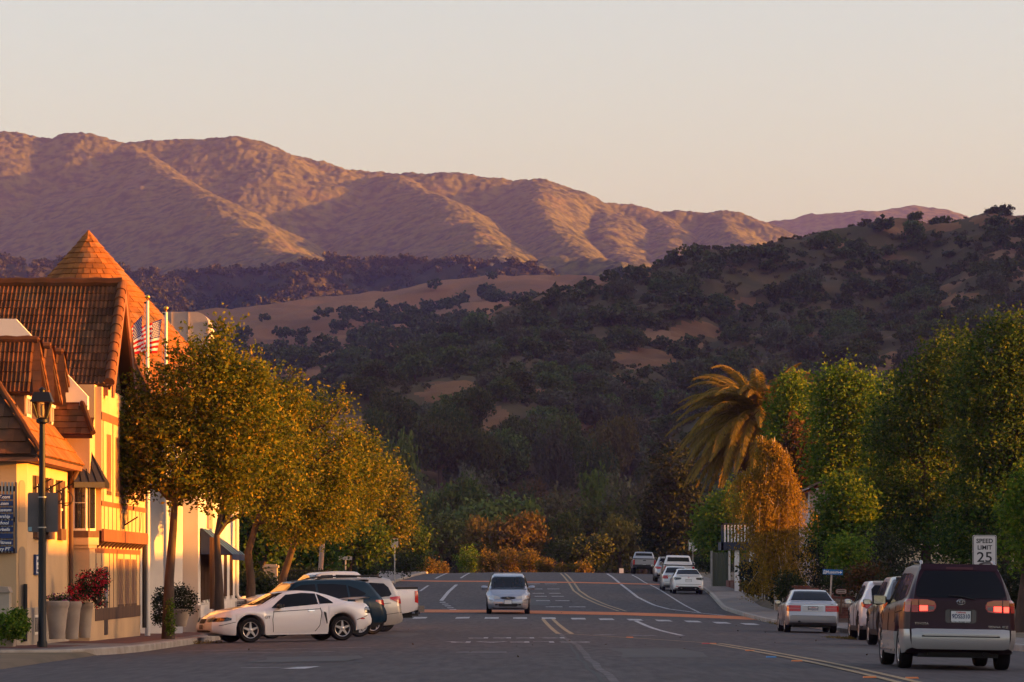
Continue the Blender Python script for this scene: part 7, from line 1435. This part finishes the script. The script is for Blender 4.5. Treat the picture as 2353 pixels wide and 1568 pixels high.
# ------------------------------------------------------------------ valley trees and the woods on the hills
LF_o1 = leafmat('oak leaf dark', (.036, .054, .014), (.088, .104, .028), trans=.2, objvar=.45); LF_o2 = leafmat('oak leaf grey', (.060, .066, .036), (.10, .10, .06), trans=.2, objvar=.3); LF_o3 = leafmat('valley leaf', (.026, .042, .011), (.055, .072, .018), (.085, .08, .02), trans=.35, objvar=.35)
LF_o4 = leafmat('rust oak leaf', (.075, .06, .016), (.12, .085, .02), (.07, .07, .016), trans=.35, objvar=.2); LF_o5 = leafmat('bright valley leaf', (.06, .10, .018), (.09, .13, .025), trans=.35)
def crown_pts(seed, nl, n, size, flat=.7):     # unit crown, radius about 1, base at z=0
    rng = np.random.default_rng(seed); lb = [(0, 0, .95 * flat, .62, .62, .55 * flat)]
    for k in range(nl):
        a = k * 6.283 / nl + rng.uniform(-.4, .4); q = rng.uniform(.35, .62); lb.append((q * math.cos(a), q * math.sin(a), flat * rng.uniform(.55, 1.25), rng.uniform(.32, .48), rng.uniform(.32, .48), flat * rng.uniform(.30, .48)))
    C, o = clusters(lb, n // 6, 6, .06, rng, .6, .2); return leaves(C, size, rng, o, .0, .8)
def trunk_np(): m = MB().tube([(0, 0, -.35), (0, 0, .35), (.05, 0, .9)], [.09, .06, .02], 6, cap=False); m.tube([(0, 0, .3), (.35, .1, .75)], [.04, .015], 5, cap=False); m.tube([(0, 0, .3), (-.3, -.15, .8)], [.04, .015], 5, cap=False); return np.array(m.v), np.array([f for f in m.f if len(f) == 4])
TV, TF = trunk_np()
def oak_mesh(name, seed, n, size, m, flat=.75):
    V, F = crown_pts(seed, 7, n, size, flat); V2 = np.concatenate([V, TV]); F2 = np.concatenate([F, TF + len(V)]); return npmesh(name, V2, F2, None, 'mesh', mats=[m, M_bark], mi=np.concatenate([np.zeros(len(F), int), np.ones(len(TF), int)]))
OAKS = [oak_mesh('oak', 200 + k, 2000, .135, (LF_o1, LF_o1, LF_o1, LF_o2)[k % 4], (.75, .85, .65, .9)[k % 4]) for k in range(4)]
VAL = [oak_mesh('valley_oak', 220 + k, 5200, .085, (LF_o3, LF_o3, LF_o1, LF_o4, LF_o5, LF_o2)[k], (.9, 1.1, .85, .8, 1.1, 1.0)[k]) for k in range(6)]
rr_ = random.Random(21); rng = np.random.default_rng(21)
# trees standing in the valley just past the crest
val = [(1190, 1196, 95, 372, 3, 'big rust-lit oak right beyond the middle of the road crest'), (1110, 1205, 65, 380, 3, 'smaller rust-lit oak left of the big rust-lit oak'), (1378, 1093, 55, 520, 4, 'bright green round tree standing out on the valley floor'), (895, 1033, 70, 560, 2, 'tall brown round tree behind the left street trees'), (1075, 1126, 90, 470, 0, 'broad tree with lit golden top behind the road crest'), (1425, 1205, 80, 385, 3, 'rust-lit oak near the dark conical tree'), (1290, 1196, 55, 400, 0, 'pointed tree with lit golden tips right of the rust-lit oak'), (1340, 1240, 75, 370, 2, 'low dark oak right of centre beyond the crest'), (1085, 1252, 60, 345, 0, 'green rounded bush-like tree just over the crest'), (1010, 1200, 85, 400, 2, 'dark oak left of centre beyond the crest'), (1455, 1140, 60, 470, 5, 'pale grey bare-looking tree left of the conical tree'), (960, 1160, 90, 480, 2, 'dark oak behind the pale sign back')]
for px, pyt, hw, Yt, k, lab in val:
    s = Yt / FPX; x, _, zt_ = P(px, pyt, Yt); R_ = hw * s; zb_ = float(zc(Yt)) - .2; o = link('valley_tree', VAL[k]); fl = (.9, 1.1, .85, .8, 1.1, 1.0)[k]; sz_ = (zt_ - zb_) / (1.45 * fl + .05); o.location = (x, Yt, zb_ + .3 * sz_ * .3); o.scale = (R_, R_, sz_); o.rotation_euler = (0, 0, rr_.uniform(0, 6.28)); tag(o, lab, 'tree', 'valley trees beyond the crest')
for i in range(70):
    Yt = 430 + 5.5 * i + rr_.uniform(-8, 8); px = 850 + (i * 271) % 660 + rr_.uniform(-20, 20); R_ = rr_.uniform(4.2, 7.0); H_ = rr_.uniform(7, 10.5) + (Yt - 430) * .012; o = link('valley_tree', VAL[(0, 2, 1, 2, 5, 0, 2, 3)[i % 8]]); zb_ = max(float(zc(Yt)) - .2, float(hz0(np.array([[P(px, 0, Yt)[0]]]), np.array([[Yt]]))[0, 0]) if Yt > 620 else -99)
    o.location = (P(px, 0, Yt)[0], Yt, zb_); o.scale = (R_, R_, H_ / 1.4); o.rotation_euler = (0, 0, rr_.uniform(0, 6.28)); tag(o, ('front', 'middle', 'back', 'rearmost')[min(3, int((Yt - 425) / 100))] + ' ' + ('olive', 'dark', 'tall green', 'dark', 'greyish', 'olive', 'dark', 'rusty')[i % 8] + ' valley tree ' + next(n_ for lim, n_ in ((980, 'behind the left street trees'), (1110, 'left of the oncoming minivan'), (1230, 'above the oncoming minivan'), (1360, 'above the yellow centre line'), (9999, 'beside the dark conical tree')) if px < lim), 'tree', 'shaded valley wood')
for i, (px, py, Yt, rx, ry) in enumerate(((1120, 1290, 336, 22, 26), (1170, 1285, 338, 30, 28), (1215, 1288, 336, 26, 24), (1250, 1300, 334, 18, 14), (1075, 1285, 340, 26, 30), (1335, 1306, 333, 20, 9), (1290, 1308, 333, 8, 8))):
    shrub('lit_bush', ('tall', 'broad', 'bright', 'low', 'darker green', 'flat', 'tiny')[i] + ' yellow lit bush just over the road crest, ' + ('left part of the clump', 'centre of the clump', 'right part of the clump', 'right end of the clump', 'left end of the clump', 'right of the clump alone', 'between clump and flat bush')[i], [lob(px, py, Yt, rx, ry), lob(px + rx * .4, py + ry * .3, Yt, rx * .6, ry * .6)], LF_yel if i != 4 else LF_liq, 1800, .2, 140 + i, 'lit bushes at the crest', spread=.15)
# hillside oaks
def hill_pts():
    out = []
    def try_(n, pxr, Yr, zf, dens, kind):
        px = rng.uniform(*pxr, n); Yt = np.sqrt(rng.uniform(Yr[0] ** 2, Yr[1] ** 2, n)); X = (px - CX) / FPX * Yt; Z = zf(X, Yt); py = YH - (Z - HC) * FPX / Yt; d = dens(px, py, X, Yt, Z); keep = rng.uniform(size=n) < d
        for a in np.nonzero(keep)[0]: out.append((X[a], Yt[a], Z[a], px[a], py[a], kind))
    def d0(px, py, X, Yt, Z):
        d = np.clip(.55 + .5 * fbm(X, Yt, 90, 3, 41), .06, 1)
        d = np.where(bare(px, py, X, Yt), .02, d)
        cp = np.interp(px, _cx, _cp); d = np.where((px > 930) & (px < 1500) & (py - cp < 12), .04, d); d = np.where((px >= 1500) & (py - cp < 20), .02, d)
        hid = hz1(X, Yt) > Z + 1; d = np.where(hid, 0, d); return np.where(Z < -2, 0, d)
    try_(2600, (650, 2500), (660, 1470), hz0, d0, 0)
    boxes = [(860, 735, 150, 26), (1150, 745, 110, 30), (1010, 705, 60, 14), (620, 790, 95, 24), (560, 800, 60, 35), (1210, 700, 45, 10), (760, 760, 40, 16), (1450, 640, 60, 10), (990, 770, 110, 25), (1140, 690, 30, 14)]
    def d1(px, py, X, Yt, Z):
        d = np.where(py > 812 + 25 * fbm(X, Yt, 160, 2, 43), .9, .012); d = np.where((py > 770) & (px > 820) & (px < 1300), .8, d)
        for cx, cy, rx, ry in boxes: d = np.where(((px - cx) / rx) ** 2 + ((py - cy) / ry) ** 2 < 1, .55, d)
        d = np.where((px > 690) & (px < 960) & (py > 860) & (py < 960), d * .3, d)
        return np.where(hz0(X, Yt) > Z, 0, np.where(Z < -2, 0, d))
    try_(2600, (380, 1560), (1050, 2460), hz1, d1, 1); return out
pts = hill_pts(); M_st = []
def in_view(p): return -40 < p[3] < 2400 and p[4] < 1120
pts = [p + ((2.2 + 3.4 * rr_.random() ** 1.6) * (1.15 if p[5] else 1.0),) for p in pts]; pts.sort(key=lambda p: -(p[6] / p[1]) if in_view(p) else 9)
seen = 0; rest = []
def hill_label(p, grey, big):
    zx = next(n_ for lim, n_ in ((1000, 'left of the road crest'), (1250, 'straight above the road'), (1480, 'above the far parked row'), (1640, 'above the conical tree'), (1800, 'above the palm'), (1960, 'above the bright green trees'), (2150, 'above the slender tree'), (9999, 'above the tallest dark tree')) if p[3] < lim)
    zy = next(n_ for lim, n_ in ((590, 'topmost'), (680, 'high'), (780, 'midway'), (900, 'low'), (9999, 'lowest')) if p[4] < lim)
    return ('large ' if big else 'small ') + ('grey' if grey else 'dark') + ' oak ' + zy + (' on right hill ' if p[5] == 0 else ' on golden hill ') + zx
labs = {0: ('oak or grey scrub tree on the shaded right-hand hillside', 'trees on the shaded right hill'), 1: ('dark oak on the golden grass hill in the middle distance', 'trees on the golden hill')}
for p in pts:
    if seen < 300 and in_view(p):
        ok = rr_.choice((0, 1, 2, 3)) if p[5] == 0 else rr_.choice((0, 1, 2)); o = link('hill_oak', OAKS[ok]); o.location = (p[0], p[1], p[2] + .1); o.scale = (p[6], p[6], p[6] * rr_.uniform(.85, 1.25)); o.rotation_euler = (0, 0, rr_.uniform(0, 6.28)); tag(o, hill_label(p, ok == 3, p[6] > 3.6), 'tree', labs[p[5]][1]); seen += 1
    else: rest.append(p)
def joined(name, plist, nv, n, size, m, seed, smin=1, smax=1):
    base = [crown_pts(seed + k, 6, n, size, .8) for k in range(nv)]; VV = []; FF = []; off = 0
    for i, (x, y, z, s) in enumerate(plist):
        V, F = base[i % nv]; a = i * 2.4; c, s_ = math.cos(a), math.sin(a); Q = V * s; Q = np.stack([Q[:, 0] * c - Q[:, 1] * s_ + x, Q[:, 0] * s_ + Q[:, 1] * c + y, Q[:, 2] + z], 1); VV.append(Q); FF.append(F + off); off += len(Q)
    return stuff(npmesh(name, np.concatenate(VV), np.concatenate(FF), m))
joined('hill_woods', [(p[0], p[1], p[2], p[6]) for p in rest], 4, 300, .30, leafmat('wood leaf', (.034, .050, .014), (.082, .096, .028), trans=.2), 300)
# low chaparral between the oaks
n = 9500; px = rng.uniform(850, 2500, n); Yt = rng.uniform(700, 1480, n); X = (px - CX) / FPX * Yt; Z = hz0(X, Yt); dd = fbm(X, Yt, 45, 3, 51) + .15 * rng.normal(size=n); k = (Z > hz1(X, Yt)) & (Z > 0) & (dd > -.25) & ~bare(px, YH - (Z - HC) * FPX / Yt, X, Yt)
joined('chaparral', [(a, b, c - .2, s) for a, b, c, s in zip(X[k], Yt[k], Z[k], rng.uniform(.9, 2.0, k.sum()))], 4, 48, .6, leafmat('scrub leaf', (.055, .055, .022), (.10, .09, .04), (.14, .125, .075), trans=.15), 320)
# wood along the far ridge, its highest crowns still catching the sun
n = 1500; px = rng.uniform(-60, 1330, n); Yt = rng.uniform(2780, 3190, n); X = (px - CX) / FPX * Yt; Z = hz2(X, Yt)
joined('ridge_wood', [(a, b, c - 1, s) for a, b, c, s in zip(X, Yt, Z, rng.uniform(3.5, 7.0, n))], 4, 110, .42, leafmat('ridge leaf', (.036, .04, .014), (.085, .075, .026), trans=.2), 340)
crx = [p for p in L2[0][0] if 0 <= p[0] <= 1300]; cl = []
for i in range(260):
    px_ = rr_.uniform(0, 1215); py_ = float(np.interp(px_, [c_[0] for c_ in crx], [c_[1] for c_ in crx])); Yc = float(np.interp(px_, [c_[0] for c_ in crx], [c_[2] for c_ in crx])) + rr_.uniform(-25, 10); x_ = P(px_, 0, Yc)[0]; cl.append((x_, Yc, float(hz2(np.array([[x_]]), np.array([[Yc]]))[0, 0]) - .5, rr_.uniform(3, 6.5) * (1.6 if 760 < px_ < 840 else 1)))
joined('ridge_crest_wood', cl, 4, 160, .36, MATS['ridge leaf'], 360)
# single crowns on the skyline of the right hill
for px_, py_, rx, ry, lab in ((2297, 482, 36, 18, 'spreading dark oak on the skyline knoll at far right'), (2103, 492, 20, 12, 'round lone oak on the right skyline'), (2020, 517, 32, 15, 'low dark oak clump left on the right skyline'), (2160, 506, 30, 16, 'dark oak clump between the lone oak and the knoll'), (2200, 512, 22, 14, 'smaller dark oak beside the skyline clump'), (1457, 637, 15, 9, 'small dark oak where the golden hill meets the right hill'), (1412, 641, 11, 7, 'smaller dark oak left of its neighbour on the golden hilltop')):
    Yt = 1436 if px_ > 1600 else 2390; s = Yt / FPX; x, _, z = P(px_, py_ + ry, Yt); o = link('skyline_oak', OAKS[2]); o.location = (x, Yt, z - .8); o.scale = (rx * s, rx * s, 2 * ry * s / 1.05); tag(o, lab, 'tree', 'oaks on the skyline')
# unseen trees added behind the viewer to darken reflections in the car windows
for i, (x, y, s) in enumerate(((-16, -12, 5), (18, -16, 5.5), (-14, -34, 5.5), (15, -38, 6), (-9, -60, 6.5), (8, -62, 6.5), (0, -78, 7), (-24, -50, 7), (26, -52, 7), (20, 12, 4.5), (-19, 14, 4.5), (-30, -25, 6), (33, -20, 6))):
    o = link('unseen_tree', VAL[(2, 0, 1)[i % 3]]); o.location = (x, y, .1); o.scale = (s, s, s * .95); o.rotation_euler = (0, 0, i); tag(o, ('first', 'second', 'third', 'fourth', 'fifth', 'sixth', 'seventh', 'eighth', 'ninth', 'tenth', 'eleventh', 'twelfth', 'thirteenth')[i] + ' leafy tree added behind the viewer to darken reflections, outside the picture', 'tree', 'trees added behind the viewer for reflections')

ORD = 'first second third fourth fifth sixth seventh eighth ninth tenth eleventh twelfth thirteenth fourteenth fifteenth sixteenth seventeenth eighteenth nineteenth twentieth twenty-first twenty-second twenty-third twenty-fourth twenty-fifth twenty-sixth twenty-seventh twenty-eighth twenty-ninth thirtieth thirty-first thirty-second thirty-third thirty-fourth thirty-fifth thirty-sixth thirty-seventh thirty-eighth'.split()
by = {}
for o in bpy.data.objects:
    if o.get('label') and o.get('group') and o.parent is None: by.setdefault(o['label'], []).append(o)
for lb_, os_ in by.items():
    if 1 < len(os_) <= 38:
        for o, n_ in zip(sorted(os_, key=lambda q: q.location.x / q.location.y), ORD): o['label'] = lb_ + ', ' + n_ + ' from left'
# ------------------------------------------------------------------ evening haze: one closed box of thin air
hz = bpy.data.materials.new('haze'); hz.use_nodes = True; n_ = hz.node_tree.nodes; n_.remove(n_['Principled BSDF'])
pv = n_.new('ShaderNodeVolumePrincipled'); pv.inputs['Density'].default_value = HAZE_D; pv.inputs['Color'].default_value = (.33, .32, 1.0, 1)
pv.inputs['Anisotropy'].default_value = .0
hz.node_tree.links.new(pv.outputs[0], n_['Material Output'].inputs['Volume'])
stuff(MB().bb(-9100, 9100, -500, 9400, -30, 760).build('haze', hz))
